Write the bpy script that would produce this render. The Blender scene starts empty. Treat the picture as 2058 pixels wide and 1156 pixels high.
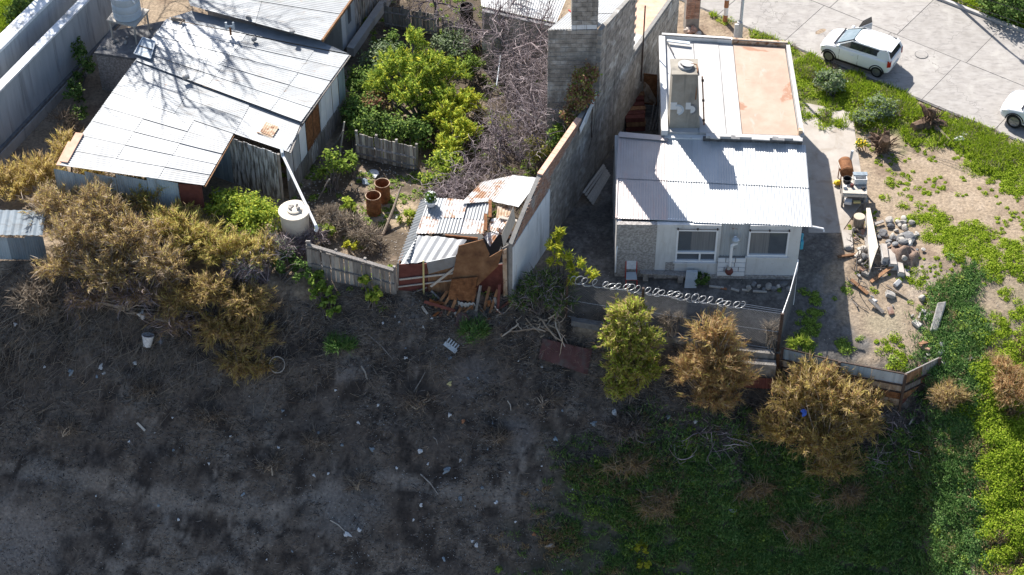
import bpy, bmesh, math, random
import numpy as np
from mathutils import Matrix, Vector

R = math.radians
random.seed(7)
rng = np.random.default_rng(7)
SC = bpy.context.scene
COL = SC.collection

# ---------------------------------------------------------------- camera, world, sun, exposure
F, D, TH = 4000.0, 80.0, R(43.0)
CAM = np.array([0.0, -D * math.cos(TH), D * math.sin(TH)])
cd = bpy.data.cameras.new('camera')
cam = bpy.data.objects.new('camera', cd)
COL.objects.link(cam)
cam.location = CAM
cam.rotation_euler = (R(90) - TH, 0, 0)
cd.sensor_width = 36.0
cd.lens = 36.0 * F / 2058.0
cd.clip_start = 1.0
cd.clip_end = 2000.0
SC.camera = cam

SUN_EL, SUN_AZ = R(43.5), R(26.0)      # shadows run towards the camera and to the right
w = bpy.data.worlds.new('World')
SC.world = w
w.use_nodes = True
nt = w.node_tree
sky = nt.nodes.new('ShaderNodeTexSky')
sky.sky_type = 'NISHITA'
sky.sun_disc = False
sky.sun_elevation = SUN_EL
sky.sun_rotation = -SUN_AZ
bg = nt.nodes['Background']
bg.inputs['Strength'].default_value = 0.075
nt.links.new(sky.outputs[0], bg.inputs['Color'])

sd = bpy.data.lights.new('sun', 'SUN')
sd.energy = 4.2
sd.angle = R(0.5)
sd.color = (1.0, 0.95, 0.88)
sun = bpy.data.objects.new('sun', sd)
COL.objects.link(sun)
TO_SUN = Vector((-math.sin(SUN_AZ) * math.cos(SUN_EL), math.cos(SUN_AZ) * math.cos(SUN_EL), math.sin(SUN_EL)))
sun.rotation_euler = (-TO_SUN).to_track_quat('-Z', 'Y').to_euler()
sun.location = (-20, 40, 60)

SC.view_settings.view_transform = 'Standard'
SC.view_settings.look = 'None'
SC.view_settings.exposure = 1.22
SC.view_settings.gamma = 1.0
SC.view_settings.use_curve_mapping = False

# ---------------------------------------------------------------- survey: photograph pixel -> point in the place
RX = np.array([1.0, 0, 0]); UP = np.array([0, math.sin(TH), math.cos(TH)]); FW = np.array([0, math.cos(TH), -math.sin(TH)])
def ray(px, py):
    return RX * ((px - 1029.0) / F) + UP * (-(py - 578.0) / F) + FW
def P(px, py, z=0.0):
    d = ray(px, py)
    t = (z - CAM[2]) / d[2]
    return CAM + d * t
def proj(p):
    p = np.asarray(p, float) - CAM
    zc = p @ FW
    return 1029.0 + F * (p @ RX) / zc, 578.0 - F * (p @ UP) / zc
def on_wall(px, py, a, b):
    # the point of the vertical plane through a and b seen at this pixel
    n = np.array([-(b[1] - a[1]), b[0] - a[0], 0.0])
    d = ray(px, py)
    t = ((np.array(a) - CAM) @ n) / (d @ n)
    return CAM + d * t
def sm(a, b, x):
    t = np.clip((np.asarray(x, float) - a) / (b - a), 0, 1)
    return t * t * (3 - 2 * t)
_tabs = {}
def vnoise(x, y, s, seed=0):
    if seed not in _tabs:
        _tabs[seed] = np.random.default_rng(seed + 100).random((256, 256))
    T = _tabs[seed]
    x = np.asarray(x, float) / s + 500.3; y = np.asarray(y, float) / s + 500.7
    xi = np.floor(x).astype(int); yi = np.floor(y).astype(int)
    fx = x - xi; fy = y - yi
    fx = fx * fx * (3 - 2 * fx); fy = fy * fy * (3 - 2 * fy)
    a = T[xi % 256, yi % 256]; b = T[(xi + 1) % 256, yi % 256]; c = T[xi % 256, (yi + 1) % 256]; d = T[(xi + 1) % 256, (yi + 1) % 256]
    return (a * (1 - fx) + b * fx) * (1 - fy) + (c * (1 - fx) + d * fx) * fy

# ---------------------------------------------------------------- the lie of the land
_E = [(-900, 560, 0), (0, 535, 0), (300, 560, 0), (620, 570, 0), (800, 592, 0), (1040, 605, -.1), (1140, 640, -.5), (1350, 684, -.8),
      (1560, 704, -1.0), (1700, 732, -1.08), (1820, 753, -1.12), (1885, 725, -1.0), (1920, 705, -.95), (1980, 680, -.9), (2058, 650, -.9), (2600, 640, -.9)]
_e = np.array([P(*q) for q in _E])
_S = np.array([(P(q, 750)[0], s) for q, s in [(-900, 1.3), (1780, 1.3), (1855, 1.25), (1905, .8), (1950, .52), (2010, .45), (2600, .42)]])
Y_HOUSE = P(1400, 520)[1]
X_ST0, X_ST1 = P(1480, 700)[0], P(1900, 730)[0]
X_ALLEY0, X_ALLEY1 = P(1060, 600)[0], P(1150, 600)[0]
def ground(x, y, rough=True):
    x = np.asarray(x, float); y = np.asarray(y, float)
    ye = np.interp(x, _e[:, 0], _e[:, 1])
    s = np.interp(x, _S[:, 0], _S[:, 1])
    d = ye - y
    d = 0.5 * (d + np.sqrt(d * d + 0.16)) - 0.02
    wy = sm(X_ALLEY0, X_ALLEY1, x)
    g = np.clip(Y_HOUSE - y, 0, np.maximum(Y_HOUSE - ye, 0)) * 0.21 * wy
    z = -g - s * d - .85 * sm(.05, .4, ye - y) * sm(X_ST0, X_ST0 + .8, x) * sm(X_ST1, X_ST1 - .5, x)
    z = np.where(z < -13, -13 - (-13 - z) * 0.15, z)
    if rough:
        k = sm(0.0, 1.5, ye - y)
        y = np.where(y < ye, ye - (ye - y) * 1.6, y)
        z = z + (vnoise(x * .8 - y * .6, x * .6 + y * .8, 1.7, 1) - .5) * (.06 + .36 * k) + (vnoise(x * .5 - y * .87, x * .87 + y * .5, .6, 2) - .5) * (.02 + .18 * k) + (vnoise(x * .9 + y * .43, y * .9 - x * .43, .27, 3) - .5) * (.02 + .06 * k)
    return z
def G(p):
    return np.array([p[0], p[1], float(ground(p[0], p[1]))])
def PG(px, py, lift=0.0):
    # where the line of sight through this pixel meets the ground
    d = ray(px, py)
    lo, hi = 60.0, 140.0
    ts = np.linspace(lo, hi, 320)
    pts = CAM + ts[:, None] * d
    below = pts[:, 2] < ground(pts[:, 0], pts[:, 1], False)
    i = int(np.argmax(below)) if below.any() else 319
    a, b = ts[max(i - 1, 0)], ts[i]
    for _ in range(24):
        m = .5 * (a + b); q = CAM + m * d
        if q[2] < ground(q[0], q[1]): b = m
        else: a = m
    q = CAM + b * d
    return np.array([q[0], q[1], float(ground(q[0], q[1])) + lift])

# ---------------------------------------------------------------- materials
def srgb(r, g, b):
    f = lambda c: ((c / 255.0 + .055) / 1.055) ** 2.4 if c / 255.0 > .04045 else c / 255.0 / 12.92
    return (f(r), f(g), f(b))
MATS = {}
def M(name, stops, scale=3.0, detail=6, stretch=(1, 1, 1), rough=.8, bump=0.0, bscale=None, rand=0.0, island=False, metal=0.0, dirt=None, dirt2=None, trans=0.0, spec=.3, attr=None, vor=None):
    m = bpy.data.materials.new(name); MATS[name] = m
    m.use_nodes = True
    t = m.node_tree; N = t.nodes; L = t.links
    b = N['Principled BSDF']
    b.inputs['Roughness'].default_value = rough
    b.inputs['Metallic'].default_value = metal
    b.inputs['Specular IOR Level'].default_value = spec
    geo = N.new('ShaderNodeNewGeometry')
    def noise(sc, st=(1, 1, 1), det=5, dist=0.0):
        mp = N.new('ShaderNodeMapping'); mp.inputs['Scale'].default_value = st
        L.new(geo.outputs['Position'], mp.inputs[0])
        n = N.new('ShaderNodeTexNoise'); n.inputs['Scale'].default_value = sc; n.inputs['Detail'].default_value = det
        n.inputs['Roughness'].default_value = .6; n.inputs['Distortion'].default_value = dist
        L.new(mp.outputs[0], n.inputs['Vector'])
        return n.outputs['Fac']
    ramp = N.new('ShaderNodeValToRGB')
    el = ramp.color_ramp.elements
    while len(el) < len(stops): el.new(.5)
    for e, (p, c) in zip(el, stops): e.position = p; e.color = (*c, 1)
    L.new(geo.outputs['Random Per Island'] if island else noise(scale, stretch, detail), ramp.inputs[0])
    c = ramp.outputs[0]
    def mix(fac, c, col, blend='MIX'):
        x = N.new('ShaderNodeMix'); x.data_type = 'RGBA'; x.blend_type = blend
        if isinstance(fac, float): x.inputs[0].default_value = fac
        else: L.new(fac, x.inputs[0])
        L.new(c, x.inputs[6])
        if isinstance(col, tuple): x.inputs[7].default_value = (*col, 1)
        else: L.new(col, x.inputs[7])
        return x.outputs[2]
    def rng_(v, a, b_, lo=0.0, hi=1.0):
        mr = N.new('ShaderNodeMapRange'); mr.inputs[1].default_value = a; mr.inputs[2].default_value = b_
        mr.inputs[3].default_value = lo; mr.inputs[4].default_value = hi
        L.new(v, mr.inputs[0]); return mr.outputs[0]
    if attr:
        at = N.new('ShaderNodeAttribute'); at.attribute_name = attr
        c = mix(1.0, at.outputs['Color'], c, 'MULTIPLY')
    for dd in (dirt, dirt2):
        if dd:
            col, sc, lo, hi, st = dd
            c = mix(rng_(noise(sc, st, 6, .6), lo, hi), c, col)
    if vor:
        col, sc, wd = vor
        v = N.new('ShaderNodeTexVoronoi'); v.feature = 'DISTANCE_TO_EDGE'; v.inputs['Scale'].default_value = sc
        mp = N.new('ShaderNodeVectorMath'); mp.operation = 'ADD'
        nz = N.new('ShaderNodeTexNoise'); nz.inputs['Scale'].default_value = 2.0; nz.inputs['Detail'].default_value = 4
        L.new(geo.outputs['Position'], nz.inputs['Vector'])
        L.new(geo.outputs['Position'], mp.inputs[0]); L.new(nz.outputs['Color'], mp.inputs[1])
        L.new(mp.outputs[0], v.inputs['Vector'])
        c = mix(rng_(v.outputs['Distance'], 0, wd, 1, 0), c, col)
    if rand:
        oi = N.new('ShaderNodeObjectInfo')
        hs = N.new('ShaderNodeHueSaturation')
        L.new(rng_(oi.outputs['Random'], 0, 1, 1 - rand, 1 + rand), hs.inputs['Value'])
        L.new(c, hs.inputs['Color']); c = hs.outputs[0]
    L.new(c, b.inputs['Base Color'])
    if bump:
        bp = N.new('ShaderNodeBump'); bp.inputs['Strength'].default_value = bump; bp.inputs['Distance'].default_value = .03
        L.new(noise(bscale or scale * 4, stretch, 6), bp.inputs['Height'])
        L.new(bp.outputs[0], b.inputs['Normal'])
    if trans:
        tr = N.new('ShaderNodeBsdfTranslucent'); L.new(c, tr.inputs[0])
        mx = N.new('ShaderNodeMixShader'); mx.inputs[0].default_value = trans
        L.new(b.outputs[0], mx.inputs[1]); L.new(tr.outputs[0], mx.inputs[2])
        L.new(mx.outputs[0], N['Material Output'].inputs['Surface'])
    return m
U = (1, 1, 1); VS = (1, 1, .12)
RUST = (.17, .065, .025)
M('soil', [(.28, (.58, .57, .57)), (.46, (.90, .90, .90)), (.56, (1.06, 1.06, 1.05)), (.74, (1.45, 1.42, 1.38))], 8.0, 12, rough=.95, bump=1.0, bscale=11, attr='Col', spec=.1)
M('concrete_slab', [(.3, (.28, .26, .24)), (.7, (.36, .34, .32))], 2.3, 10, rough=.85, bump=.15, bscale=30, rand=.05, dirt=((.22, .205, .195), 2.2, .50, .75, (1, 3, 1)), dirt2=((.40, .38, .35), .7, .55, .75, U), vor=((.20, .185, .175), .17, .004))
M('patio', [(.3, (.34, .305, .27)), (.7, (.43, .39, .35))], 1.5, 8, rough=.9, bump=.15, bscale=25, dirt=((.27, .225, .18), 1.1, .52, .75, U), dirt2=((.22, .21, .20), .8, .6, .8, U))
M('kerb', [(.3, (.36, .35, .34)), (.7, (.48, .46, .44))], 4, rough=.9, bump=.2)
M('galv', [(.3, (.235, .25, .265)), (.7, (.32, .335, .35))], 1.2, 5, rough=.55, metal=.3, spec=.3, rand=.09, dirt=((.21, .20, .19), 1.6, .52, .78, (1, 3, 1)), dirt2=((.22, .12, .07), 1.9, .66, .76, (1, 3, 1)))
M('white_tin', [(.3, (.29, .30, .31)), (.7, (.38, .39, .40))], 1.2, 5, rough=.55, metal=.25, spec=.3, rand=.07, dirt=((.26, .25, .235), 1.8, .55, .82, (1, 3, 1)))
M('house_tin', [(.3, (.42, .435, .445)), (.7, (.49, .50, .505))], 1.2, 5, rough=.5, metal=.4, rand=.05, dirt=((.48, .47, .45), 1.8, .58, .85, (3, .5, 1)))
M('pink_tin', [(.3, (.42, .375, .36)), (.7, (.49, .45, .435))], 1.2, 5, rough=.5, metal=.3, rand=.04, dirt=((.52, .36, .32), 2.0, .55, .85, (3, .5, 1)))
M('blue_tin', [(.3, (.28, .36, .42)), (.7, (.40, .48, .54))], 2, 5, stretch=VS, rough=.55, rand=.12, dirt=((.16, .17, .17), 2.2, .5, .75, VS))
M('grey_tin', [(.3, (.32, .34, .35)), (.7, (.48, .50, .51))], 2, 5, stretch=VS, rough=.55, rand=.15, dirt=((.20, .18, .16), 2, .5, .8, VS), dirt2=(RUST, 3, .64, .74, U))
M('rust', [(.3, (.11, .045, .02)), (.5, (.20, .085, .035)), (.72, (.32, .15, .07))], 6, 8, rough=.85, bump=.3, rand=.15)
M('rust_pale', [(.3, (.34, .20, .11)), (.55, (.48, .37, .27)), (.75, (.58, .52, .45))], 5, 8, stretch=(1, 1, .5), rough=.75, rand=.15, dirt=(RUST, 3, .52, .66, U))
M('rust_tin', [(.3, (.50, .50, .50)), (.7, (.66, .66, .66))], 2, rough=.5, rand=.1, dirt=((.30, .14, .06), 2.5, .47, .62, U), dirt2=(RUST, 6, .6, .7, U))
M('dark_steel', [(.3, (.035, .03, .028)), (.7, (.10, .06, .045))], 9, rough=.7)
M('faded_red', [(.3, (.075, .035, .035)), (.7, (.12, .06, .058))], 3, 8, rough=.85, bump=.3, dirt=((.10, .085, .08), 2.2, .5, .7, U))
M('blue_tin_shaded', [(.3, (.13, .17, .21)), (.7, (.20, .25, .29))], 2, 5, stretch=VS, rough=.55, rand=.12, dirt=((.10, .11, .12), 2.2, .5, .75, VS))  # darker copy of blue_tin, with the tin fence's shade put into the colour
M('maroon', [(.3, (.10, .03, .025)), (.7, (.16, .055, .045))], 5, rough=.75, bump=.2, rand=.15)
M('old_wood', [(.3, (.15, .13, .12)), (.55, (.27, .25, .23)), (.75, (.38, .36, .34))], 5, 8, stretch=(3, 3, .4), rough=.9, bump=.35, rand=.28)
M('peel_wood', [(.38, (.11, .10, .095)), (.46, (.24, .23, .22)), (.54, (.46, .46, .46)), (.7, (.56, .57, .58))], 6, 8, stretch=(2, 2, .25), rough=.85, bump=.35, rand=.16, dirt=((.12, .085, .06), 3, .56, .68, VS))
M('brown_wood', [(.3, (.15, .075, .04)), (.55, (.25, .135, .07)), (.75, (.34, .20, .11))], 4, 8, stretch=(2, 2, .4), rough=.85, bump=.3, rand=.25)
M('ply', [(.3, (.12, .055, .028)), (.5, (.20, .10, .048)), (.75, (.30, .165, .085))], 2.5, 8, rough=.85, bump=.2, rand=.1)
M('pale_wood', [(.3, (.40, .36, .31)), (.7, (.56, .52, .46))], 6, stretch=(3, 3, .5), rough=.85, bump=.2, rand=.12)
M('charred', [(.3, (.015, .014, .014)), (.7, (.05, .045, .04))], 8, rough=.9, rand=.3)
M('block', [(.3, (.20, .18, .16)), (.5, (.31, .285, .255)), (.72, (.44, .41, .38))], 3.6, 8, rough=.95, bump=.6, bscale=22, rand=.16, dirt=((.12, .11, .10), 1.5, .50, .75, VS), dirt2=((.56, .55, .53), 1.1, .56, .72, U))
M('mortar', [(.3, (.20, .19, .18)), (.7, (.30, .29, .27))], 6, rough=.95, bump=.2)
M('brick', [(.3, (.24, .13, .09)), (.55, (.36, .22, .16)), (.75, (.44, .31, .25))], 5, rough=.95, bump=.3, rand=.2, dirt=((.34, .31, .29), 1.8, .5, .7, U))
M('salmon', [(.3, (.52, .31, .22)), (.7, (.64, .42, .32))], 4, rough=.9, bump=.2, rand=.1)
M('whitewash', [(.3, (.66, .69, .72)), (.7, (.78, .79, .80))], 2, 8, rough=.9, bump=.3, bscale=18, dirt=((.34, .34, .33), 1.6, .56, .72, VS))
M('bluewall', [(.3, (.33, .36, .39)), (.7, (.45, .475, .50))], 1.5, 8, stretch=(2, 2, .3), rough=.9, bump=.12, bscale=12, dirt=((.22, .23, .24), 2.6, .52, .75, VS))
M('tower_concrete', [(.3, (.27, .245, .205)), (.7, (.38, .35, .30))], 2.2, 8, rough=.95, bump=.2, bscale=18, dirt=((.17, .16, .145), 2.0, .52, .72, VS))
M('greywall', [(.3, (.40, .39, .38)), (.7, (.52, .51, .50))], 1.5, 8, rough=.9, bump=.2, bscale=15, dirt=((.25, .24, .23), 1.8, .55, .75, VS))
M('stucco', [(.35, (.22, .20, .19)), (.5, (.34, .32, .30)), (.65, (.48, .45, .43))], 11, 8, rough=.95, bump=.7, bscale=22)
M('white_paint', [(.3, (.60, .60, .59)), (.7, (.68, .68, .67))], 1.5, 6, rough=.75, bump=.05, dirt=((.42, .40, .37), 1.5, .55, .82, VS), dirt2=((.50, .47, .42), 5, .60, .75, U))
M('frame_white', [(.3, (.78, .78, .78)), (.7, (.82, .82, .82))], 3, rough=.4)
M('roof_white', [(.3, (.38, .37, .36)), (.7, (.52, .51, .50))], 1.6, 8, rough=.75, bump=.1, dirt=((.50, .46, .42), 1.3, .55, .75, (2, .4, 1)))
M('roof_orange', [(.35, (.385, .275, .21)), (.5, (.43, .32, .25)), (.7, (.46, .37, .30))], 1.0, 7, rough=.8, bump=.1, dirt=((.34, .19, .125), .55, .56, .60, U), dirt2=((.48, .44, .40), 1.4, .6, .8, (2, .4, 1)))
M('tar', [(.3, (.05, .05, .052)), (.7, (.17, .16, .155))], 5, rough=.9, bump=.3)
M('glass_dark', [(.3, (.09, .10, .115)), (.7, (.13, .145, .16))], 1.2, rough=.08, spec=.7)
M('curtain', [(.3, (.15, .155, .16)), (.7, (.25, .25, .25))], 4, stretch=(6, 1, .1), rough=.25, spec=.6)
M('car_paint', [(.3, (.74, .75, .76)), (.7, (.78, .79, .80))], 2, rough=.22, spec=.6)
M('car_glass', [(.3, (.012, .016, .02)), (.7, (.025, .03, .035))], 1, rough=.06, spec=.8)
M('windscreen', [(.3, (.10, .15, .19)), (.7, (.18, .23, .28))], 3, rough=.15, spec=.5)
M('tyre', [(.3, (.012, .012, .012)), (.7, (.025, .025, .025))], 8, rough=.9)
M('alloy', [(.3, (.20, .20, .21)), (.7, (.30, .30, .31))], 4, rough=.35, metal=.6)
M('black_trim', [(.3, (.012, .012, .013)), (.7, (.022, .022, .024))], 4, rough=.5)
M('red_lens', [(.3, (.30, .012, .01)), (.7, (.45, .02, .015))], 4, rough=.2)
M('lamp_lens', [(.3, (.55, .58, .60)), (.7, (.68, .70, .72))], 4, rough=.12, spec=.7)
M('cream', [(.3, (.60, .52, .42)), (.7, (.70, .63, .53))], 3, 7, rough=.85, dirt=((.42, .38, .31), 2.4, .52, .75, VS))
M('white_pvc', [(.3, (.76, .76, .77)), (.7, (.80, .80, .80))], 3, rough=.4)
M('tank_grey', [(.3, (.42, .47, .51)), (.7, (.52, .56, .60))], 2, rough=.6, dirt=((.34, .36, .37), 2, .55, .8, VS))
M('red_paint', [(.3, (.42, .04, .03)), (.7, (.52, .07, .05))], 4, rough=.6)
M('grey_plastic', [(.3, (.40, .44, .46)), (.7, (.50, .53, .55))], 3, rough=.5)
M('blue_plastic', [(.3, (.05, .30, .45)), (.7, (.08, .40, .55))], 3, rough=.45)
M('blue_bag', [(.3, (.03, .08, .38)), (.7, (.06, .14, .50))], 8, rough=.45)
M('yellow', [(.3, (.70, .45, .01)), (.7, (.80, .58, .03))], 5, rough=.6)
M('tub_yellow', [(.3, (.50, .42, .18)), (.7, (.60, .52, .25))], 5, rough=.6)
M('green_plastic', [(.3, (.02, .12, .05)), (.7, (.04, .20, .08))], 5, rough=.5)
M('litter_white', [(.3, (.50, .52, .54)), (.7, (.72, .72, .72))], 9, rough=.6, rand=.1)
M('litter_blue', [(.3, (.17, .21, .25)), (.7, (.30, .36, .41))], 9, rough=.5, rand=.2)
M('litter_orange', [(.3, (.30, .12, .06)), (.7, (.42, .2, .1))], 9, rough=.7)
M('stone', [(.3, (.26, .235, .21)), (.5, (.40, .37, .33)), (.75, (.54, .50, .46))], 5, 8, rough=.95, bump=.4, rand=.22)
M('stone_dark', [(.3, (.13, .13, .135)), (.7, (.26, .26, .26))], 5, 8, rough=.95, bump=.4, rand=.2)
M('red_soil', [(.3, (.16, .10, .075)), (.7, (.30, .22, .17))], 7, 8, rough=.95, bump=.6)
M('log', [(.3, (.17, .13, .10)), (.7, (.34, .28, .22))], 8, stretch=(3, 3, .5), rough=.95, bump=.6)
M('log_end', [(.3, (.44, .37, .28)), (.7, (.54, .46, .36))], 10, rough=.9)
M('stump', [(.3, (.06, .04, .03)), (.55, (.14, .09, .06)), (.75, (.24, .17, .12))], 8, 8, rough=.95, bump=.7)
M('bark', [(.3, (.10, .085, .075)), (.7, (.24, .21, .19))], 9, stretch=(2, 2, .5), rough=.95, bump=.4)
M('twig_grey', [(0, (.10, .078, .082)), (.5, (.23, .185, .19)), (1, (.50, .42, .42))], island=True, rough=.9)
M('twig_dead', [(0, (.26, .20, .15)), (.5, (.40, .32, .24)), (1, (.56, .47, .37))], island=True, rough=.9)
M('wire', [(.3, (.50, .50, .50)), (.7, (.62, .62, .62))], 9, rough=.4, metal=.4)
M('mesh_wire', [(.3, (.10, .10, .10)), (.7, (.15, .15, .15))], 9, rough=.6)
def leafmat(name, cols, tr=.35):
    n = len(cols)
    M(name, [(i / max(n - 1, 1), c) for i, c in enumerate(cols)], island=True, rough=.8, trans=tr, spec=.05)
leafmat('leaf_lime', [(0.151, 0.238, 0.032), (0.324, 0.432, 0.065), (0.518, 0.605, 0.097), (0.67, 0.691, 0.151)], .55)
leafmat('leaf_yellow', [(0.286, 0.319, 0.033), (0.506, 0.506, 0.055), (0.660, 0.616, 0.088)], .55)
leafmat('leaf_dark', [(0.039, 0.085, 0.019), (0.072, 0.130, 0.029), (0.130, 0.208, 0.052), (0.221, 0.286, 0.091)], .2)
leafmat('leaf_mid', [(0.088, 0.150, 0.025), (0.200, 0.288, 0.050), (0.362, 0.475, 0.100)], .35)
leafmat('leaf_red', [(0.200, 0.080, 0.055), (0.300, 0.150, 0.100), (0.280, 0.240, 0.080), (0.420, 0.280, 0.190)], .35)
leafmat('leaf_grass', [(0.100, 0.180, 0.012), (0.200, 0.300, 0.020), (0.320, 0.420, 0.035), (0.440, 0.520, 0.070)], .42)
leafmat('leaf_shade', [(0.060, 0.130, 0.035), (0.110, 0.220, 0.060), (0.180, 0.310, 0.090), (0.240, 0.330, 0.120)], .3)  # darker copy of leaf_grass, the slope's shade mixed into the leaf colour
leafmat('leaf_ochre', [(0.345, 0.247, 0.075), (0.54, 0.414, 0.144), (0.69, 0.564, 0.218), (0.529, 0.471, 0.138)], .55)
leafmat('leaf_brown', [(0.218, 0.149, 0.086), (0.38, 0.27, 0.155), (0.529, 0.414, 0.253), (0.483, 0.368, 0.161)], .55)
leafmat('leaf_orange', [(0.33, 0.176, 0.077), (0.517, 0.314, 0.154), (0.66, 0.462, 0.264), (0.528, 0.44, 0.176)], .55)
leafmat('leaf_olive', [(0.269, 0.269, 0.056), (0.47, 0.459, 0.112), (0.65, 0.627, 0.202), (0.448, 0.37, 0.134)], .55)
leafmat('leaf_sage', [(0.130, 0.182, 0.104), (0.208, 0.260, 0.156), (0.286, 0.338, 0.195)], .25)
leafmat('straw', [(0.160, 0.130, 0.100), (0.270, 0.220, 0.170), (0.400, 0.340, 0.270)], .2)
leafmat('straw_grey', [(0.030, 0.028, 0.028), (0.090, 0.080, 0.076), (0.190, 0.165, 0.150), (0.330, 0.280, 0.235)], .1)

# ---------------------------------------------------------------- mesh helpers
def link(o, parent=None):
    COL.objects.link(o)
    if parent is not None: o.parent = parent
    return o
def org(parent):
    # world position of a parent chain (no rotations or scales are used on parents)
    p = np.zeros(3)
    while parent is not None:
        p = p + np.array(parent.location); parent = parent.parent
    return p
def thing(name, label, cat, loc=(0, 0, 0), group=None):
    o = bpy.data.objects.new(name, None); COL.objects.link(o)
    o.empty_display_size = .3
    o.location = tuple(float(v) for v in loc)
    o['label'] = label; o['category'] = cat
    if group: o['group'] = group
    return o
def tag(o, label=None, cat=None, group=None, kind=None):
    if label: o['label'] = label
    if cat: o['category'] = cat
    if group: o['group'] = group
    if kind: o['kind'] = kind
    return o
def npmesh(name, verts, quads=None, tris=None, mat=None, smooth=False):
    verts = np.asarray(verts, np.float32).reshape(-1, 3)
    me = bpy.data.meshes.new(name)
    q = np.asarray(quads if quads is not None else [], np.int32).reshape(-1, 4)
    t = np.asarray(tris if tris is not None else [], np.int32).reshape(-1, 3)
    me.vertices.add(len(verts)); me.vertices.foreach_set('co', verts.ravel())
    nl = q.size + t.size
    me.loops.add(nl)
    me.loops.foreach_set('vertex_index', np.concatenate([q.ravel(), t.ravel()]).astype(np.int32))
    me.polygons.add(len(q) + len(t))
    st = np.concatenate([np.arange(len(q)) * 4, q.size + np.arange(len(t)) * 3]).astype(np.int32)
    me.polygons.foreach_set('loop_start', st)
    if smooth: me.polygons.foreach_set('use_smooth', np.ones(len(q) + len(t), bool))
    me.update(calc_edges=True)
    if mat: me.materials.append(MATS[mat])
    return me
def add(name, me, parent=None, loc=None):
    # me holds world coordinates; move them to the object's own frame
    o = bpy.data.objects.new(name, me)
    base = org(parent)
    c = np.array(loc, float) if loc is not None else base
    n = len(me.vertices); co = np.empty(n * 3, np.float32); me.vertices.foreach_get('co', co)
    co = (co.reshape(-1, 3) - c).astype(np.float32); me.vertices.foreach_set('co', co.ravel()); me.update()
    link(o, parent)
    o.location = tuple(c - base)
    return o
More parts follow.
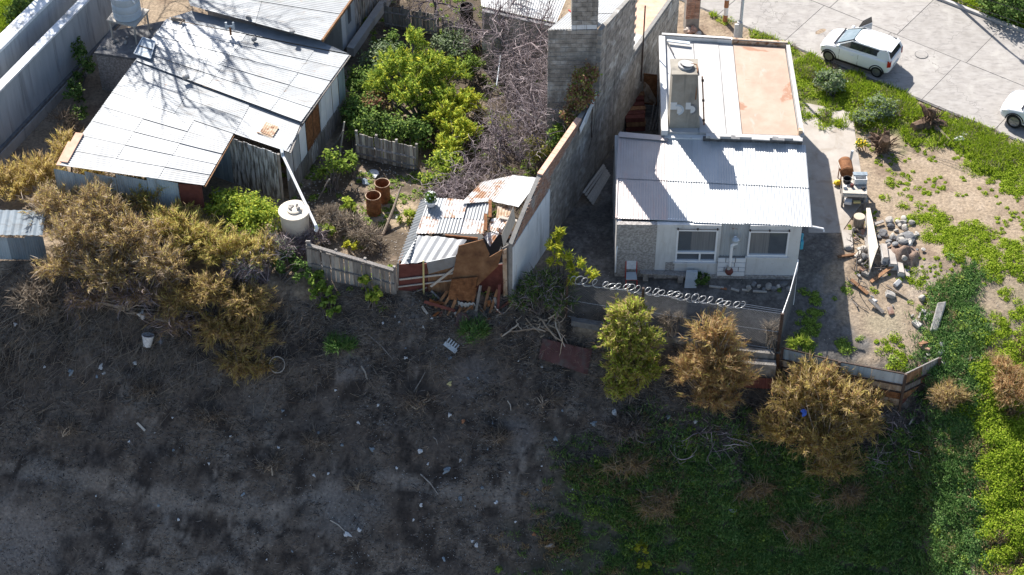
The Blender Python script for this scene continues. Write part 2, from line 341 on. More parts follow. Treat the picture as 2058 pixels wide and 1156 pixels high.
class MB:
    def __init__(s): s.v = []; s.f = []
    def vs(s, pts, faces):
        k = len(s.v); s.v += [tuple(float(c) for c in p) for p in pts]; s.f += [tuple(i + k for i in f) for f in faces]
    def hexa(s, b, t):
        n = len(b)
        s.vs(list(b) + list(t), [tuple(range(n))[::-1], tuple(range(n, 2 * n))] + [(i, (i + 1) % n, n + (i + 1) % n, n + i) for i in range(n)])
    def prism(s, pts, z0, z1):
        s.hexa([(p[0], p[1], z0) for p in pts], [(p[0], p[1], z1) for p in pts])
    def slab(s, pts, th):
        # thick plate below the given polygon
        s.hexa([(p[0], p[1], p[2] - th) for p in pts], pts)
    def box(s, c, sz, rz=0.0):
        m = Matrix.Rotation(rz, 3, 'Z'); h = [.5 * q for q in sz]
        pts = [np.array(c) + np.array(m @ Vector((a * h[0], b * h[1], d * h[2]))) for d in (-1, 1) for a, b in ((-1, -1), (1, -1), (1, 1), (-1, 1))]
        s.hexa(pts[:4], pts[4:])
    def bar(s, a, b, w_, t_, up=(0, 0, 1)):
        a = np.array(a, float); b = np.array(b, float); d = b - a; d = d / (np.linalg.norm(d) + 1e-9)
        sd_ = np.cross(d, np.array(up, float))
        if np.linalg.norm(sd_) < 1e-3: sd_ = np.cross(d, (1, 0, 0.1))
        sd_ = sd_ / np.linalg.norm(sd_); u = np.cross(sd_, d)
        f = lambda p: [p + sd_ * w_ / 2 * i + u * t_ / 2 * j for i, j in ((-1, -1), (1, -1), (1, 1), (-1, 1))]
        s.hexa(f(a), f(b))
    def tube(s, path, r, n=6, closed=False):
        path = [np.array(p, float) for p in path]
        rr = r if hasattr(r, '__len__') else [r] * len(path)
        rings = []; prev = None
        for i, p in enumerate(path):
            if closed: d = path[(i + 1) % len(path)] - path[i - 1]
            else: d = path[min(i + 1, len(path) - 1)] - path[max(i - 1, 0)]
            d = d / (np.linalg.norm(d) + 1e-9)
            if prev is None:
                a = np.cross(d, (0, 0, 1)); a = a if np.linalg.norm(a) > .1 else np.cross(d, (1, 0, 0))
            else: a = prev - d * (prev @ d)
            a = a / (np.linalg.norm(a) + 1e-9); prev = a; b = np.cross(d, a)
            rings.append([p + rr[i] * (a * math.cos(2 * math.pi * k / n) + b * math.sin(2 * math.pi * k / n)) for k in range(n)])
        pts = [q for g in rings for q in g]; m = len(path); fs = []
        for i in range(m if closed else m - 1):
            j = (i + 1) % m
            fs += [(i * n + k, i * n + (k + 1) % n, j * n + (k + 1) % n, j * n + k) for k in range(n)]
        if not closed: fs += [tuple(range(n))[::-1], tuple(range((m - 1) * n, m * n))]
        s.vs(pts, fs)
    def lathe(s, c, prof, n=20, axis=None):
        # prof: list of (radius, height)
        pts = []; c = np.array(c, float)
        ax = np.array(axis if axis is not None else (0, 0, 1), float); ax = ax / np.linalg.norm(ax)
        a = np.cross(ax, (0, 1, 0)) if abs(ax[1]) < .9 else np.cross(ax, (1, 0, 0)); a = a / np.linalg.norm(a); b = np.cross(ax, a)
        for r_, h in prof:
            for k in range(n):
                t = 2 * math.pi * k / n
                pts.append(c + ax * h + r_ * (a * math.cos(t) + b * math.sin(t)))
        m = len(prof)
        fs = [(i * n + k, i * n + (k + 1) % n, (i + 1) * n + (k + 1) % n, (i + 1) * n + k) for i in range(m - 1) for k in range(n)]
        if prof[0][0] > 1e-4: fs.append(tuple(range(n))[::-1])
        if prof[-1][0] > 1e-4: fs.append(tuple(range((m - 1) * n, m * n)))
        s.vs(pts, fs)
    def build(s, name, mat, parent=None, smooth=False, loc=None):
        me = bpy.data.meshes.new(name); me.from_pydata(s.v, [], s.f); me.update()
        bm = bmesh.new(); bm.from_mesh(me); bmesh.ops.recalc_face_normals(bm, faces=bm.faces[:]); bm.to_mesh(me); bm.free()
        me.materials.append(MATS[mat])
        if smooth:
            me.polygons.foreach_set('use_smooth', np.ones(len(me.polygons), bool))
            me.set_sharp_from_angle(angle=R(38))
        return add(name, me, parent, loc)
_units = {}
def unit(mat, kind='box'):
    if (mat, kind) in _units: return _units[(mat, kind)]
    if kind == 'box':
        b = MB(); b.box((0, 0, 0), (1, 1, 1)); me = bpy.data.meshes.new('piece_' + mat); me.from_pydata(b.v, [], b.f); me.update()
    me.materials.append(MATS[mat]); _units[(mat, kind)] = me
    return me
def piece(name, mat, parent, c, x, y, z):
    # shared unit box carried by axis vectors x, y, z (full extents)
    o = bpy.data.objects.new(name, unit(mat)); link(o, parent)
    c = np.array(c, float) - org(parent)
    o.matrix_local = Matrix(((x[0], y[0], z[0], c[0]), (x[1], y[1], z[1], c[1]), (x[2], y[2], z[2], c[2]), (0, 0, 0, 1)))
    return o
def plank(name, mat, parent, a, b, w_, t_, up=(0, 0, 1), roll=0.0):
    a = np.array(a, float); b = np.array(b, float); d = b - a; ln = np.linalg.norm(d); d = d / ln
    sd_ = np.cross(d, np.array(up, float)); sd_ = sd_ / (np.linalg.norm(sd_) + 1e-9); u = np.cross(sd_, d)
    sd2 = sd_ * math.cos(roll) + u * math.sin(roll); u2 = -sd_ * math.sin(roll) + u * math.cos(roll)
    return piece(name, mat, parent, (a + b) / 2, sd2 * w_, d * ln, u2 * t_)
def wallbox(name, mat, parent, a, b, z0, z1, th):
    # upright slab from ground point a to b
    a = np.array([a[0], a[1], 0.0]); b = np.array([b[0], b[1], 0.0]); d = b - a; ln = np.linalg.norm(d); d = d / ln
    n = np.array([-d[1], d[0], 0.0])
    c = (a + b) / 2; c[2] = (z0 + z1) / 2
    return piece(name, mat, parent, c, d * ln, n * th, np.array([0, 0, z1 - z0]))
def sheet(name, mat, parent, c00, c10, c11, c01, pitch=.1, amp=.012, sag=.0, segs=2, ragged=0.0, loc=None):
    # corrugated sheet: ribs run from the c00-c10 side to the c01-c11 side
    c00, c10, c11, c01 = [np.array(c, float) for c in (c00, c10, c11, c01)]
    W = .5 * (np.linalg.norm(c10 - c00) + np.linalg.norm(c11 - c01))
    n = max(int(W / pitch * 4), 4)
    nrm = np.cross(c10 - c00, c01 - c00); nrm = nrm / (np.linalg.norm(nrm) + 1e-9)
    if nrm[2] < 0: nrm = -nrm
    vs = []
    ph = random.random() * 6
    for j in range(segs + 1):
        v = j / segs
        for i in range(n + 1):
            u = i / n
            vv = v + (ragged * (math.sin(u * 9 + ph) * .5 + math.sin(u * 23 + ph * 2) * .3) if j in (0, segs) else 0)
            p = (c00 * (1 - u) + c10 * u) * (1 - vv) + (c01 * (1 - u) + c11 * u) * vv
            p = p + nrm * (amp * math.sin(2 * math.pi * u * W / pitch) - sag * 4 * v * (1 - v) + .4 * sag * math.sin(5 * u + ph) * v)
            vs.append(p)
    qs = [(j * (n + 1) + i, j * (n + 1) + i + 1, (j + 1) * (n + 1) + i + 1, (j + 1) * (n + 1) + i) for j in range(segs) for i in range(n)]
    return add(name, npmesh(name, vs, qs, None, mat, True), parent, loc)
def lerp(a, b, t): return np.array(a) * (1 - t) + np.array(b) * t
def bil(q, u, v):
    return lerp(lerp(q[0], q[1], u), lerp(q[3], q[2], u), v)
def roof_grid(parent, q, us, vs, matf, along='u', pitch=.1, amp=.012, jit=.012, name='roof_sheet', ragged=0.0):
    # q: four corners (top-left, top-right, bottom-right, bottom-left); one object per sheet
    out = []
    for j in range(len(vs) - 1):
        for i in range(len(us) - 1):
            e = .02
            u0, u1, v0, v1 = us[i] - e * (i > 0), us[i + 1], vs[j] - e * (j > 0), vs[j + 1]
            dz = np.array([0, 0, .006 * ((i + j) % 2) + random.uniform(0, jit)])
            c = [bil(q, u0, v0) + dz, bil(q, u1, v0) + dz, bil(q, u1, v1) + dz, bil(q, u0, v1) + dz]
            c[0] = c[0] + np.array([0, 0, -.013]) * (j > 0); c[1] = c[1] + np.array([0, 0, -.013]) * (j > 0)
            c[0] = c[0] + np.array([0, 0, -.006]) * (i > 0); c[3] = c[3] + np.array([0, 0, -.006]) * (i > 0)
            m = matf(i, j)
            if along == 'u': o = sheet(name, m, parent, c[3], c[0], c[1], c[2], pitch, amp, .008, 3, ragged)
            else: o = sheet(name, m, parent, c[0], c[1], c[2], c[3], pitch, amp, .008, 3, ragged)
            out.append(o)
    return out
def rot_any(rs):
    q = rs.normal(size=4); q = q / np.linalg.norm(q)
    from mathutils import Quaternion
    return Quaternion(q).to_matrix()
_rocks = {}
def rock_mesh(k, mat, flat=1.0):
    key = (k, mat, flat)
    if key in _rocks: return _rocks[key]
    rs = np.random.default_rng(900 + k)
    bm = bmesh.new(); bmesh.ops.create_icosphere(bm, subdivisions=2, radius=.5)
    dirs = rs.normal(size=(7, 3)); dirs /= np.linalg.norm(dirs, axis=1)[:, None]; lim = rs.uniform(.24, .44, 7)
    for v in bm.verts:
        p = np.array(v.co)
        for d, l in zip(dirs, lim):
            e = p @ d
            if e > l: p = p - d * (e - l) * .9
        p = p * (1 + rs.normal() * .03) * np.array([1, 1, flat])
        v.co = p
    me = bpy.data.meshes.new('stone'); bm.to_mesh(me); bm.free(); me.materials.append(MATS[mat])
    _rocks[key] = me
    return me
def rock(name, p, s, mat, label=None, cat=None, group=None, parent=None, flat=1.0, sink=.15, seed=None):
    rs = np.random.default_rng(seed if seed is not None else random.randint(0, 10 ** 6))
    o = bpy.data.objects.new(name, rock_mesh(int(rs.integers(0, 9)), mat, flat)); link(o, parent)
    sx = s * rs.uniform(.8, 1.25); sy = s * rs.uniform(.8, 1.2); sz = s * rs.uniform(.6, .95)
    o.location = tuple(np.array(p) + np.array([0, 0, sz * flat * (.45 - sink)]) - org(parent))
    o.scale = (sx, sy, sz); o.rotation_euler = (rs.uniform(-.2, .2), rs.uniform(-.2, .2), rs.uniform(0, 6.28))
    if label: tag(o, label, cat, group)
    return o

# ---------------------------------------------------------------- vegetation helpers
def unitv(a): return a / (np.linalg.norm(a, axis=-1, keepdims=True) + 1e-9)
def ribbons(base, dirs, ln, wd, bend, rs):
    # tapering blades: quad + tip triangle each
    n = len(base)
    dirs = unitv(dirs)
    side = unitv(np.cross(dirs, unitv(rs.normal(size=(n, 3)))))
    ln = np.broadcast_to(ln, n)[:, None]; wd = np.broadcast_to(wd, n)[:, None]
    mid = base + dirs * ln * .55
    d2 = unitv(dirs + bend)
    tip = mid + d2 * ln * .45
    v = np.stack([base - side * wd * .5, base + side * wd * .5, mid + side * wd * .45, mid - side * wd * .45, tip], 1).reshape(-1, 3)
    k = np.arange(n)[:, None] * 5
    return v, k + np.array([[0, 1, 2, 3]]), k + np.array([[3, 2, 4]])
def leaves(c, nrm, ln, wd, rs):
    n = len(c); nrm = unitv(nrm)
    a = unitv(np.cross(nrm, unitv(rs.normal(size=(n, 3))))); b = np.cross(nrm, a)
    ln = np.broadcast_to(ln, n)[:, None]; wd = np.broadcast_to(wd, n)[:, None]
    v = np.stack([c - a * ln * .5, c + b * wd * .5 - nrm * wd * .1, c + a * ln * .5, c - b * wd * .5 - nrm * wd * .1], 1).reshape(-1, 3)
    return v, np.arange(n)[:, None] * 4 + np.array([[0, 1, 2, 3]])
def join(parts):
    vs, qs, ts = [], [], []; k = 0
    for p in parts:
        v = p[0]; q = p[1]; t = p[2] if len(p) > 2 else None
        vs.append(v)
        if q is not None and len(q): qs.append(q + k)
        if t is not None and len(t): ts.append(t + k)
        k += len(v)
    return np.concatenate(vs), (np.concatenate(qs) if qs else None), (np.concatenate(ts) if ts else None)
def tubes(paths, radii, n=4):
    vs, qs = [], []; k = 0
    ang = np.arange(n) * 2 * math.pi / n
    for p, r in zip(paths, radii):
        p = np.asarray(p, float); m = len(p)
        d = unitv(np.gradient(p, axis=0))
        a = np.cross(d, np.array([.13, .21, 1.0])); a = unitv(a); b = np.cross(d, a)
        r = np.broadcast_to(r, m)
        ring = p[:, None, :] + r[:, None, None] * (np.cos(ang)[None, :, None] * a[:, None, :] + np.sin(ang)[None, :, None] * b[:, None, :])
        vs.append(ring.reshape(-1, 3))
        i = np.arange(m - 1)[:, None] * n; j = np.arange(n)[None, :]; j2 = (j + 1) % n
        qs.append(np.stack([i + j, i + j2, i + n + j2, i + n + j], -1).reshape(-1, 4) + k); k += m * n
    return np.concatenate(vs), np.concatenate(qs), None
def plume_pts(blobs, n, rs, shell=.30, L_=.5, per=34, low=-.2, up=.5, spread=.5):
    # feathery plumes: each is a short axis leaning outwards, carrying many fine blades
    vol = np.array([b[1][0] * b[1][1] + b[1][0] * b[1][2] for b in blobs]); vol = vol / vol.sum()
    C, O, A = [], [], []
    for (c, r), f in zip(blobs, vol):
        m = max(int(n * .82 * f / per), 3)
        u = unitv(rs.normal(size=(m * 3, 3))); u = u[u[:, 2] > low][:m]; m = len(u)
        r = np.array(r); cc = np.array(c) + u * r * (rs.uniform(shell ** 2, 1.0, m) ** .5)[:, None] * .88
        ax = unitv(u * .9 + np.array([0, 0, up]) + rs.normal(size=(m, 3)) * spread)
        ln = L_ * rs.uniform(.5, 1.35, m)
        t = rs.uniform(-.55, .75, (m, per)) * ln[:, None]
        w_ = .075 * (1.15 - (t / ln[:, None] + .55) / 1.3)
        p = cc[:, None, :] + ax[:, None, :] * t[..., None] + rs.normal(size=(m, per, 3)) * w_[..., None]
        p[..., 2] -= .12 * (t.clip(0, None) ** 2)
        C.append(p.reshape(-1, 3)); O.append(np.repeat(u, per, 0)); A.append(np.repeat(ax, per, 0))
    return np.concatenate(C), np.concatenate(O), np.concatenate(A)
def blob_pts(blobs, n, rs, shell=.55, clump=.16, per=30, low=-.25):
    # points gathered in clumps on the shells of several ellipsoids
    vol = np.array([b[1][0] * b[1][1] + b[1][0] * b[1][2] for b in blobs]); vol = vol / vol.sum()
    C, O = [], []
    for (c, r), f in zip(blobs, vol):
        m = max(int(n * f / per), 3)
        u = unitv(rs.normal(size=(m * 3, 3))); u = u[u[:, 2] > low][:m]; m = len(u)
        rad = rs.uniform(shell, 1.0, m)[:, None]
        r = np.array(r)
        cc = np.array(c) + u * r * rad
        pts = np.repeat(cc, per, 0) + rs.normal(size=(m * per, 3)) * clump * r.mean()
        C.append(pts); O.append(np.repeat(u, per, 0))
    return np.concatenate(C), np.concatenate(O)
def stems_to(base, pts, rs, n, r0=.03, curve=.25):
    paths, rad = [], []
    idx = rs.integers(0, len(pts), n)
    for i in idx:
        e = pts[i]; b = np.array(base) + np.append(rs.normal(size=2) * .12, -.05)
        mid = lerp(b, e, .5) + rs.normal(size=3) * curve * np.linalg.norm(e - b) * .35 + np.array([0, 0, .1])
        ts = np.linspace(0, 1, 6)[:, None]
        paths.append((1 - ts) ** 2 * b + 2 * ts * (1 - ts) * mid + ts ** 2 * e)
        rad.append(np.linspace(r0, r0 * .25, 6))
    return tubes(paths, rad, 4)
def bush(name, label, cat, base, blobs, n, style, mat, stem='bark', nst=40, group=None, seed=0, ln=.3, wd=.03, shell=.55, clump=.16, r0=.03, extra=None, up=.5, spread=.7, per=30, stemname='stem', low=-.25, plume=0):
    rs = np.random.default_rng(4000 + seed)
    if plume: pts, out, axs = plume_pts(blobs, n, rs, .28, plume, 34, low, up, spread * .6)
    else: pts, out = blob_pts(blobs, n, rs, shell, clump, per, low); axs = out
    t = thing(name, label, cat, base, group)
    def make(nm, pts, out, mat, ln, wd, style, axs):
        m = len(pts)
        if m == 0: return
        if style == 'feather':
            dirs = (axs + rs.normal(size=(m, 3)) * .42) if plume else out * .8 + np.array([0, 0, up]) + rs.normal(size=(m, 3)) * spread
            v, q, tr = ribbons(pts, dirs, ln * rs.uniform(.5, 1.4, m), wd * rs.uniform(.6, 1.4, m), rs.normal(size=(m, 3)) * .35 + np.array([0, 0, -.15]), rs)
            tag(add(nm, npmesh(nm, v, q, tr, mat), t), kind='stuff' if nm == 'spray' else None)
        else:
            nr = out * .5 + np.array([0, 0, .7]) + rs.normal(size=(m, 3)) * .6
            v, q = leaves(pts, nr, ln * rs.uniform(.6, 1.35, m), wd * rs.uniform(.6, 1.35, m), rs)
            add(nm, npmesh(nm, v, q, None, mat), t)
    if extra:
        for (m2, frac, l2, w2, st2) in extra:
            k = rs.random(len(pts)) < frac
            make('foliage' if st2 == 'leaf' else 'spray', pts[k] + rs.normal(size=(int(k.sum()), 3)) * .05, out[k], m2, l2, w2, st2, axs[k])
    make('foliage', pts, out, mat, ln, wd, style, axs)
    if nst:
        sv = stems_to(base, pts, rs, nst, r0)
        add(stemname, npmesh(stemname, *sv, stem), t)
    return t
def grow(base, d, length, r, lev, rs, paths, radii, wob=.25, kids=(3, 5), shrink=.62, up=.1, spread=.75):
    n = 6; p = np.array(base, float); d = np.array(d, float); pts = [p.copy()]
    for i in range(n - 1):
        d = unitv(d + rs.normal(size=3) * wob * .5 + np.array([0, 0, up * .3])); p = p + d * length / (n - 1); pts.append(p.copy())
    paths.append(np.array(pts)); radii.append(np.linspace(r, r * .55, n))
    if lev > 0:
        for _ in range(int(rs.integers(kids[0], kids[1] + 1))):
            k = int(rs.integers(2, n)); dd = unitv(d + rs.normal(size=3) * spread)
            grow(pts[k], dd, length * shrink * rs.uniform(.7, 1.2), r * .5, lev - 1, rs, paths, radii, wob, kids, shrink, up, spread)
def B(px, py, z, rx, ry=None, rz=None):
    return (P(px, py, z), (rx, ry or rx, rz or rx))
# ================================================================ GROUND
def poly_sd(px, py, poly):
    # signed distance (pixels of the survey photograph), positive inside
    poly = np.array(poly, float); n = len(poly)
    dmin = np.full(px.shape, 1e9); inside = np.zeros(px.shape, bool)
    for i in range(n):
        a = poly[i]; b = poly[(i + 1) % n]; e = b - a
        t = np.clip(((px - a[0]) * e[0] + (py - a[1]) * e[1]) / (e @ e), 0, 1)
        dmin = np.minimum(dmin, np.hypot(px - a[0] - t * e[0], py - a[1] - t * e[1]))
        c = (a[1] > py) != (b[1] > py)
        with np.errstate(divide='ignore', invalid='ignore'):
            xs = a[0] + (py - a[1]) * e[0] / (e[1] if e[1] else 1e-9)
        inside ^= c & (px < xs)
    return np.where(inside, dmin, -dmin)
def line_d(px, py, pl):
    d = np.full(px.shape, 1e9)
    for a, b in zip(pl[:-1], pl[1:]):
        a = np.array(a, float); b = np.array(b, float); e = b - a
        t = np.clip(((px - a[0]) * e[0] + (py - a[1]) * e[1]) / (e @ e), 0, 1)
        d = np.minimum(d, np.hypot(px - a[0] - t * e[0], py - a[1] - t * e[1]))
    return d
Z_BURN = [(-900, 555), (0, 540), (620, 575), (800, 590), (1040, 600), (1200, 660), (1500, 745), (1700, 800), (1880, 770), (1930, 860), (1900, 1000), (1700, 1010), (1400, 960), (1260, 1010), (1220, 1300), (-900, 1300)]
Z_GREEN = [(1040, 1300), (1060, 1080), (1130, 940), (1300, 890), (1500, 900), (1750, 960), (1880, 850), (1905, 740), (1930, 600), (2700, 500), (2700, 1400)]
Z_GARDEN = [(560, 340), (690, 230), (700, 80), (760, -60), (1000, -60), (1210, 120), (1210, 200), (1090, 380), (1000, 590), (800, 600), (600, 560)]
Z_YARD = [(1100, 620), (1130, 480), (1230, 240), (1330, 60), (1600, 190), (1620, 300), (1640, 420), (1700, 600), (1740, 740), (1560, 745), (1350, 690)]
Z_VERGE = [(1380, -40), (1400, 5), (1590, 85), (1700, 150), (1850, 215), (2080, 300), (2300, 400), (2300, 440), (2000, 330), (1800, 270), (1600, 230), (1590, 120)]
PATH = [(-300, 900), (0, 935), (150, 955), (350, 1005), (480, 1035), (600, 1005), (760, 960), (900, 985), (1010, 1000)]

def axis(lo, hi, st, far):
    core = np.arange(lo, hi + st, st)
    ext = st * np.cumsum(1.35 ** np.arange(1, 24)); ext = ext[ext < far]
    return np.concatenate([lo - ext[::-1], core, hi + ext])
xs = axis(-31, 31, .14, 260); ys = axis(-16, 34, .14, 260)
GX, GY = np.meshgrid(xs, ys)
GZ = ground(GX, GY)
_p = np.stack([GX, GY, GZ], -1).reshape(-1, 3)
ppx, ppy = proj(_p)
X_, Y_ = _p[:, 0], _p[:, 1]
_ye = np.interp(X_, _e[:, 0], _e[:, 1]); Y_ = np.where(Y_ < _ye, _ye - (_ye - Y_) * 1.64, Y_)
wob = (vnoise(X_ * .8 - Y_ * .6, X_ * .6 + Y_ * .8, 1.5, 11) - .5) * 80 + (vnoise(X_ * .6 - Y_ * .8, X_ * .8 + Y_ * .6, .5, 12) - .5) * 50 + (vnoise(X_ * .3 - Y_ * .95, X_ * .95 + Y_ * .3, .2, 13) - .5) * 26
def mk(poly, f=30): return sm(-f, f, poly_sd(ppx, ppy, poly) + wob)
col = np.tile(np.array([.30, .235, .17]), (len(_p), 1))
def fnoise(x, y, s, seed):
    # four octaves, each turned against the last, so no grid shows
    v = 0; a = .5; tot = 0
    for o in range(4):
        c_, s_ = math.cos(.7 + 1.1 * o), math.sin(.7 + 1.1 * o)
        v = v + a * vnoise(x * c_ - y * s_, x * s_ + y * c_, s / 2.03 ** o, seed + 40 * o); tot += a; a *= .62
    return .5 + (v / tot - .5) * 1.5
n1 = fnoise(X_, Y_, 1.1, 21); n2 = fnoise(X_, Y_, .4, 22); n3 = fnoise(X_, Y_, 3.4, 23); n4 = fnoise(X_, Y_, .6, 24)
def lay(mask, c):
    global col
    m = np.clip(mask, 0, 1)[:, None]; col = col * (1 - m) + np.array(c) * m
lay(sm(.50, .75, n1), (.22, .165, .12))
lay(sm(.6, .85, n4) * .6, (.36, .29, .22))
lay(mk(Z_GARDEN), (.10, .08, .06))
lay(mk(Z_GARDEN) * sm(.55, .8, n1) * sm(900, 800, ppx), (.26, .20, .15))
lay(mk(Z_YARD), (.125, .115, .105))
lay(mk(Z_YARD) * sm(.5, .7, n2), (.19, .175, .16))
lay(mk(Z_VERGE) * .9, (.12, .13, .05))
lay(mk(Z_BURN, 25), (.105, .088, .077))
lay(mk(Z_BURN, 25) * sm(.45, .75, n1 * .5 + n4 * .5), (.175, .148, .127))
lay(mk(Z_BURN, 25) * sm(.60, .8, n3) * sm(.35, .65, n2), (.21, .185, .165))
lay(mk(Z_BURN, 25) * sm(.48, .30, n4) * .8, (.034, .030, .029))
lay(mk(Z_GREEN, 90) * sm(1960, 1900, ppx) * .85, (.075, .078, .055))
lay(mk(Z_GREEN, 40) * sm(1960, 1900, ppx) * sm(.5, .7, n4), (.13, .115, .095))
lay(mk(Z_GREEN, 40) * sm(1900, 1960, ppx) * .55, (.20, .18, .11))
lay(sm(20, 7, line_d(ppx, ppy, PATH) + wob * .3) * sm(.2, .45, n4 + .1) * .72, (.25, .22, .195))
for (x0, y0, r0, c0, k0) in [(20, 1090, 150, (.26, .23, .21), .75), (520, 800, 60, (.21, .19, .175), .45), (700, 745, 45, (.25, .23, .22), .7), (830, 640, 70, (.17, .16, .155), .7),
                         (940, 760, 70, (.17, .155, .15), .6), (690, 1010, 110, (.2, .19, .185), .6), (1050, 860, 60, (.19, .18, .18), .5), 
                         (810, 430, 60, (.42, .33, .23), .8), (700, 480, 60, (.34, .26, .19), .7), (930, 210, 30, (.45, .36, .25), .8), (1850, 560, 60, (.44, .37, .30), .5), (1780, 650, 50, (.34, .29, .2), .7)]:
    lay(sm(r0, r0 * .3, np.hypot(ppx - x0, (ppy - y0) * 1.3) + wob * .5) * k0, c0)
nx, ny = len(xs), len(ys)
ii = (np.arange(ny - 1)[:, None] * nx + np.arange(nx - 1)[None, :]).ravel()
me = npmesh('hillside_ground', _p, np.stack([ii, ii + 1, ii + nx + 1, ii + nx], 1), None, 'soil', True)
ca = me.color_attributes.new('Col', 'FLOAT_COLOR', 'POINT')
ca.data.foreach_set('color', np.concatenate([col, np.ones((len(col), 1))], 1).astype(np.float32).ravel())
go = add('hillside_ground', me); go['kind'] = 'structure'

# ================================================================ STREET
r0 = P(1560, 80); r1 = P(2058, 288)
ru = (r1 - r0); ru[2] = 0; ru = ru / np.linalg.norm(ru); rv = np.array([-ru[1], ru[0], 0])
far_d = (P(1960, 32) - r0) @ rv
street = bpy.data.objects.new('street', None); COL.objects.link(street); street['kind'] = 'structure'
street.location = tuple(r0)
bed = MB(); bed.prism([r0 + ru * a + rv * b for a, b in ((-16, -.1), (24, -.1), (24, far_d), (-16, far_d))], -.2, .045)
bed.build('road_bed', 'tar', street)
lanes = [0.0, far_d * .5, far_d]
su = 3.6
for i in range(-4, 7):
    for j in range(2):
        a0, a1 = i * su + .4 + .3 * j, (i + 1) * su + .4 + .3 * j
        e = .014
        b = MB()
        q = [r0 + ru * x + rv * y for x, y in ((a0 + e, lanes[j] + e), (a1 - e, lanes[j] + e), (a1 - e, lanes[j + 1] - e), (a0 + e, lanes[j + 1] - e))]
        b.prism(q, -.1, .055 + random.uniform(0, .012)); b.build('concrete_slab', 'concrete_slab', street)
kb = MB()
kb.prism([r0 + ru * a + rv * b for a, b in ((-16, far_d + .005), (24, far_d + .005), (24, far_d + .17), (-16, far_d + .17))], -.2, .19)
k_o = kb.build('kerb', 'kerb'); k_o['kind'] = 'structure'
# patio slab beside the right-hand house
pt = MB()
pq = [P(1600, 205), P(1712, 228), P(1738, 400), P(1690, 470), P(1625, 470)]
pt.prism(pq, -.3, .06)
po = pt.build('concrete_patio', 'patio'); po['kind'] = 'structure'
# round manhole cover
c = P(1852, 110, .07)
t = thing('manhole_cover', 'round concrete manhole cover set in the middle of the street', 'manhole cover', c)
b = MB(); b.lathe(c, [(.0, .0), (.28, .0), (.28, .012), (0, .012)], 20); b.build('cover', 'concrete_slab', t)
b = MB(); b.tube([c + np.array([.30 * math.cos(a), .30 * math.sin(a), -.004]) for a in np.linspace(0, 6.283, 24, endpoint=False)], .012, 5, True); b.build('rim', 'stone_dark', t)

# ================================================================ TIN SHED, LEFT
Zl, Zr = 3.0, 2.65
qU = [P(335, 38, 3.05), P(702, 110, 2.72), P(605, 245, 2.68), P(272, 121, 3.0)]
qL1 = [P(272, 121, 2.93), P(605, 247, 2.54), P(580, 306, 2.52), P(225, 186, 2.9)]
qL2 = [P(225, 186, 2.9), P(470, 268, 2.62), P(410, 373, 2.58), P(120, 332, 2.85)]
base = P(430, 300)
shed = thing('tin_shed', 'long tin shed with patched pale corrugated roof and plank wall beside the white pipe', 'shed', base)
def mU(i, j): return 'house_tin' if i == 0 and j < 3 else 'galv'
roof_grid(shed, qU, [0, .44, .82, 1], [0, .2, .4, .6, .8, 1], mU, pitch=.125, amp=.017)
roof_grid(shed, qL1, [0, .36, .70, 1], [0, .5, 1], lambda i, j: 'galv' if i < 2 else 'white_tin', pitch=.125, amp=.017)
roof_grid(shed, qL2, [0, .33, .68, 1], [0, .2, .4, .6, .8, 1], lambda i, j: 'white_tin', pitch=.125, amp=.017)
# strip of sheets that meets the taller house
qS = [P(385, 22, 3.08), P(645, 84, 2.8), P(702, 109, 2.76), P(336, 37, 3.08)]
roof_grid(shed, qS, [0, .5, 1], [0, 1], lambda i, j: 'galv')
# timber fascias
for a, b, m in ((P(470, 270, 2.56), P(411, 375, 2.52), 'brown_wood'), (P(703, 112, 2.66), P(606, 248, 2.6), 'old_wood'), (P(606, 248, 2.48), P(582, 308, 2.46), 'old_wood'), (P(145, 286, 2.78), P(121, 333, 2.78), 'salmon')):
    plank('fascia', m, shed, a, b, .12 if m != 'salmon' else .35, .05)
plank('barge_board', 'salmon', shed, P(160, 268, 2.93), P(128, 326, 2.88), .34, .05)
# right-hand wall, sheet by sheet, two tiers
wa = P(690, 132, 2.6); wb = P(572, 312, 2.45)
wa = np.array([wa[0], wa[1], 0]); wb = np.array([wb[0], wb[1], 0])
mats_up = ['blue_tin', 'whitewash', 'whitewash', 'whitewash', 'rust', 'rust', 'whitewash', 'grey_tin', 'grey_tin']
for i in range(9):
    a = lerp(wa, wb, i / 9); b = lerp(wa, wb, (i + 1) / 9 - .004)
    o = np.array([random.uniform(0, .015), 0, 0]); z = np.array([0, 0, 1.0])
    sheet('wall_sheet', mats_up[i], shed, a + o + z * .95, b + o + z * .95, b + o + z * 2.55, a + o + z * 2.6, .12, .012)
    for k in range(2):
        a2 = lerp(wa, wb, (i + k * .5) / 9); b2 = lerp(wa, wb, (i + k * .5 + .5) / 9 - .006)
        wallbox('wall_board', 'old_wood' if (i + k) % 5 else 'peel_wood', shed, a2, b2, -.05, 1.0 + random.uniform(-.08, .08), .03)
# plank wall under the notch
na = P(424, 352); nb = P(562, 404)
nb = P(566, 402)
for i in range(15):
    a = lerp(na, nb, i / 15); b = lerp(na, nb, (i + 1) / 15 - .006)
    m = 'blue_tin' if i < 5 else 'peel_wood'
    wallbox('wall_board', m, shed, a + np.array([0, random.uniform(-.012, .012), 0]), b + np.array([0, random.uniform(-.012, .012), 0]), -.05, 2.52 + random.uniform(-.03, .03), .03)
plank('corner_post', 'old_wood', shed, nb + np.array([.06, 0, -.05]), nb + np.array([.06, 0, 2.5]), .1, .1, (1, 0, 0))
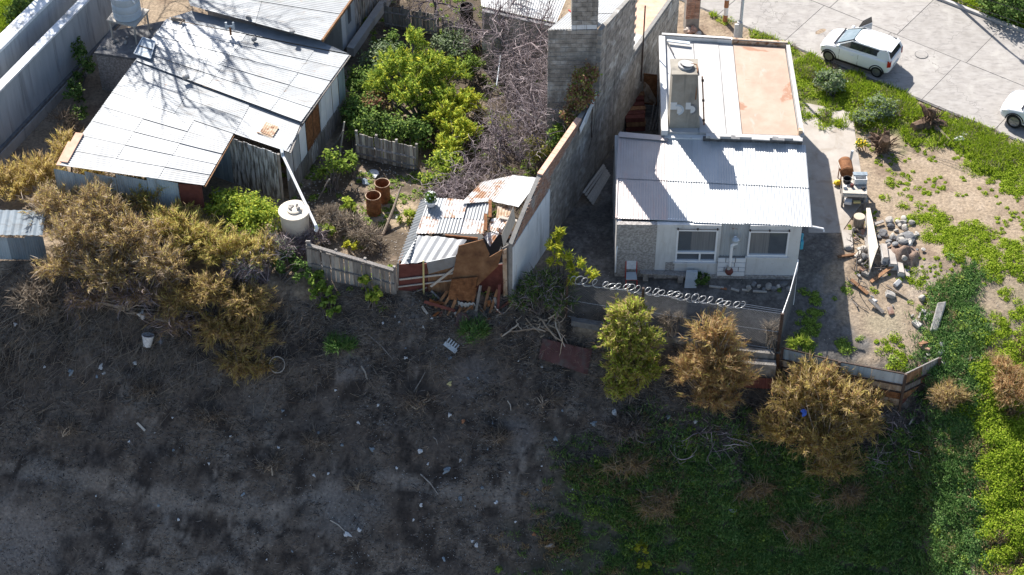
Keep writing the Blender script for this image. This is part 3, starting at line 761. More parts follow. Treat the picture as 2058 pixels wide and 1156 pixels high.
# front wall under the low eave
fa = P(128, 440); fb = P(372, 462)
for i in range(4):
    a = lerp(fa, fb, i / 4); b = lerp(fa, fb, (i + 1) / 4 - .004); z = np.array([0, 0, 1.0])
    sheet('wall_sheet', 'blue_tin', shed, a, b, b + z * 2.52, a + z * 2.72, .1, .012)
ma = P(373, 462); mb_ = P(418, 465)
wallbox('door_panel', 'maroon', shed, ma, mb_, 1.3, 2.5, .05)
wallbox('wall_board', 'pale_wood', shed, ma, lerp(ma, mb_, .25), 0, 1.28, .04)
wallbox('shade_backing', 'tar', shed, ma + np.array([.1, .5, 0]), na + np.array([0, .6, 0]), 0, 2.5, .05)  # dark upright sheet standing for the shade under the open eave
# rusted patch on the roof
pc = lerp(lerp(qL1[0], qL1[1], .86), lerp(qL1[3], qL1[2], .86), .55)
pu = unitv(qL1[1] - qL1[0]); pv = unitv(qL1[3] - qL1[0])
sheet('roof_patch', 'rust_pale', shed, pc - pu * .32 - pv * .34 + np.array([0, 0, .05]), pc + pu * .32 - pv * .34 + np.array([0, 0, .05]), pc + pu * .32 + pv * .34 + np.array([0, 0, .05]), pc - pu * .32 + pv * .34 + np.array([0, 0, .05]), .1, .01)
for k in range(2):
    e = pc + pv * (.42 - .0 * k) + pu * (-.1 + .12 * k) + np.array([0, 0, .04 + .02 * k])
    plank('patch_strip', 'rust_pale', shed, e - pu * .34, e + pu * .3, .05, .015)
# roof light: framed translucent panel
rl = lambda x, y: P(x, y, 3.06)
q = [rl(287, 78), rl(312, 86), rl(303, 120), rl(270, 110)]
b = MB(); b.slab([p + np.array([0, 0, .05]) for p in q], .04); sl = b.build('roof_light', 'litter_blue', shed)
for k in range(4): plank('bar', 'tank_grey', sl, q[k] + np.array([0, 0, .07]), q[(k + 1) % 4] + np.array([0, 0, .07]), .05, .03)
plank('bar', 'tar', sl, lerp(q[0], q[3], .5) + np.array([0, 0, .065]), lerp(q[1], q[2], .5) + np.array([0, 0, .065]), .05, .03)
# things lying on the roofs
def roof_item(kind, name, label, cat, p, s, mat, group='stones weighing down the tin roofs', rz=0.3):
    t = MB()
    rs = random.uniform(-.2, .2)
    t.box(np.array(p) + np.array([0, 0, s[2] / 2]), s, rz); o = t.build(name, mat, loc=p)
    bv = o.modifiers.new('worn', 'BEVEL'); bv.width = min(s) * .18; bv.segments = 2
    return tag(o, label, cat, group)
roof_item(0, 'brick', 'grey brick on the lap joint in the middle of the front tin roof', 'brick', P(374, 158, 3.0), (.3, .17, .16), 'block', 'bricks holding down the tin roof')
roof_item(0, 'brick', 'dark brick on the right side of the tin roof below the vent', 'brick', P(511, 82, 2.95), (.22, .15, .18), 'stone_dark', 'bricks holding down the tin roof', .9)
for k, (x, y, s, lb) in enumerate([(418, 23, .3, 'dark stone on the edge of the tall tin roof, furthest left of three'), (500, 42, .3, 'dark stone on the edge of the tall tin roof, middle of three'), (588, 67, .26, 'flat dark stone on the edge of the tall tin roof, furthest right of three')]):
    rock('roof_stone', P(x, y, 3.28), s, 'stone_dark', lb, 'stone', 'stones along the edge of the tall tin roof', sink=-.05, seed=k)
# H-shaped vent cowl
c = P(464, 70, 3.0)
t = thing('vent_pipe', 'small H-shaped metal vent pipe standing on the tin roof', 'vent', c)
b = MB(); b.tube([c, c + np.array([0, 0, .45])], .05, 8); b.build('pipe', 'rust', t)
b = MB(); b.tube([c + np.array([-.16, 0, .45]), c + np.array([.16, 0, .45])], .05, 8); b.build('crossbar', 'grey_plastic', t)
for s_ in (-1, 1):
    b = MB(); b.tube([c + np.array([.16 * s_, 0, .3]), c + np.array([.16 * s_, 0, .66])], .05, 8); b.build('cowl', 'grey_plastic', t)
c = P(361, 42, 3.1)
b = MB(); b.tube([c + np.array([-.35, .1, .05]), c + np.array([0, 0, .08]), c + np.array([.25, -.05, .05])], [.09, .08, .05], 7); b.tube([c + np.array([.2, 0, .06]), c + np.array([.05, -.35, .05])], [.05, .03], 6)
tag(b.build('driftwood', 'log', loc=c), 'short forked log lying on the top corner of the tin roof', 'log')

# ================================================================ TALLER TIN HOUSE, TOP LEFT
zh = 3.3
qH = [P(330, -120, zh + .35), P(790, -120, zh), P(645, 81, zh - .1), P(383, 12, zh + .2)]
th = thing('tin_house', 'taller tin house with fine ribbed roof and pale blue door, behind the shed', 'house', P(600, 80))
roof_grid(th, qH, [0, .5, 1], [0, .25, .5, .75, 1], lambda i, j: 'galv', pitch=.125, amp=.018)
plank('fascia', 'brown_wood', th, P(648, 82, zh - .16), P(792, -118, zh - .06), .08, .14)
ha = P(688, 103); hb = P(775, -20)
hn = unitv(np.array([(hb - ha)[1], -(hb - ha)[0], 0]))
for i in range(10):
    a = lerp(ha, hb, i / 10); b = lerp(ha, hb, (i + 1) / 10 - .008)
    if i in (1, 2): continue
    wallbox('wall_board', 'peel_wood' if i > 2 else 'whitewash', th, a, b, 0, 3.12, .05)
a, b = lerp(ha, hb, .1), lerp(ha, hb, .3)
wallbox('lintel', 'whitewash', th, a, b, 2.1, 3.1, .05)
d_ = wallbox('door', 'tank_grey', th, a, b, 0, 2.1, .05)
dp = MB()
for lo, hi in ((.25, .55),):
    dp.bar(lerp(a, b, .4) + hn * .04 + np.array([0, 0, 1.0]), lerp(a, b, .4) + hn * .04 + np.array([0, 0, 1.9]), .3, .02, hn)
dp.build('door_glass', 'glass_dark', th)
pa = ha + hn * .5; pb = hb + hn * .5
wallbox('plinth', 'greywall', th, pa - unitv(hb - ha) * .2, pb, -.1, .45, .35)
wallbox('end_wall', 'grey_tin', th, P(690, 105), P(420, 40), 0, 2.9, .05)

# ================================================================ WALLS AND TANK, FAR LEFT
iw = thing('boundary_wall', 'high bluish rendered boundary wall with a ledge running along the left edge', 'wall', P(60, 260))
g0 = P(-170, 470); g1 = P(258, 62)
du = unitv(g1 - g0); dn = np.array([du[1], -du[0], 0])       # dn points to the sheds
t0 = P(-120, 300, 3.2); 
# wall face line found from its top edge
ta, tb = P(-110, 292, 3.2), P(232, -58, 3.2)
ta = np.array([ta[0], ta[1], 0]); tb = np.array([tb[0], tb[1], 0]); du = unitv(tb - ta); dn = np.array([du[1], -du[0], 0])
wl = np.linalg.norm(tb - ta)
nb_ = 5
for i in range(nb_):
    a = lerp(ta, tb, i / nb_) - dn * .12; b = lerp(ta, tb, (i + 1) / nb_) - dn * .12 - du * .012
    wallbox('wall_bay', 'bluewall', iw, a, b, .35, 3.1, .24)
wallbox('coping', 'whitewash', iw, ta - dn * .16, tb - dn * .16, 3.1, 3.2, .42)
wallbox('footing', 'greywall', iw, ta + dn * .02, tb + dn * .02, -.3, .55, .34)
wallbox('ledge', 'stone_dark', iw, ta + dn * .05, tb + dn * .05, .55, .68, .2)
ow = thing('white_parapet', 'long white parapet wall behind the bluish wall in the top left corner', 'wall', P(30, 110))
oa, ob = P(-110, 208, 3.45), P(150, -50, 3.45)
oa = np.array([oa[0], oa[1], 0]); ob = np.array([ob[0], ob[1], 0]); ou = unitv(ob - oa); on = np.array([ou[1], -ou[0], 0])
wallbox('wall_body', 'bluewall', ow, oa - on * .2, ob - on * .2, -.3, 3.3, .4)
wallbox('coping', 'whitewash', ow, oa - on * .3, ob - on * .3, 3.3, 3.45, .64)

hut = thing('concrete_hut', 'low rough concrete hut carrying the water tank stand', 'hut', P(250, 130))
zt = 2.1
hq = [P(192, 105, zt), P(222, 64, zt), P(345, 40, zt), P(300, 120, zt)]
b = MB(); b.prism(hq, -.1, zt - .12); b.build('wall', 'stucco', hut)
cen = sum(hq) / 4
b = MB(); b.prism([cen + (p - cen) * 1.04 for p in hq], zt - .119, zt); b.build('roof_slab', 'stone_dark', hut)
for k in range(14):
    u, v = random.random(), random.random(); p = bil(hq, u * .8 + .1, v * .8 + .1)
    rock('rubble', [p[0], p[1], zt], random.uniform(.08, .2), 'stone', parent=hut, seed=k)
st = thing('tank_stand', 'pale square platform on four thin legs under the grey tank', 'stand', P(255, 65, zt))
zs = zt + 1.05
sq = [P(214, 40, zs), P(271, 54, zs), P(300, 19, zs), P(240, 6, zs)]
b = MB(); b.slab(sq, .07); b.build('platform', 'pale_wood', st)
cen = sum(sq) / 4
for p in sq:
    q = cen + (p - cen) * .86
    plank('leg', 'pale_wood', st, [q[0], q[1], zt], [q[0], q[1], zs - .07], .07, .07, (1, 0, 0))
tk = thing('water_tank', 'upright grey-blue plastic water tank on the stand at the top edge', 'water tank', cen)
b = MB(); c = cen + np.array([0, 0, .001])
b.lathe(c, [(.60, 0), (.63, .03), (.61, .1), (.63, .35), (.61, .38), (.63, .41), (.63, .75), (.61, .78), (.63, .81), (.63, 1.15), (.5, 1.3), (.2, 1.38)], 28); b.build('tank_body', 'tank_grey', tk, True)
b = MB(); b.lathe(c + np.array([0, 0, 1.38]), [(.2, 0), (.21, .06), (.0, .08)], 18); b.build('lid', 'black_trim', tk, True)
b = MB(); b.tube([c + np.array([.45, -.42, .95]), c + np.array([.52, -.5, .95]), c + np.array([.5, -.55, 1.05]), c + np.array([.42, -.5, 1.1])], .03, 6); b.build('valve', 'frame_white', tk)

# ================================================================ BLOCK HOUSE AND LONG BLOCK WALL
la = P(1040, 597, -.3); lb = P(1230, 300, 0); la = np.array([la[0], la[1], 0]); lb = np.array([lb[0], lb[1], 0])
lu = unitv(lb - la); ln_ = np.array([lu[1], -lu[0], 0])     # ln_ faces the alley on the right
def wl_pt(px, py): return on_wall(px, py, la, lb)
def wl_s(px, py): return (wl_pt(px, py) - la) @ lu, wl_pt(px, py)[2]
def W3(s_, z, off=0.0): return la + lu * s_ + ln_ * off + np.array([0, 0, z])
lw = thing('block_wall', 'very long tall grey block wall along the dark alley, white-painted and brick-topped at its lower end', 'wall', la)
lw['label'] = 'very long tall block wall along the dark alley, partly whitewashed at its lower end'
def wall_top(s_):
    if s_ < 2.26: return np.interp(s_, [-.45, .9, 2.26], [2.9, 3.7, 4.28])
    if s_ < 8.2: return 4.3 + .02 * math.sin(s_ * 3)
    if s_ < 12.04: return np.interp(s_, [8.2, 11.3, 12.04], [7.42, 6.98, 6.5])
    return np.interp(s_, [12, 17.5], [3.7, 3.6])
# core of mortar, in steps
core = MB()
ss = np.concatenate([np.linspace(-.45, 2.26, 8), np.linspace(2.6, 8.2, 8)]); ss = list(ss) + [8.2, 9.5, 11.3, 12.04, 17.6]
segs = list(zip(ss[:-1], ss[1:]))
for a, b in segs:
    if b - a < 1e-6: continue
    e = 1e-3
    core.hexa([W3(a, -1.2, -.02), W3(b, -1.2, -.02), W3(b, -1.2, -.19), W3(a, -1.2, -.19)],
              [W3(a, wall_top(a + e) - .012, -.02), W3(b, wall_top(b - e) - .012, -.02), W3(b, wall_top(b - e) - .012, -.19), W3(a, wall_top(a + e) - .012, -.19)])
core.build('mortar_core', 'mortar', lw)
cand = []
bl, bh = .42, .215
rows = int(8.6 / bh)
for r_ in range(rows):
    z0 = -1.0 + r_ * bh
    s0 = -.45 + (bl / 2 if r_ % 2 else 0) - bl
    for k in range(46):
        a = max(s0 + k * bl, -.45); b = min(s0 + (k + 1) * bl, 17.6)
        if b - a < .08: continue
        m = (a + b) / 2
        if z0 + bh > wall_top(m) + .02: continue
        if m < 3.13 and z0 + bh < 3.05: continue        # whitewashed stretch
        if m < 6.3 and z0 > np.interp(m, [0, 6.3], [2.95, 3.75]): continue      # brick topping
        cand.append((a, b, z0, m))
cand.sort(key=lambda c: (c[2] < 1.2, c[3]))
rest = MB()
for i, (a, b, z0, m) in enumerate(cand):
    pr = random.uniform(.0, .014); g = .009
    if i < 290:
        piece('block', 'block', lw, W3(m, z0 + bh / 2, -.105 + pr / 2), lu * (b - a - 2 * g), ln_ * (.19 + pr), np.array([0, 0, bh - 2 * g]))
    else:
        rest.hexa([W3(a + g, z0 + g, -.01), W3(b - g, z0 + g, -.01), W3(b - g, z0 + g, pr), W3(a + g, z0 + g, pr)],
                  [W3(a + g, z0 + bh - g, -.01), W3(b - g, z0 + bh - g, -.01), W3(b - g, z0 + bh - g, pr), W3(a + g, z0 + bh - g, pr)])
o = rest.build('block_courses', 'block', lw); o['kind'] = 'stuff'
wh = MB()
wh.hexa([W3(-.46, -1.2, -.01), W3(3.1, -1.2, -.01), W3(3.1, -1.2, .02), W3(-.46, -1.2, .02)], [W3(-.46, 2.75, -.01), W3(3.1, 3.0, -.01), W3(3.1, 3.0, .02), W3(-.46, 2.75, .02)])
wh.build('whitewash', 'whitewash', lw)
br = MB(); k = 0
for r_ in range(26):
    z0 = 2.3 + r_ * .078
    for k in range(27):
        a = -.44 + (k + .5 * (r_ % 2)) * .25; b = a + .238; m = (a + b) / 2
        if z0 + .07 > wall_top(m) or m > 6.2: continue
        if m < 3.13 and z0 < np.interp(m, [-.4, 3.1], [2.76, 3.02]): continue
        if m >= 3.13 and z0 < np.interp(m, [0, 6.3], [3.2, 3.97]): continue
        pr = random.uniform(.004, .022)
        br.hexa([W3(a, z0, -.01), W3(b, z0, -.01), W3(b, z0, pr), W3(a, z0, pr)], [W3(a, z0 + .066, -.01), W3(b, z0 + .066, -.01), W3(b, z0 + .066, pr), W3(a, z0 + .066, pr)])
o = br.build('brick_courses', 'brick', lw); o['kind'] = 'stuff'
cap = MB()
for i in range(14):
    a = 2.3 + i * .28; cap.hexa([W3(a, 4.3, -.2), W3(a + .27, 4.3, -.2), W3(a + .27, 4.3, .03), W3(a, 4.3, .03)], [W3(a, 4.36, -.2), W3(a + .27, 4.36, -.2), W3(a + .27, 4.36, .03), W3(a, 4.36, .03)])
cap.build('coping', 'salmon', lw)

# white boards leaning on top of the wall
wbd = thing('leaning_board', 'pale grey boards leaning over the top of the long block wall by the red shrub', 'boards', W3(6.5, 4.3, 0))
for k, (x0, y0, x1, y1) in enumerate([(1196, 186, 1172, 246), (1190, 205, 1162, 262)]):
    plank('board', 'tank_grey' if k == 0 else 'whitewash', wbd, wl_pt(x0, y0) + ln_ * .05, wl_pt(x1, y1) + ln_ * .08, .34, .03, ln_)
b = MB(); b.tube([W3(7.3, 2.6, .06), W3(7.3, 4.2, .06)], .025, 6); b.build('strut', 'dark_steel', wbd)

# ---------------- the block house behind the wall
zt = 7.4
bh_ = thing('block_house', 'tall grey block house with a square chimney stack and sloping white roof at the top', 'house', W3(8.3, 0, -1))
c0 = W3(8.22, 0, -.2)
left = P(1102, 63, zt - .05); fd = np.array([left[0] - c0[0], left[1] - c0[1], 0]); fl = np.linalg.norm(fd); fd = fd / fl; fn = np.array([fd[1], -fd[0], 0]); fn = -fn if fn[1] > 0 else fn
def FW3(s_, z, off=0.0): return c0 + fd * s_ + fn * off + np.array([0, 0, z])
b = MB(); b.hexa([FW3(0, 0, -.15), FW3(fl, 0, -.15), FW3(fl, 0, 0), FW3(0, 0, 0)], [FW3(0, zt - .03, -.15), FW3(fl, zt - .03, -.15), FW3(fl, zt - .03, 0), FW3(0, zt - .03, 0)])
b.build('mortar_core', 'mortar', bh_)
for r_ in range(34):
    z0 = zt - (r_ + 1) * bh
    for k in range(-1, 8):
        a = max(k * bl + (bl / 2 if r_ % 2 else 0), 0); e = min(k * bl + (bl / 2 if r_ % 2 else 0) + bl, fl)
        if e - a < .08 or z0 < 2.0: continue
        pr = random.uniform(0, .014)
        piece('block', 'block', bh_, FW3((a + e) / 2, z0 + bh / 2, -.06 + pr / 2), fd * (e - a - .018), fn * (.14 + pr), np.array([0, 0, bh - .018]))
# chimney stack
ch0, ch1 = .02, 1.06
zc = zt
st_ = MB(); st_.hexa([FW3(ch0 + .03, zc, -.98), FW3(ch1 - .03, zc, -.98), FW3(ch1 - .03, zc, -.06), FW3(ch0 + .03, zc, -.06)], [FW3(ch0 + .03, zc + 3.4, -.98), FW3(ch1 - .03, zc + 3.4, -.98), FW3(ch1 - .03, zc + 3.4, -.06), FW3(ch0 + .03, zc + 3.4, -.06)])
chm = st_.build('chimney', 'mortar', bh_)
for r_ in range(15):
    z0 = zc + .01 + r_ * .22
    for k in range(3):
        a = ch0 + (k - .5 * (r_ % 2)) * .42; e = a + .42; a = max(a, ch0); e = min(e, ch1)
        if e - a < .06: continue
        m = 'whitewash' if r_ == 0 else 'block'
        piece('block', m, chm, FW3((a + e) / 2, z0 + .11, -.06 + random.uniform(0, .012)), fd * (e - a - .016), fn * .1, np.array([0, 0, .205]))
    for k in range(3):
        a = .1 + (k - .5 * (r_ % 2)) * .42; e = min(a + .42, 1.0); a = max(a, .0)
        if e - a < .06: continue
        p = FW3(ch0 + .02, z0 + .11, 0) - fn * ((a + e) / 2)
        piece('block', 'block', chm, p, fd * .1, fn * (e - a - .016), np.array([0, 0, .205]))
# white ribbed roof
rq = [FW3(0, zt, 0) + lu * 3.8 - np.array([0, 0, .85]), FW3(fl, zt, 0) + lu * 3.8 - np.array([0, 0, .85]), FW3(fl, zt, -.02), FW3(.05, zt, -.02)]
roof_grid(bh_, [rq[1], rq[0], rq[3], rq[2]], [0, .5, 1], [0, .5, 1], lambda i, j: 'white_tin', along='v', pitch=.12)
# antenna bracket
plank('roof_batten', 'red_paint', bh_, P(1143, 20, zt + .1), P(1158, 34, zt + .1), .05, .05)
b = MB(); b.tube([P(1150, 40, zt + .05), P(1156, 36, zt + .05), P(1158, 42, zt + .05), P(1151, 46, zt + .05)], .02, 5, True); b.build('wire_loop', 'yellow', bh_)

# ---------------- low white-roofed house beside it
zt2 = 3.3
lh = thing('white_roof_house', 'low house with a broad white corrugated roof left of the chimney stack', 'house', P(1040, 120))
wq = [P(950, -130, zt2 + .35), P(1190, -130, zt2 + .35), P(1118, 46, zt2), P(968, 13, zt2)]
roof_grid(lh, wq, [0, .33, .66, 1], [0, .5, 1], lambda i, j: 'white_tin', along='v', pitch=.12)
a, b = P(1116, 50, zt2 - .1), P(970, 18, zt2 - .1)
wallbox('front_wall', 'block', lh, a, b, 0, zt2 - .08, .2)
plank('fascia', 'stone_dark', lh, a + np.array([0, -.12, 0]), b + np.array([0, -.12, 0]), .05, .16, (0, 1, 0))
wb2 = thing('grey_box', 'pale grey square meter box standing in front of the low white-roofed house', 'box', P(1058, 92))
b = MB(); b.box(P(1058, 92) + np.array([0, 0, .55]), (.55, .4, 1.1), -.1); b.build('cabinet', 'tank_grey', wb2)
b = MB(); b.box(P(1058, 92) + np.array([0, 0, 1.13]), (.62, .47, .06), -.1); b.build('lid', 'litter_white', wb2)

# ---------------- low roof strip behind the far end of the wall
zs2 = 3.35
ns = thing('strip_house', 'narrow white roof with a pink yard behind the far end of the long wall', 'house', W3(14, 0, -1))
b = MB(); b.hexa([W3(12.1, 0, -.2), W3(13.9, 0, -.2), W3(13.9, 0, -1.6), W3(12.1, 0, -1.6)], [W3(12.1, zs2, -.2), W3(13.9, zs2, -.2), W3(13.9, zs2, -1.6), W3(12.1, zs2, -1.6)]); b.build('roof_slab', 'roof_white', ns)
b = MB(); b.hexa([W3(13.95, 0, -.2), W3(17.5, 0, -.2), W3(17.5, 0, -1.7), W3(13.95, 0, -1.7)], [W3(13.95, zs2 - .5, -.2), W3(17.5, zs2 - .5, -.2), W3(17.5, zs2 - .5, -1.7), W3(13.95, zs2 - .5, -1.7)]); b.build('pink_terrace', 'salmon', ns)
b = MB(); b.tube([W3(13.0, 1.6, .06), W3(13.0, 5.6, .06)], .035, 6); tag(b.build('wall_pipe', 'dark_steel', loc=W3(13.0, 1.6, .06)), 'thin dark pipe standing up from the far end of the long wall', 'pipe')
bp = thing('brick_pillar', 'square brown brick gate pillar at the top edge beside the street verge', 'pillar', P(1388, 60))
c = P(1388, 60)
b = MB(); b.box(c + np.array([0, 0, 1.6]), (.62, .62, 3.2), .1); pc_ = b.build('pillar_core', 'mortar', bp)
for r_ in range(20):
    z0 = .9 + r_ * .11
    for k in range(3):
        piece('brick', 'brick', bp, c + np.array([-.21 + k * .21 , -.30 + (-.21 + k * .21) * .1, z0]), np.array([.195, .02, 0]), np.array([-.003, .05 + random.uniform(0, .02), 0]), np.array([0, 0, .095]))
rm = P(1394, 76)
for k in range(16):
    a = random.uniform(0, 6.28); r_ = random.uniform(0, .55)
    rock('rubble_stone', G(rm + np.array([math.cos(a) * r_ * 1.2, math.sin(a) * r_, 0])) + np.array([0, 0, max(0, .4 - r_ * .7)]), random.uniform(.18, .38), 'brick' if k % 3 else 'stone', ('reddish' if k % 3 else 'grey') + ' rubble stone at the ' + ('left' if math.cos(a) < -.4 else 'right' if math.cos(a) > .4 else 'back' if math.sin(a) > 0 else 'front') + (' edge' if r_ > .3 else ' middle') + ' of the heap below the brick pillar', 'stone', 'rubble heap by the brick pillar', seed=50 + k)

# ================================================================ RIGHT-HAND HOUSE
A_ = P(1235, 553, -.12); B_ = P(1599, 557, -.12)
A_ = np.array([A_[0], A_[1], 0]); B_ = np.array([B_[0], B_[1], 0]); hd = unitv(B_ - A_); hn_ = np.array([hd[1], -hd[0], 0]); HL = np.linalg.norm(B_ - A_)
def hs(px, py):
    p = on_wall(px, py, A_, B_); return (p - A_) @ hd, p[2]
def H3(s_, z, off=0.0): return A_ + hd * s_ + hn_ * off + np.array([0, 0, z])
house = thing('white_house', 'small white house with sloping tin roof, two front windows and flat-roofed rear block', 'house', H3(HL / 2, 0))
print('HOUSE', HL, hs(1240, 440), hs(1630, 453), hs(1360, 462), hs(1443, 523), hs(1505, 465), hs(1585, 512), hs(1443, 450), hs(1317, 450))
ZT = 2.62
def hbox(name, m, s0, s1, z0, z1, d0, d1, parent=house):
    b = MB(); b.hexa([H3(s0, z0, d0), H3(s1, z0, d0), H3(s1, z0, d1), H3(s0, z0, d1)], [H3(s0, z1, d0), H3(s1, z1, d0), H3(s1, z1, d1), H3(s0, z1, d1)])
    return b.build(name, m, parent)
s_st = hs(1318, 500)[0]
w1a, w1z1 = hs(1361, 461); w1b, _ = hs(1444, 461); w1z0 = hs(1361, 525)[1]
ra = hs(1446, 500)[0]; rb = hs(1503, 500)[0]
w2a, w2z1 = hs(1506, 464); w2b = hs(1588, 464)[0]; w2z0 = hs(1506, 514)[1]
hbox('stucco_bay', 'stucco', 0, s_st, -.6, ZT, -.2, .02)
wm = MB()
def wseg(s0, s1, z0, z1, d0=-.2, d1=.0):
    wm.hexa([H3(s0, z0, d0), H3(s1, z0, d0), H3(s1, z0, d1), H3(s0, z0, d1)], [H3(s0, z1, d0), H3(s1, z1, d0), H3(s1, z1, d1), H3(s0, z1, d1)])
wseg(s_st + .001, w1a, -.02, ZT); wseg(w1a, w1b, -.02, w1z0); wseg(w1a, w1b, w1z1, ZT); wseg(w1b, ra, -.02, ZT)
wseg(rb, w2a, -.02, ZT); wseg(w2a, w2b, -.02, w2z0); wseg(w2a, w2b, w2z1, ZT); wseg(w2b, HL, -.02, ZT)
wm.build('front_wall', 'white_paint', house)
hbox('foundation', 'stucco', s_st, HL + .02, -.8, -.022, -.2, .06)
hbox('damaged_patch', 'stucco', hs(1338, 520)[0], w1a, -.02, .62, .001, .012)
def window(s0, s1, z0, z1, cross):
    f = MB(); t = .07
    def fr(a, b, c, d, o0=-.08, o1=.035): f.hexa([H3(a, c, o0), H3(b, c, o0), H3(b, c, o1), H3(a, c, o1)], [H3(a, d, o0), H3(b, d, o0), H3(b, d, o1), H3(a, d, o1)])
    fr(s0, s0 + t, z0, z1); fr(s1 - t, s1, z0, z1); fr(s0 + t, s1 - t, z0, z0 + t); fr(s0 + t, s1 - t, z1 - t, z1)
    zc = z0 + .44
    if cross:
        fr(s0 + t, s1 - t, zc, zc + .09); sc_ = s0 + (s1 - s0) * .6; fr(sc_ - .035, sc_ + .035, z0 + t, zc)
    win = f.build('window', 'frame_white', house)
    if cross:
        hbox('pane', 'glass_dark', s0 + t, s0 + (s1 - s0) * .36, zc + .09, z1 - t, -.075, -.05, win); hbox('pane', 'curtain', s0 + (s1 - s0) * .36 + .004, s1 - t, zc + .09, z1 - t, -.075, -.05, win)
        hbox('pane', 'glass_dark', s0 + t, sc_ - .035, z0 + t, zc, -.075, -.05, win); hbox('pane', 'glass_dark', sc_ + .035, s1 - t, z0 + t, zc, -.075, -.05, win)
    else:
        m_ = s0 + (s1 - s0) * .52
        hbox('pane', 'curtain', s0 + t, m_, z0 + t, z1 - t, -.075, -.05, win); hbox('pane', 'glass_dark', m_ + .004, s1 - t, z0 + t, z1 - t, -.075, -.05, win)
    b = MB(); b.tube([H3(s0 - .02, z1 + .05, .06), H3(s1 + .02, z1 + .05, .06)], .012, 5); b.build('blind_rail', 'dark_steel', win)
    hbox('sill', 'white_paint', s0 - .06, s1 + .06, z0 - .07, z0 - .001, 0.002, .1, win)
    for k in range(3):
        s_ = s0 + (s1 - s0) * (.02 + .48 * k); hbox('bracket', 'dark_steel', s_ - .02, s_ + .02, z1 + .01, z1 + .09, .002, .075, win)
window(w1a, w1b, w1z0, w1z1, True)
window(w2a, w2b, w2z0, w2z1, False)
# tin-lined stove recess
zb = hs(1470, 516)[1]
sheet('tin_panel', 'grey_tin', house, H3(ra, zb, -.06), H3(rb, zb, -.06), H3(rb, ZT + .05, -.06), H3(ra, ZT + .05, -.06), .11, .012)
hbox('recess_back', 'tar', ra, rb, -.1, ZT, -.2, -.08)
fa_, fb_ = hs(1441, 535)[0], hs(1498, 535)[0]; zf0 = -.02
fp = hbox('fireplace', 'mortar', fa_ + .02, fb_ - .02, zf0, zb, -.06, .06)
nr_ = 4; rh = (zb - zf0) / nr_
for r_ in range(nr_):
    cuts = [0, .5, 1] if r_ == 0 else ([0, .25, .47, .75, 1] if r_ == 1 else ([0, .42, .6, 1] if r_ == 2 else [0, .28, .62, 1]))
    for a, b in zip(cuts[:-1], cuts[1:]):
        a = fa_ + (fb_ - fa_) * a; b = fa_ + (fb_ - fa_) * b
        piece('brick', 'frame_white', fp, H3((a + b) / 2, zf0 + (r_ + .5) * rh, .05), hd * (b - a - .035), hn_ * (.09 + random.uniform(0, .015)), np.array([0, 0, rh - .035]))
sx = hs(1469, 500)[0]
fl_ = thing('stove_flue', 'white stove flue with cowl rising between the two windows', 'flue', H3(sx, .3, .2))
b = MB(); b.tube([H3(sx, .62, .19), H3(sx, 1.75, .19)], .06, 10); b.tube([H3(sx, 1.72, .19), H3(sx + .12, 1.86, .24), H3(sx + .2, 1.9, .26)], .065, 8); b.build('pipe', 'frame_white', fl_, True)
b = MB(); b.lathe(H3(sx + .13, 1.95, .22), [(.0, 0), (.13, .02), (.15, .12), (.08, .2), (.0, .22)], 12); b.build('cowl', 'grey_plastic', fl_, True)
b = MB(); b.tube([H3(sx + .1, 2.1, .1), H3(sx + .22, 2.05, .3)], .07, 8); b.build('hood', 'frame_white', fl_, True)
b = MB(); b.tube([H3(sx - .02, .62, .19), H3(sx - .03, .42, .2)], [.065, .1], 10); b.build('elbow', 'pale_wood', fl_, True)
b = MB(); b.lathe(H3(sx - .01, .18, .2), [(0, 0), (.12, .04), (.17, .14), (.14, .26), (.06, .32), (0, .33)], 14); b.build('firepot', 'maroon', fl_, True)
# side walls
zA = 3.3
rbL = P(1244, 268, 3.34); rbR = P(1619, 292, 3.3)
dep = lambda p: (p - A_) @ (-hn_)
wallL = MB(); DL = dep(rbL)
wallL.hexa([H3(0, -.6, -.2), H3(.18, -.6, -.2), H3(.18, -.6, -DL), H3(0, -.6, -DL)], [H3(0, ZT, -.2), H3(.18, ZT, -.2), H3(.18, zA - .06, -DL), H3(0, zA - .06, -DL)]); wallL.build('side_wall', 'greywall', house)
wallR = MB()
wallR.hexa([H3(HL - .18, -.6, -.2), H3(HL, -.6, -.2), H3(HL, -.6, -DL), H3(HL - .18, -.6, -DL)], [H3(HL - .18, ZT, -.2), H3(HL, ZT, -.2), H3(HL, zA - .06, -DL), H3(HL - .18, zA - .06, -DL)]); wallR.build('side_wall', 'white_paint', house)
# sloping tin roof
eL = P(1238, 438, 2.72); eR = P(1632, 454, 2.66)
rq = [rbL, rbR, eR, eL]
ucut = [0, .135, .265, .40, .53, .66, .79, .90, 1.0]
for i in range(8):
    for j in range(2):
        u0, u1 = ucut[i] - .006 * (i > 0), ucut[i + 1]
        v0, v1 = (0, .54) if j == 0 else (.52, 1.0 + [0, 0, 0, .012, .012, .0, 0, .01][i])
        dz = np.array([0, 0, .008 * (i % 2) - .024 * j + random.uniform(0, .004)])
        c = [bil(rq, u0, v0) + dz, bil(rq, u1, v0) + dz, bil(rq, u1, v1) + dz, bil(rq, u0, v1) + dz]
        sheet('roof_sheet', 'pink_tin' if i < 2 else 'house_tin', house, c[0], c[1], c[2], c[3], .105, .0065, .006, 3)
plank('ridge_flashing', 'pink_tin', house, rbL + np.array([0, -.1, .03]), P(1342, 277, 3.36) + np.array([0, -.05, 0]), .32, .02)
plank('eave_board', 'frame_white', house, eL + np.array([.05, .1, -.06]), eR + np.array([-.05, .1, -.06]), .04, .1)
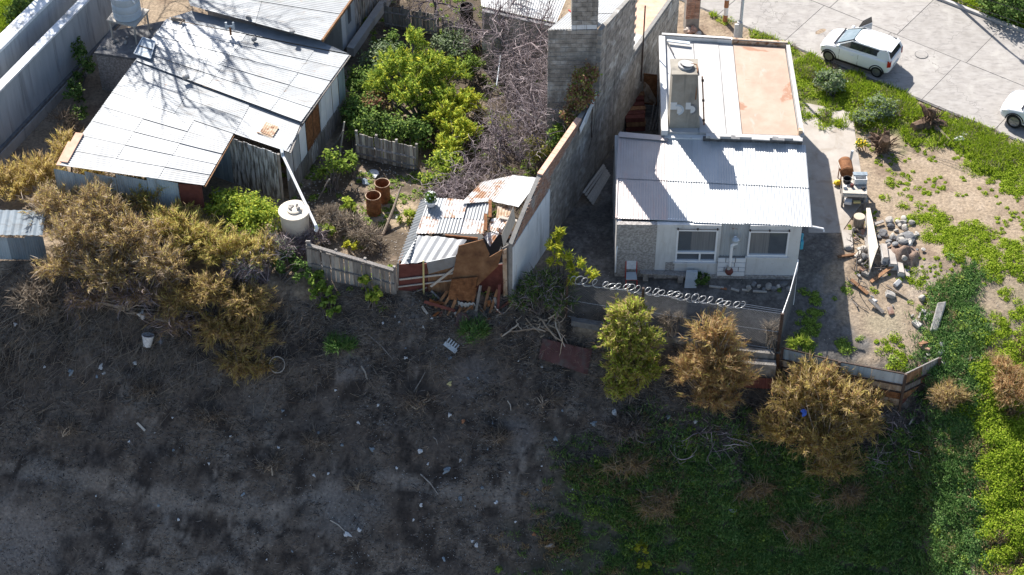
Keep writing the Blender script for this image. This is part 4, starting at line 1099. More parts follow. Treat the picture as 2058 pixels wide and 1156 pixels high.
plank('barge_board', 'pink_tin', house, rbL + np.array([0, 0, -.06]), eL + np.array([0, 0, -.06]), .05, .16)
gt = MB(); g0_ = P(1632, 454, 2.58); gt.tube([g0_ + np.array([-.3, .05, 0]), P(1655, 460, 2.55), P(1656, 466, 2.45)], .04, 8); gt.build('rain_spout', 'frame_white', house)
b = MB(); b.tube([P(1247, 440, 2.62), H3(.03, 1.2, .07), H3(.02, .1, .07)], .03, 6); b.build('downpipe', 'frame_white', house)
# blue tarp bundle on the side wall
b = MB(); b.box(H3(HL + .09, 1.45, -.35), (.12, .4, .4), .1); b.tube([H3(HL + .08, 1.3, -.3), H3(HL + .1, 1.9, -.35)], .07, 6); b.build('meter_box', 'blue_plastic', house)
# flat-roofed rear block
zF = 3.60
fq = [P(1330, 72, zF), P(1583, 88, zF), P(1613, 276, zF), P(1336, 268, zF)]
b = MB(); b.prism([p + np.array([0, 0, 0]) for p in fq], -.1, zF - .22); b.build('rear_block', 'white_paint', house)
def fstrip(u0, u1, m, nm, zz=0.0):
    b = MB(); q = [bil(fq, u0, .03), bil(fq, u1, .03), bil(fq, u1, .965), bil(fq, u0, .965)]
    b.slab([p + np.array([0, 0, -.1 + zz]) for p in q], .115 + zz); return b.build(nm, m, house)
fstrip(.02, .25, 'roof_white', 'roof_strip'); fstrip(.254, .45, 'roof_white', 'roof_strip', .012); fstrip(.454, .565, 'roof_white', 'roof_strip'); fstrip(.569, .975, 'roof_orange', 'roof_strip', .015)
def edge(a, b, m, w_, h, off):
    a, b = bil(fq, *a), bil(fq, *b); plank('parapet', m, house, a + np.array([0, 0, off]), b + np.array([0, 0, off]), w_, h)
edge((0, .0), (.56, .0), 'white_paint', .2, .26, -.04); edge((.562, 0), (1, 0), 'rust_pale', .2, .24, -.05)
edge((0, .018), (0, .99), 'white_paint', .26, .26, -.04); edge((1, .02), (1, .99), 'roof_white', .16, .2, -.05)
edge((.30, 1.0), (1.0, 1.0), 'roof_white', .2, .12, -.06)
edge((0, .012), (.55, .012), 'tar', .06, .03, .105); edge((.56, .012), (1, .012), 'tar', .05, .03, .09)
b = MB(); b.hexa([lerp(fq[3], fq[2], .28) + np.array([0, -.02, -.9]), fq[2] + np.array([0, -.02, -.9]), fq[2] + np.array([0, .04, -.9]), lerp(fq[3], fq[2], .28) + np.array([0, .04, -.9])],
                 [lerp(fq[3], fq[2], .28) + np.array([0, -.1, -.121]), fq[2] + np.array([0, -.1, -.121]), fq[2] + np.array([0, .04, -.121]), lerp(fq[3], fq[2], .28) + np.array([0, .04, -.121])]); b.build('fascia', 'tar', house)
for k in range(5):
    b = MB(); u = .33 + .15 * k; b.bar(bil(fq, u, 1.005) + np.array([0, -.08, -.02]), bil(fq, u + random.uniform(.06, .13), 1.008) + np.array([0, -.08, -.03]), .22, .05); b.build('torn_felt', 'stone_dark' if k % 2 else 'roof_white', house)
b = MB(); c = P(1608, 268, zF); b.box(c + np.array([0, 0, .06]), (.16, .2, .3)); b.build('corner_block', 'rust_pale', house)
b = MB(); b.tube([P(1575, 278, zF - .1), P(1600, 292, zF - .45), P(1606, 284, zF - .35)], .015, 5); b.build('loose_wire', 'frame_white', house)
b = MB(); b.tube([bil(fq, .03, .04) + np.array([0, 0, .05]), bil(fq, .09, .2) + np.array([0, 0, .03])], .025, 6); b.build('loose_pipe', 'tar', house)
plank('loose_board', 'tank_grey', house, bil(fq, .04, .06) + np.array([0, 0, .06]), bil(fq, .22, .075) + np.array([0, 0, .06]), .16, .05)
# water tower box
ta_, tb_ = P(1344, 267, 3.25), P(1409, 267, 3.25)
def T3(px, py, off=0.0): return on_wall(px, py, ta_, tb_) - np.array([0, off, 0])
tw = thing('water_tower', 'tall concrete box tower with a round manhole on top, on the white house', 'tower', (ta_ + tb_) / 2)
ztop = T3(1370, 151)[2]
fl0, fr0 = T3(1344, 267), T3(1407, 267); fl1, fr1 = T3(1346, 151), T3(1397, 151)
dy = np.array([0, .95, 0])
b = MB(); b.hexa([fl0, fr0, fr0 + dy, fl0 + dy], [np.array([fl0[0], fl0[1], ztop]), np.array([fr1[0] + .12, fr0[1], ztop]), np.array([fr1[0] + .12, fr0[1], ztop]) + dy, np.array([fl0[0], fl0[1], ztop]) + dy])
b.build('shaft', 'tower_concrete', tw)
b = MB(); b.slab([np.array([fl0[0] - .05, fl0[1] - .05, ztop + .07]), np.array([fr1[0] + .17, fl0[1] - .05, ztop + .07]), np.array([fr1[0] + .17, fl0[1] + 1.0, ztop + .07]), np.array([fl0[0] - .05, fl0[1] + 1.0, ztop + .07])], .069); b.build('top_slab', 'tower_concrete', tw)
cx = (fl0[0] + fr1[0]) / 2 + .08
mh = MB(); mc = np.array([cx, fl0[1] + .5, ztop + .071]); mh.lathe(mc, [(.30, 0), (.30, .1), (.2, .1), (.2, .005), (0, .005)], 20); mh.build('manhole_ring', 'greywall', tw)
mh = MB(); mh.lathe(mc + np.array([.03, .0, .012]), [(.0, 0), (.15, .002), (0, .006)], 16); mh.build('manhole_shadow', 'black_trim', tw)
mh = MB(); mh.lathe(mc + np.array([.08, -.03, .13]), [(.0, 0), (.26, .0), (.26, .03), (0, .05)], 18, (0.1, .15, 1)); mh.build('manhole_lid', 'greywall', tw)
b = MB(); b.tube([mc + np.array([.2, 0, .14]), mc + np.array([.45, -.05, .12]), mc + np.array([.47, -.45, .1]), mc + np.array([.47, -.5, -1.3])], .025, 6); b.build('float_pipe', 'rust', tw)
def arc(px, py, r_, a0, a1, wd, m, full=False):
    c = T3(px, py, .012); n = 14; o = MB(); pts = []
    for k in range(n + 1):
        a = R(a0 + (a1 - a0) * k / n); pts.append((math.cos(a), math.sin(a)))
    for k in range(n):
        q = [c + np.array([pts[k][0] * rr, 0, pts[k][1] * rr]) for rr in (r_, r_ - wd)]; q2 = [c + np.array([pts[k + 1][0] * rr, 0, pts[k + 1][1] * rr]) for rr in (r_, r_ - wd)]
        o.hexa([q[0], q2[0], q2[1], q[1]], [p + np.array([0, .011, 0]) for p in (q[0], q2[0], q2[1], q[1])])
    return o.build('painted_mark', m, tw)
arc(1361, 221, .28, -75, 110, .09, 'tank_grey'); arc(1361, 221, .19, -90, 100, .19, 'white_paint')
arc(1388, 220, .28, -75, 110, .09, 'stone_dark'); arc(1388, 220, .19, -90, 100, .19, 'white_paint')
b = MB(); c = T3(1354, 213, .006); b.box(c, (.26, .011, .36)); b.build('painted_mark', 'white_paint', tw)
b = MB(); c = T3(1383, 213, .007); b.box(c, (.2, .011, .34)); b.build('painted_mark', 'white_paint', tw)
b = MB(); b.tube([T3(1416, 268, -.2), T3(1414, 205, -.2), T3(1412, 160, -.2)], .03, 7); pp = b.build('rusty_pole', 'rust', loc=T3(1416, 268, -.2)); tag(pp, 'rusty thin pole standing on the roof right of the concrete tower', 'pole')
for k in range(3):
    c = T3(1415 - k, 248 - k * 40, -.2); b = MB(); b.box(c, (.1, .1, .06)); b.build('clamp', 'dark_steel', pp)

# ================================================================ ALLEY THINGS
rd = thing('rusty_door', 'rust-stained pale sheet metal door standing upright in the alley behind the house', 'door', P(1296, 215))
da, db = P(1272, 206), P(1320, 214)
def D3(px, py): return on_wall(px, py, da, db)
q = [D3(1272, 204), D3(1319, 210), D3(1320, 151), D3(1276, 146)]
b = MB(); b.hexa(q, [p + np.array([0, .05, 0]) for p in q]); b.build('leaf', 'rust_pale', rd)
tq = [D3(1281, 150), D3(1319, 153), D3(1318, 198), D3(1304, 172)]
b = MB(); b.hexa([p - np.array([0, .004, 0]) for p in tq], [p + np.array([0, .002, 0]) for p in tq]); b.build('rust_stain', 'rust', rd)
for k in range(4): plank('frame_bar', 'rust', rd, q[k] - np.array([0, .03, 0]), q[(k + 1) % 4] - np.array([0, .03, 0]), .05, .05, (0, 1, 0))
rs_ = thing('timber_stack', 'stack of dark red-brown beams in the alley behind the tin roof', 'timber stack', P(1275, 262))
for k in range(6):
    for r_ in range(3):
        c = P(1276, 262) + np.array([random.uniform(-.04, .04), .3 * k, .14 + .26 * r_ + (0 if k < 4 else .1)])
        plank('beam', ['maroon', 'brown_wood', 'maroon'][(k + r_) % 3], rs_, c - np.array([.42, .02, 0]), c + np.array([.42, 0.04, 0]), .25, .22)
for k in range(3):
    b = MB(); p0 = P(1305 + k * 6, 265); b.tube([p0 + np.array([0, 0, .1]), p0 + np.array([.2 + .1 * k, .7, 1.0 + .2 * k])], .035, 5)
    tag(b.build('leaning_pole', 'old_wood', loc=p0), 'weathered pole leaning in the gap between the beams and the flat-roofed block', 'pole', 'poles in the alley gap')
pal = thing('wooden_pallet', 'pale slatted wooden pallet leaning against the alley wall', 'pallet', P(1195, 400))
pc0, pc1, pc2, pc3 = P(1171, 386, .25), P(1213, 330, .35), P(1226, 352, .05), P(1192, 412, .02)
for k in range(5):
    t0_, t1_ = [(0, .13), (.2, .33), (.42, .60), (.64, .82), (.86, 1.0)][k]
    a = lerp(pc0, pc3, (t0_ + t1_) / 2); b_ = lerp(pc1, pc2, (t0_ + t1_) / 2)
    plank('slat', 'pale_wood', pal, a, b_, np.linalg.norm(pc3 - pc0) * (t1_ - t0_), .03, (.6, -.3, 1))
for v in (.06, .5, .94):
    plank('bearer', 'old_wood', pal, lerp(pc0, pc1, v) - np.array([0, 0, .05]), lerp(pc3, pc2, v) - np.array([0, 0, .05]), .08, .07, (.6, -.3, 1))

# ================================================================ FRONT YARD FURNITURE
cb = PG(1268, 570)
chr_ = thing('school_chair', 'red-framed chair with grey seat and backrest against the rough wall', 'chair', cb)
cs = cb + np.array([0, 0, .45])
b = MB(); b.slab([cs + np.array(v) for v in ((-.22, -.24, 0), (.22, -.24, 0), (.2, .2, .01), (-.2, .2, .01))], .03); b.build('seat', 'grey_plastic', chr_)
b = MB(); b.hexa([cs + np.array(v) for v in ((-.19, .24, .12), (.19, .24, .12), (.19, .27, .12), (-.19, .27, .12))], [cs + np.array(v) for v in ((-.2, .32, .5), (.2, .32, .5), (.2, .35, .5), (-.2, .35, .5))]); b.build('backrest', 'litter_white', chr_)
for sx_ in (-1, 1):
    b = MB(); b.tube([cs + np.array([.23 * sx_, -.24, -.45]), cs + np.array([.22 * sx_, -.22, -.04])], .02, 6); b.build('leg', 'red_paint', chr_)
    b = MB(); b.tube([cs + np.array([.23 * sx_, .28, -.45]), cs + np.array([.22 * sx_, .2, -.02]), cs + np.array([.215 * sx_, .34, .48])], .02, 6); b.build('leg', 'red_paint', chr_)
b = MB(); b.tube([cs + np.array([-.22, -.22, -.05]), cs + np.array([.22, -.22, -.05]), cs + np.array([.22, .2, -.05]), cs + np.array([-.22, .2, -.05])], .018, 6, True); b.build('seat_frame', 'red_paint', chr_)
pb0, pb1 = PG(1286, 560), PG(1378, 566)
bn = thing('plank_bench', 'low weathered plank bench between the chair and the grey slab', 'bench', pb0)
plank('seat', 'old_wood', bn, pb0 + np.array([0, 0, .38]), pb1 + np.array([0, 0, .38]), .26, .06)
for t_ in (.12, .88):
    c = lerp(pb0, pb1, t_); b = MB(); b.box(c + np.array([0, 0, .17]), (.22, .24, .36)); b.build('support', 'block', bn)
sl0 = PG(1388, 575)
b = MB(); q = [sl0 + np.array(v) for v in ((-.26, -.12, 0), (.22, -.12, 0), (.26, .16, .62), (-.2, .16, .62))]; b.hexa(q, [p + np.array([0, .1, .02]) for p in q])
tag(b.build('concrete_plate', 'grey_plastic', loc=sl0), 'grey flat slab propped at the right end of the plank bench', 'slab')
for k in range(5):
    a = PG(1425 + 22 * k, 577 + k * 2.5); d_ = np.array([random.uniform(.25, .6), random.uniform(-.12, .05), 0])
    b = MB(); b.bar(a + np.array([0, 0, .05]), G(a + d_) + np.array([0, 0, .05]), .09, .05)
    tag(b.build('scrap_plank', 'pale_wood' if k != 1 else 'litter_orange', loc=a), ['pale', 'reddish', 'pale', 'pale', 'pale'][k] + ' scrap plank on the ground below the front windows, ' + ['furthest left', 'second from the left', 'third from the left', 'fourth from the left', 'furthest right'][k], 'plank', 'scrap planks under the front windows')
for k in range(10):
    rock('foundation_stone', PG(1505 + k * 10, 577 + random.uniform(-4, 6)), random.uniform(.18, .36), 'stone_dark' if k % 2 else 'stone', 'rough stone at the wall foot under the right window, ' + ['leftmost', 'second', 'third', 'fourth', 'fifth', 'sixth', 'seventh', 'eighth', 'ninth', 'rightmost'][k] + (' from the left' if 0 < k < 9 else ''), 'stone', 'stones along the foot of the house', seed=80 + k)
# ================================================================ COLLAPSED TIN SHACK
sh = thing('collapsed_shack', 'collapsing tin and plywood shack with torn rusty front at the edge of the slope', 'shack', PG(915, 590))
fa_ = PG(800, 583); fb_ = PG(1034, 598)
def S3(px, py, off=0.0):
    p = on_wall(px, py, fa_, fb_); return p - np.array([0, off, 0])
roof_grid(sh, [P(862, 397, 2.0), P(985, 408, 2.05), P(972, 470, 1.75), P(836, 471, 1.75)], [0, .3, .64, 1], [0, .55, 1], lambda i, j: 'rust_tin' if (i + j) % 2 else 'galv', along='v', pitch=.13, amp=.02, jit=.05)
sheet('roof_sheet', 'white_tin', sh, P(985, 404, 2.1), P(1042, 416, 2.15), P(1086, 358, 2.3), P(1030, 352, 2.3), .4, .01)
sheet('roof_sheet', 'rust_tin', sh, P(925, 410, 2.1), P(990, 404, 2.12), P(1032, 352, 2.3), P(968, 366, 2.25), .13, .015)
sheet('roof_sheet', 'rust_pale', sh, P(1000, 415, 2.0), P(1038, 412, 2.0), P(1030, 432, 1.9), P(997, 440, 1.85), .13, .015)
sheet('roof_sheet', 'rust_tin', sh, P(988, 440, 1.85), P(1030, 430, 1.9), P(1003, 470, 1.7), P(980, 462, 1.7), .13, .015)
sheet('roof_sheet', 'rust_tin', sh, P(984, 466, 1.65), P(1004, 468, 1.7), P(985, 496, 1.4), P(968, 470, 1.6), .13, .015)
sheet('roof_sheet', 'white_tin', sh, P(840, 472, 1.72), P(938, 482, 1.78), P(908, 524, 1.5), P(806, 530, 1.45), .35, .022, ragged=.03)
# sheet hanging on the left edge
for k in range(3):
    t0_, t1_ = k / 3, (k + 1) / 3 + .01
    a0, a1 = lerp(P(868, 392, 2.0), P(822, 520, 1.6), t0_), lerp(P(868, 392, 2.0), P(822, 520, 1.6), t1_)
    b0, b1 = lerp(P(846, 402, 1.35), P(799, 528, .95), t0_), lerp(P(846, 402, 1.35), P(799, 528, .95), t1_)
    sheet('hanging_sheet', 'galv', sh, a0, a1, b1, b0, .17, .035, .0, 3)
for k, (x, y, m) in enumerate([(985, 402, 'rust'), (976, 430, 'rust'), (1004, 437, 'pale_wood'), (1000, 462, 'brown_wood')]):
    d_ = [(0, .9), (-.0, .85), (.7, .05), (.5, .3)][k]
    p = P(x, y, 2.12 - .1 * k); plank('batten', m, sh, p, p + np.array([d_[0], -d_[1], -.15]), .13, .05)
plank('fascia', 'rust', sh, P(895, 474, 1.72), P(960, 480, 1.74), .06, .12)
# front: rusty sheet wall, props and battens
def panel(name, m, pts, off, th=.03):
    q = [S3(x, y, off) for x, y in pts]; b = MB(); b.hexa(q, [p + np.array([0, th, 0]) for p in q]); return b.build(name, m, sh)
def panel3(name, m, pts, th=.03):
    # pts: pixel and forward offset each
    q = [S3(x, y, o) for x, y, o in pts]; b = MB(); b.hexa(q, [p + np.array([0, th, .0]) for p in q]); return b.build(name, m, sh)
panel('wall_panel', 'maroon', [(800, 532), (858, 530), (860, 588), (798, 584)], 0)
panel('wall_panel', 'brown_wood', [(859, 530), (925, 517), (920, 592), (861, 588)], .01)
panel('wall_panel', 'maroon', [(905, 545), (1015, 535), (1010, 600), (905, 592)], -.12)
panel3('tin_strip', 'galv', [(857, 526, .05), (916, 512, .09), (920, 532, .07), (862, 549, .05)])
panel3('ply_sheet', 'ply', [(922, 491, .1), (971, 480, .05), (984, 508, .1), (962, 562, .32), (905, 566, .38)])
panel3('ply_sheet', 'rust', [(908, 548, .40), (960, 545, .36), (950, 588, .5), (900, 584, .52)])
panel3('ply_sheet', 'ply', [(966, 522, .16), (1011, 498, .1), (1001, 530, .15), (958, 564, .36)])
panel3('end_sheet', 'old_wood', [(1009, 497, .06), (1036, 486, -.05), (1034, 590, .05), (1012, 594, .12)])
panel3('end_sheet', 'rust_pale', [(1010, 500, .13), (1018, 496, .12), (1020, 588, .16), (1012, 590, .17)])
panel3('cream_edge', 'pale_wood', [(1008, 470, .1), (1032, 418, -.1), (1036, 450, -.1), (1012, 494, .1)])
for (x0, y0, x1, y1, m, w_, o0, o1) in [(803, 560, 912, 546, 'pale_wood', .07, .06, .1), (800, 575, 908, 560, 'pale_wood', .05, .05, .1), (866, 571, 922, 528, 'pale_wood', .09, .15, .15), (851, 521, 852, 592, 'tub_yellow', .07, .1, .12),
                                          (820, 590, 858, 574, 'old_wood', .05, .1, .1), (800, 528, 798, 586, 'old_wood', .1, .02, .02)]:
    a, b_ = S3(x0, y0, o0), S3(x1, y1, o1); plank('batten', m, sh, a, b_, w_, .04, (0, -1, 0))
rsx = np.random.default_rng(19)
for k in range(22):
    x0 = rsx.uniform(865, 1030); y0 = rsx.uniform(585, 612); a_ = S3(x0, y0, rsx.uniform(.4, .8)); a_ = G(a_) + np.array([0, 0, .05]); e_ = a_ + np.array([rsx.normal() * .45, rsx.uniform(-.2, .6), rsx.uniform(.0, .7)])
    plank('fallen_slat', ['old_wood', 'rust', 'maroon', 'brown_wood', 'charred'][int(rsx.integers(0, 5))], sh, a_, e_, rsx.uniform(.04, .13), .03, (.2, -1, .3))
for k, (x, y, m) in enumerate([(940, 600, 'grey_tin'), (1000, 596, 'rust_tin'), (880, 592, 'rust'), (968, 590, 'tar'), (1020, 470, 'rust_tin')]):
    c_ = G(S3(x, y, .5)) + np.array([0, 0, .12]) if y > 500 else P(x, y, 1.7); u_ = unitv(rsx.normal(size=3) + np.array([1.2, 0, 0])) * .35; v_ = unitv(np.cross(u_, (.3, 1, .6))) * .25
    sheet('bent_scrap', m, sh, c_ - u_ - v_, c_ + u_ - v_ + np.array([0, 0, .1]), c_ + u_ + v_, c_ - u_ + v_ + np.array([0, .1, .12]), .15, .025, .08, 4)
for (x0, y0, x1, y1, m) in [(888, 600, 920, 560, 'brown_wood'), (908, 602, 925, 565, 'brown_wood'), (922, 606, 936, 570, 'maroon'), (930, 607, 952, 572, 'rust'), (957, 604, 966, 562, 'old_wood'), (972, 606, 984, 564, 'brown_wood'), (985, 608, 1000, 570, 'brown_wood'), (948, 600, 956, 566, 'rust'), (876, 598, 900, 572, 'brown_wood'), (1000, 606, 1004, 560, 'maroon')]:
    plank('fallen_slat', m, sh, S3(x0, y0, .62), S3(x1, y1, .35), .11, .03, (0, -1, 0))
b = MB(); c_ = lerp(fa_, fb_, .72); b.box(np.array([c_[0], c_[1] + .5, .45]), (1.6, .1, .9)); b.build('shade_backing', 'tar', sh)  # dark upright sheet added as the shade at the back of the shack
b = MB(); b.slab([P(868, 470, .9), P(1035, 470, .9), S3(1008, 520, -.25) * np.array([1, 1, 0]) + np.array([0, 0, .9]), S3(870, 540, -.25) * np.array([1, 1, 0]) + np.array([0, 0, .9])], .05); b.build('shade_sheet', 'black_trim', sh)  # black sheet laid in place of the shade seen through the torn opening
wallbox('side_wall', 'rust', sh, P(850, 395 + 60), fa_, 0, 1.1, .04)
wallbox('side_wall', 'brown_wood', sh, np.array(fb_) + np.array([.05, .05, 0]), P(1060, 470), 0, 1.6, .04)
# flower pot on the shack roof
pp = P(866, 412, 1.98)
pot = thing('flower_pot', 'white pot with a bushy green plant standing on the shack roof', 'flower pot', pp)
b = MB(); b.lathe(pp, [(.0, 0), (.17, .0), (.24, .22), (.26, .22), (.26, .27), (.2, .27), (.0, .22)], 18); b.build('pot', 'frame_white', pot, True)
rs = np.random.default_rng(5); n = 260
u = unitv(rs.normal(size=(n, 3)) + np.array([0, 0, .6])); v, q = leaves(pp + np.array([0, 0, .36]) + u * rs.uniform(.1, .3, n)[:, None], u, .13, .07, rs); add('foliage', npmesh('foliage', v, q, None, 'leaf_dark'), pot)
n = 40; u = unitv(rs.normal(size=(n, 3)) + np.array([0, 0, .6])); v, q = leaves(pp + np.array([0, 0, .4]) + u * .28, u, .07, .06, rs); add('flower', npmesh('flower', v, q, None, 'litter_white'), pot)

# ================================================================ FENCES ON THE LEFT
def picket(name, label, top0, top1, a, b, n, mat, rails=(.35, .8), gap=.02, jit=.06, th=.03, post_m='old_wood', lean=.0, hs_=None):
    a = np.array(a, float); b = np.array(b, float); t = thing(name, label, 'fence', lerp(a, b, .5)); d = unitv(b - a); nn = np.array([d[1], -d[0], 0])
    L_ = np.linalg.norm(b - a); w_ = L_ / n
    for i in range(n):
        u = (i + .5) / n; h = lerp(top0, top1, u) + random.uniform(-jit, jit)
        p = lerp(a, b, u) + nn * random.uniform(-.01, .01); e = p + np.array([0, 0, h]) + d * random.uniform(-.03, .03) - nn * lean
        plank('board', mat if random.random() > .12 else 'pale_wood', t, p - np.array([0, 0, .15]), e, w_ - gap, th, nn)
    for r_ in rails:
        plank('rail', post_m, t, a + np.array([0, 0, r_ * top0]) + nn * .035, b + np.array([0, 0, r_ * top1]) + nn * .035, .05, .09, nn)
    for i in range(4):
        p = lerp(a, b, i / 3) - nn * .07; plank('post', post_m, t, p - np.array([0, 0, .2]), p + np.array([0, 0, lerp(top0, top1, i / 3) + .12]), .1, .1, nn)
    return t
f1 = picket('picket_fence', 'short grey board fence behind the two rusty drums', 1.3, 1.3, P(718, 316), P(838, 343), 20, 'old_wood', (.2, .55), .02, .03)
f2 = picket('plank_fence', 'old weathered plank fence with missing boards along the edge of the slope', 1.75, 1.35, PG(622, 556), PG(794, 592), 19, 'old_wood', (.45, .92), .025, .1)
plank('top_rail', 'old_wood', f2, PG(622, 556) + np.array([0, -.06, 1.8]), PG(794, 592) + np.array([0, -.06, 1.38]), .16, .07)
b = MB(); p = PG(624, 558); b.bar(p, p + np.array([.05, 0, 2.0]), .16, .05, (0, 1, 0)); b.build('gate_post', 'old_wood', f2)

# ================================================================ YARD THINGS, LEFT
for k, (x, y) in enumerate([(752, 428), (770, 402)]):
    c = PG(x, y); lb = ['rusty open-topped oil drum, the nearer one of the pair', 'rusty open-topped oil drum, the farther one of the pair'][k]
    t = thing('oil_drum', lb, 'drum', c, 'pair of rusty drums in the left yard')
    b = MB(); r_ = .31
    b.lathe(c, [(r_, 0), (r_, .28), (r_ + .012, .29), (r_ + .012, .31), (r_, .32), (r_, .58), (r_ + .012, .59), (r_ + .012, .61), (r_, .62), (r_, .90), (r_ + .012, .91), (r_ + .008, .935), (r_ - .02, .93), (r_ - .025, .1), (0, .1)], 24)
    b.build('drum_body', 'rust', t, True)
    b = MB(); b.tube([c + np.array([(r_ + .003) * math.cos(a), (r_ + .003) * math.sin(a), .93]) for a in np.linspace(0, 6.283, 24, endpoint=False)], .016, 5, True); b.build('rim', 'rust_pale', t)
tk2 = PG(597, 487)
ct = thing('fibre_tank', 'cream round water tank with a stone-weighted lid under the white pipe', 'water tank', tk2)
zt_ = on_wall(597, 415, tk2, tk2 + np.array([1, 0, 0]))[2]
zt_ = 1.75
b = MB(); b.lathe(tk2, [(.52, 0), (.55, .1), (.58, zt_ - .2), (.58, zt_ - .08), (.64, zt_ - .07), (.64, zt_), (0, zt_ + .03)], 32); b.build('tank_body', 'cream', ct, True)
lc = tk2 + np.array([0, 0, zt_ + .03]); lc[0] += .02
b = MB(); b.lathe(lc, [(.31, 0), (.31, .05), (.27, .07), (0, .08)], 22); b.build('lid', 'cream', ct)
for k in range(7):
    a = random.uniform(0, 6.28); rock('lid_stone', lc + np.array([.18 * math.cos(a), .16 * math.sin(a), .07]), random.uniform(.12, .2), 'stone', parent=ct, seed=30 + k)
pw0 = np.array([*P(568, 312, 2.5)]); pw1 = P(636, 456, 1.5)
wp = thing('white_downpipe', 'long white pipe running down from the shed corner across the round tank', 'pipe', pw0)
b = MB(); b.tube([pw0 + np.array([0, 0, .0]), pw1], .06, 10); b.build('pipe', 'white_pvc', wp, True)
b = MB(); b.tube([pw0 + np.array([-.05, .25, .1]), pw0 + np.array([0, .02, .08]), pw0 + np.array([.02, -.06, -.05])], .075, 10); b.build('elbow', 'tank_grey', wp, True)
b = MB(); b.tube([pw1 + np.array([-.03, .05, .04]), pw1 + np.array([.02, -.04, -.05]), pw1 + np.array([-.03, -.04, -.18])], .075, 10); b.build('elbow', 'white_pvc', wp, True)
bc = PG(441, 404)
bk = thing('grey_bucket', 'grey bucket standing at the foot of the shed wall', 'bucket', bc)
b = MB(); b.lathe(bc, [(.13, 0), (.17, .36), (.19, .36), (.19, .4), (.165, .4), (.13, .04), (0, .04)], 18); b.build('bucket_body', 'tank_grey', bk, True)
b = MB(); b.tube([bc + np.array([.19 * math.cos(a), .02, .38 - .12 * math.sin(a)]) for a in np.linspace(0, 3.14, 9)], .01, 5); b.build('handle', 'dark_steel', bk)
p0, p1 = PG(770, 472), P(806, 375, 1.0)
b = MB(); b.tube([p0, lerp(p0, p1, .5) + np.array([.05, 0, .05]), p1], [.07, .06, .04], 7); tag(b.build('leaning_pole', 'log', loc=p0), 'long weathered pole leaning across the dirt right of the drums', 'pole')
for k, (x, y, x1, y1) in enumerate([(683, 312, 692, 245), (668, 300, 690, 262), (640, 400, 662, 360)]):
    a = PG(x, y); b = MB(); b.tube([a, P(x1, y1, 1.7 - .3 * k)], .035, 6); tag(b.build('garden_stake', 'pale_wood' if k == 0 else 'old_wood', loc=a), ['pale stake standing beside the shed wall near the board fence', 'thin stake leaning on the shed wall behind the sapling', 'thin stick leaning left of the sapling'][k], 'stake')
def crumple(seed, flat=.35):
    rs = np.random.default_rng(seed); bm = bmesh.new(); bmesh.ops.create_icosphere(bm, subdivisions=2, radius=.5)
    for v in bm.verts:
        d = np.array(v.co); k = 1 + .35 * math.sin(d[0] * 9 + seed) + .3 * rs.normal() * .6 + .2 * math.sin(d[1] * 11 - seed)
        v.co = d * np.array([k, k * rs.uniform(.75, 1.1), flat * (1 + rs.normal() * .3)])
    me = bpy.data.meshes.new('scrap'); bm.to_mesh(me); bm.free(); return me
_cr = {}
def scrap(p, s, mat, label, cat='litter', name='litter_scrap', group=None, sd_=0, stretch=1.0, flat=.35, tilt=True):
    key = (sd_ % 6, mat, flat)
    if key not in _cr: m = crumple(sd_ % 6 + 3, flat); m.materials.append(MATS[mat]); _cr[key] = m
    o = bpy.data.objects.new(name, _cr[key]); link(o)
    o.location = tuple(np.array(p) + np.array([0, 0, s * .12])); o.scale = (s * stretch, s, s)
    o.rotation_euler = (R(40) if tilt else 0, random.uniform(-.3, .3), random.uniform(0, 6.28)); o.rotation_mode = 'ZXY'
    return tag(o, label, cat, group)
scrap(PG(752, 350), .45, 'litter_white', 'crumpled white plastic on the ground behind the drums', 'plastic sheet', 'plastic_sheet', sd_=1, tilt=False)
scrap(PG(735, 368), .35, 'litter_blue', 'crumpled bluish plastic on the ground left of the drums', 'plastic sheet', 'plastic_sheet', sd_=2, tilt=False)
scrap(PG(799, 437), .2, 'litter_white', 'small white scrap beside the green tuft near the shack', 'litter', sd_=3, tilt=False)
# tin fence at the far left edge
tf = thing('tin_fence', 'blue-grey corrugated tin fence in front of the bushes at the left edge', 'fence', PG(40, 522))
a, b_ = PG(-120, 520), PG(95, 523); z = np.array([0, 0, 1.0])
for i in range(6):
    p, q = lerp(a, b_, i / 6), lerp(a, b_, (i + 1) / 6 + .005); o = np.array([0, random.uniform(-.02, .02), 0]); h = 1.25 + random.uniform(-.05, .05)
    sheet('tin_sheet', 'blue_tin_shaded' if i % 3 else 'blue_tin', tf, p + o, q + o, q + o + z * h, p + o + z * h, .1, .013)
sheet('lean_to_sheet', 'blue_tin_shaded', tf, a + z * 1.3 + np.array([0, .05, 0]), b_ + z * 1.3 + np.array([0, .05, 0]), b_ + z * 1.55 + np.array([0, 1.3, 0]), a + z * 1.55 + np.array([0, 1.3, 0]), .3, .02)

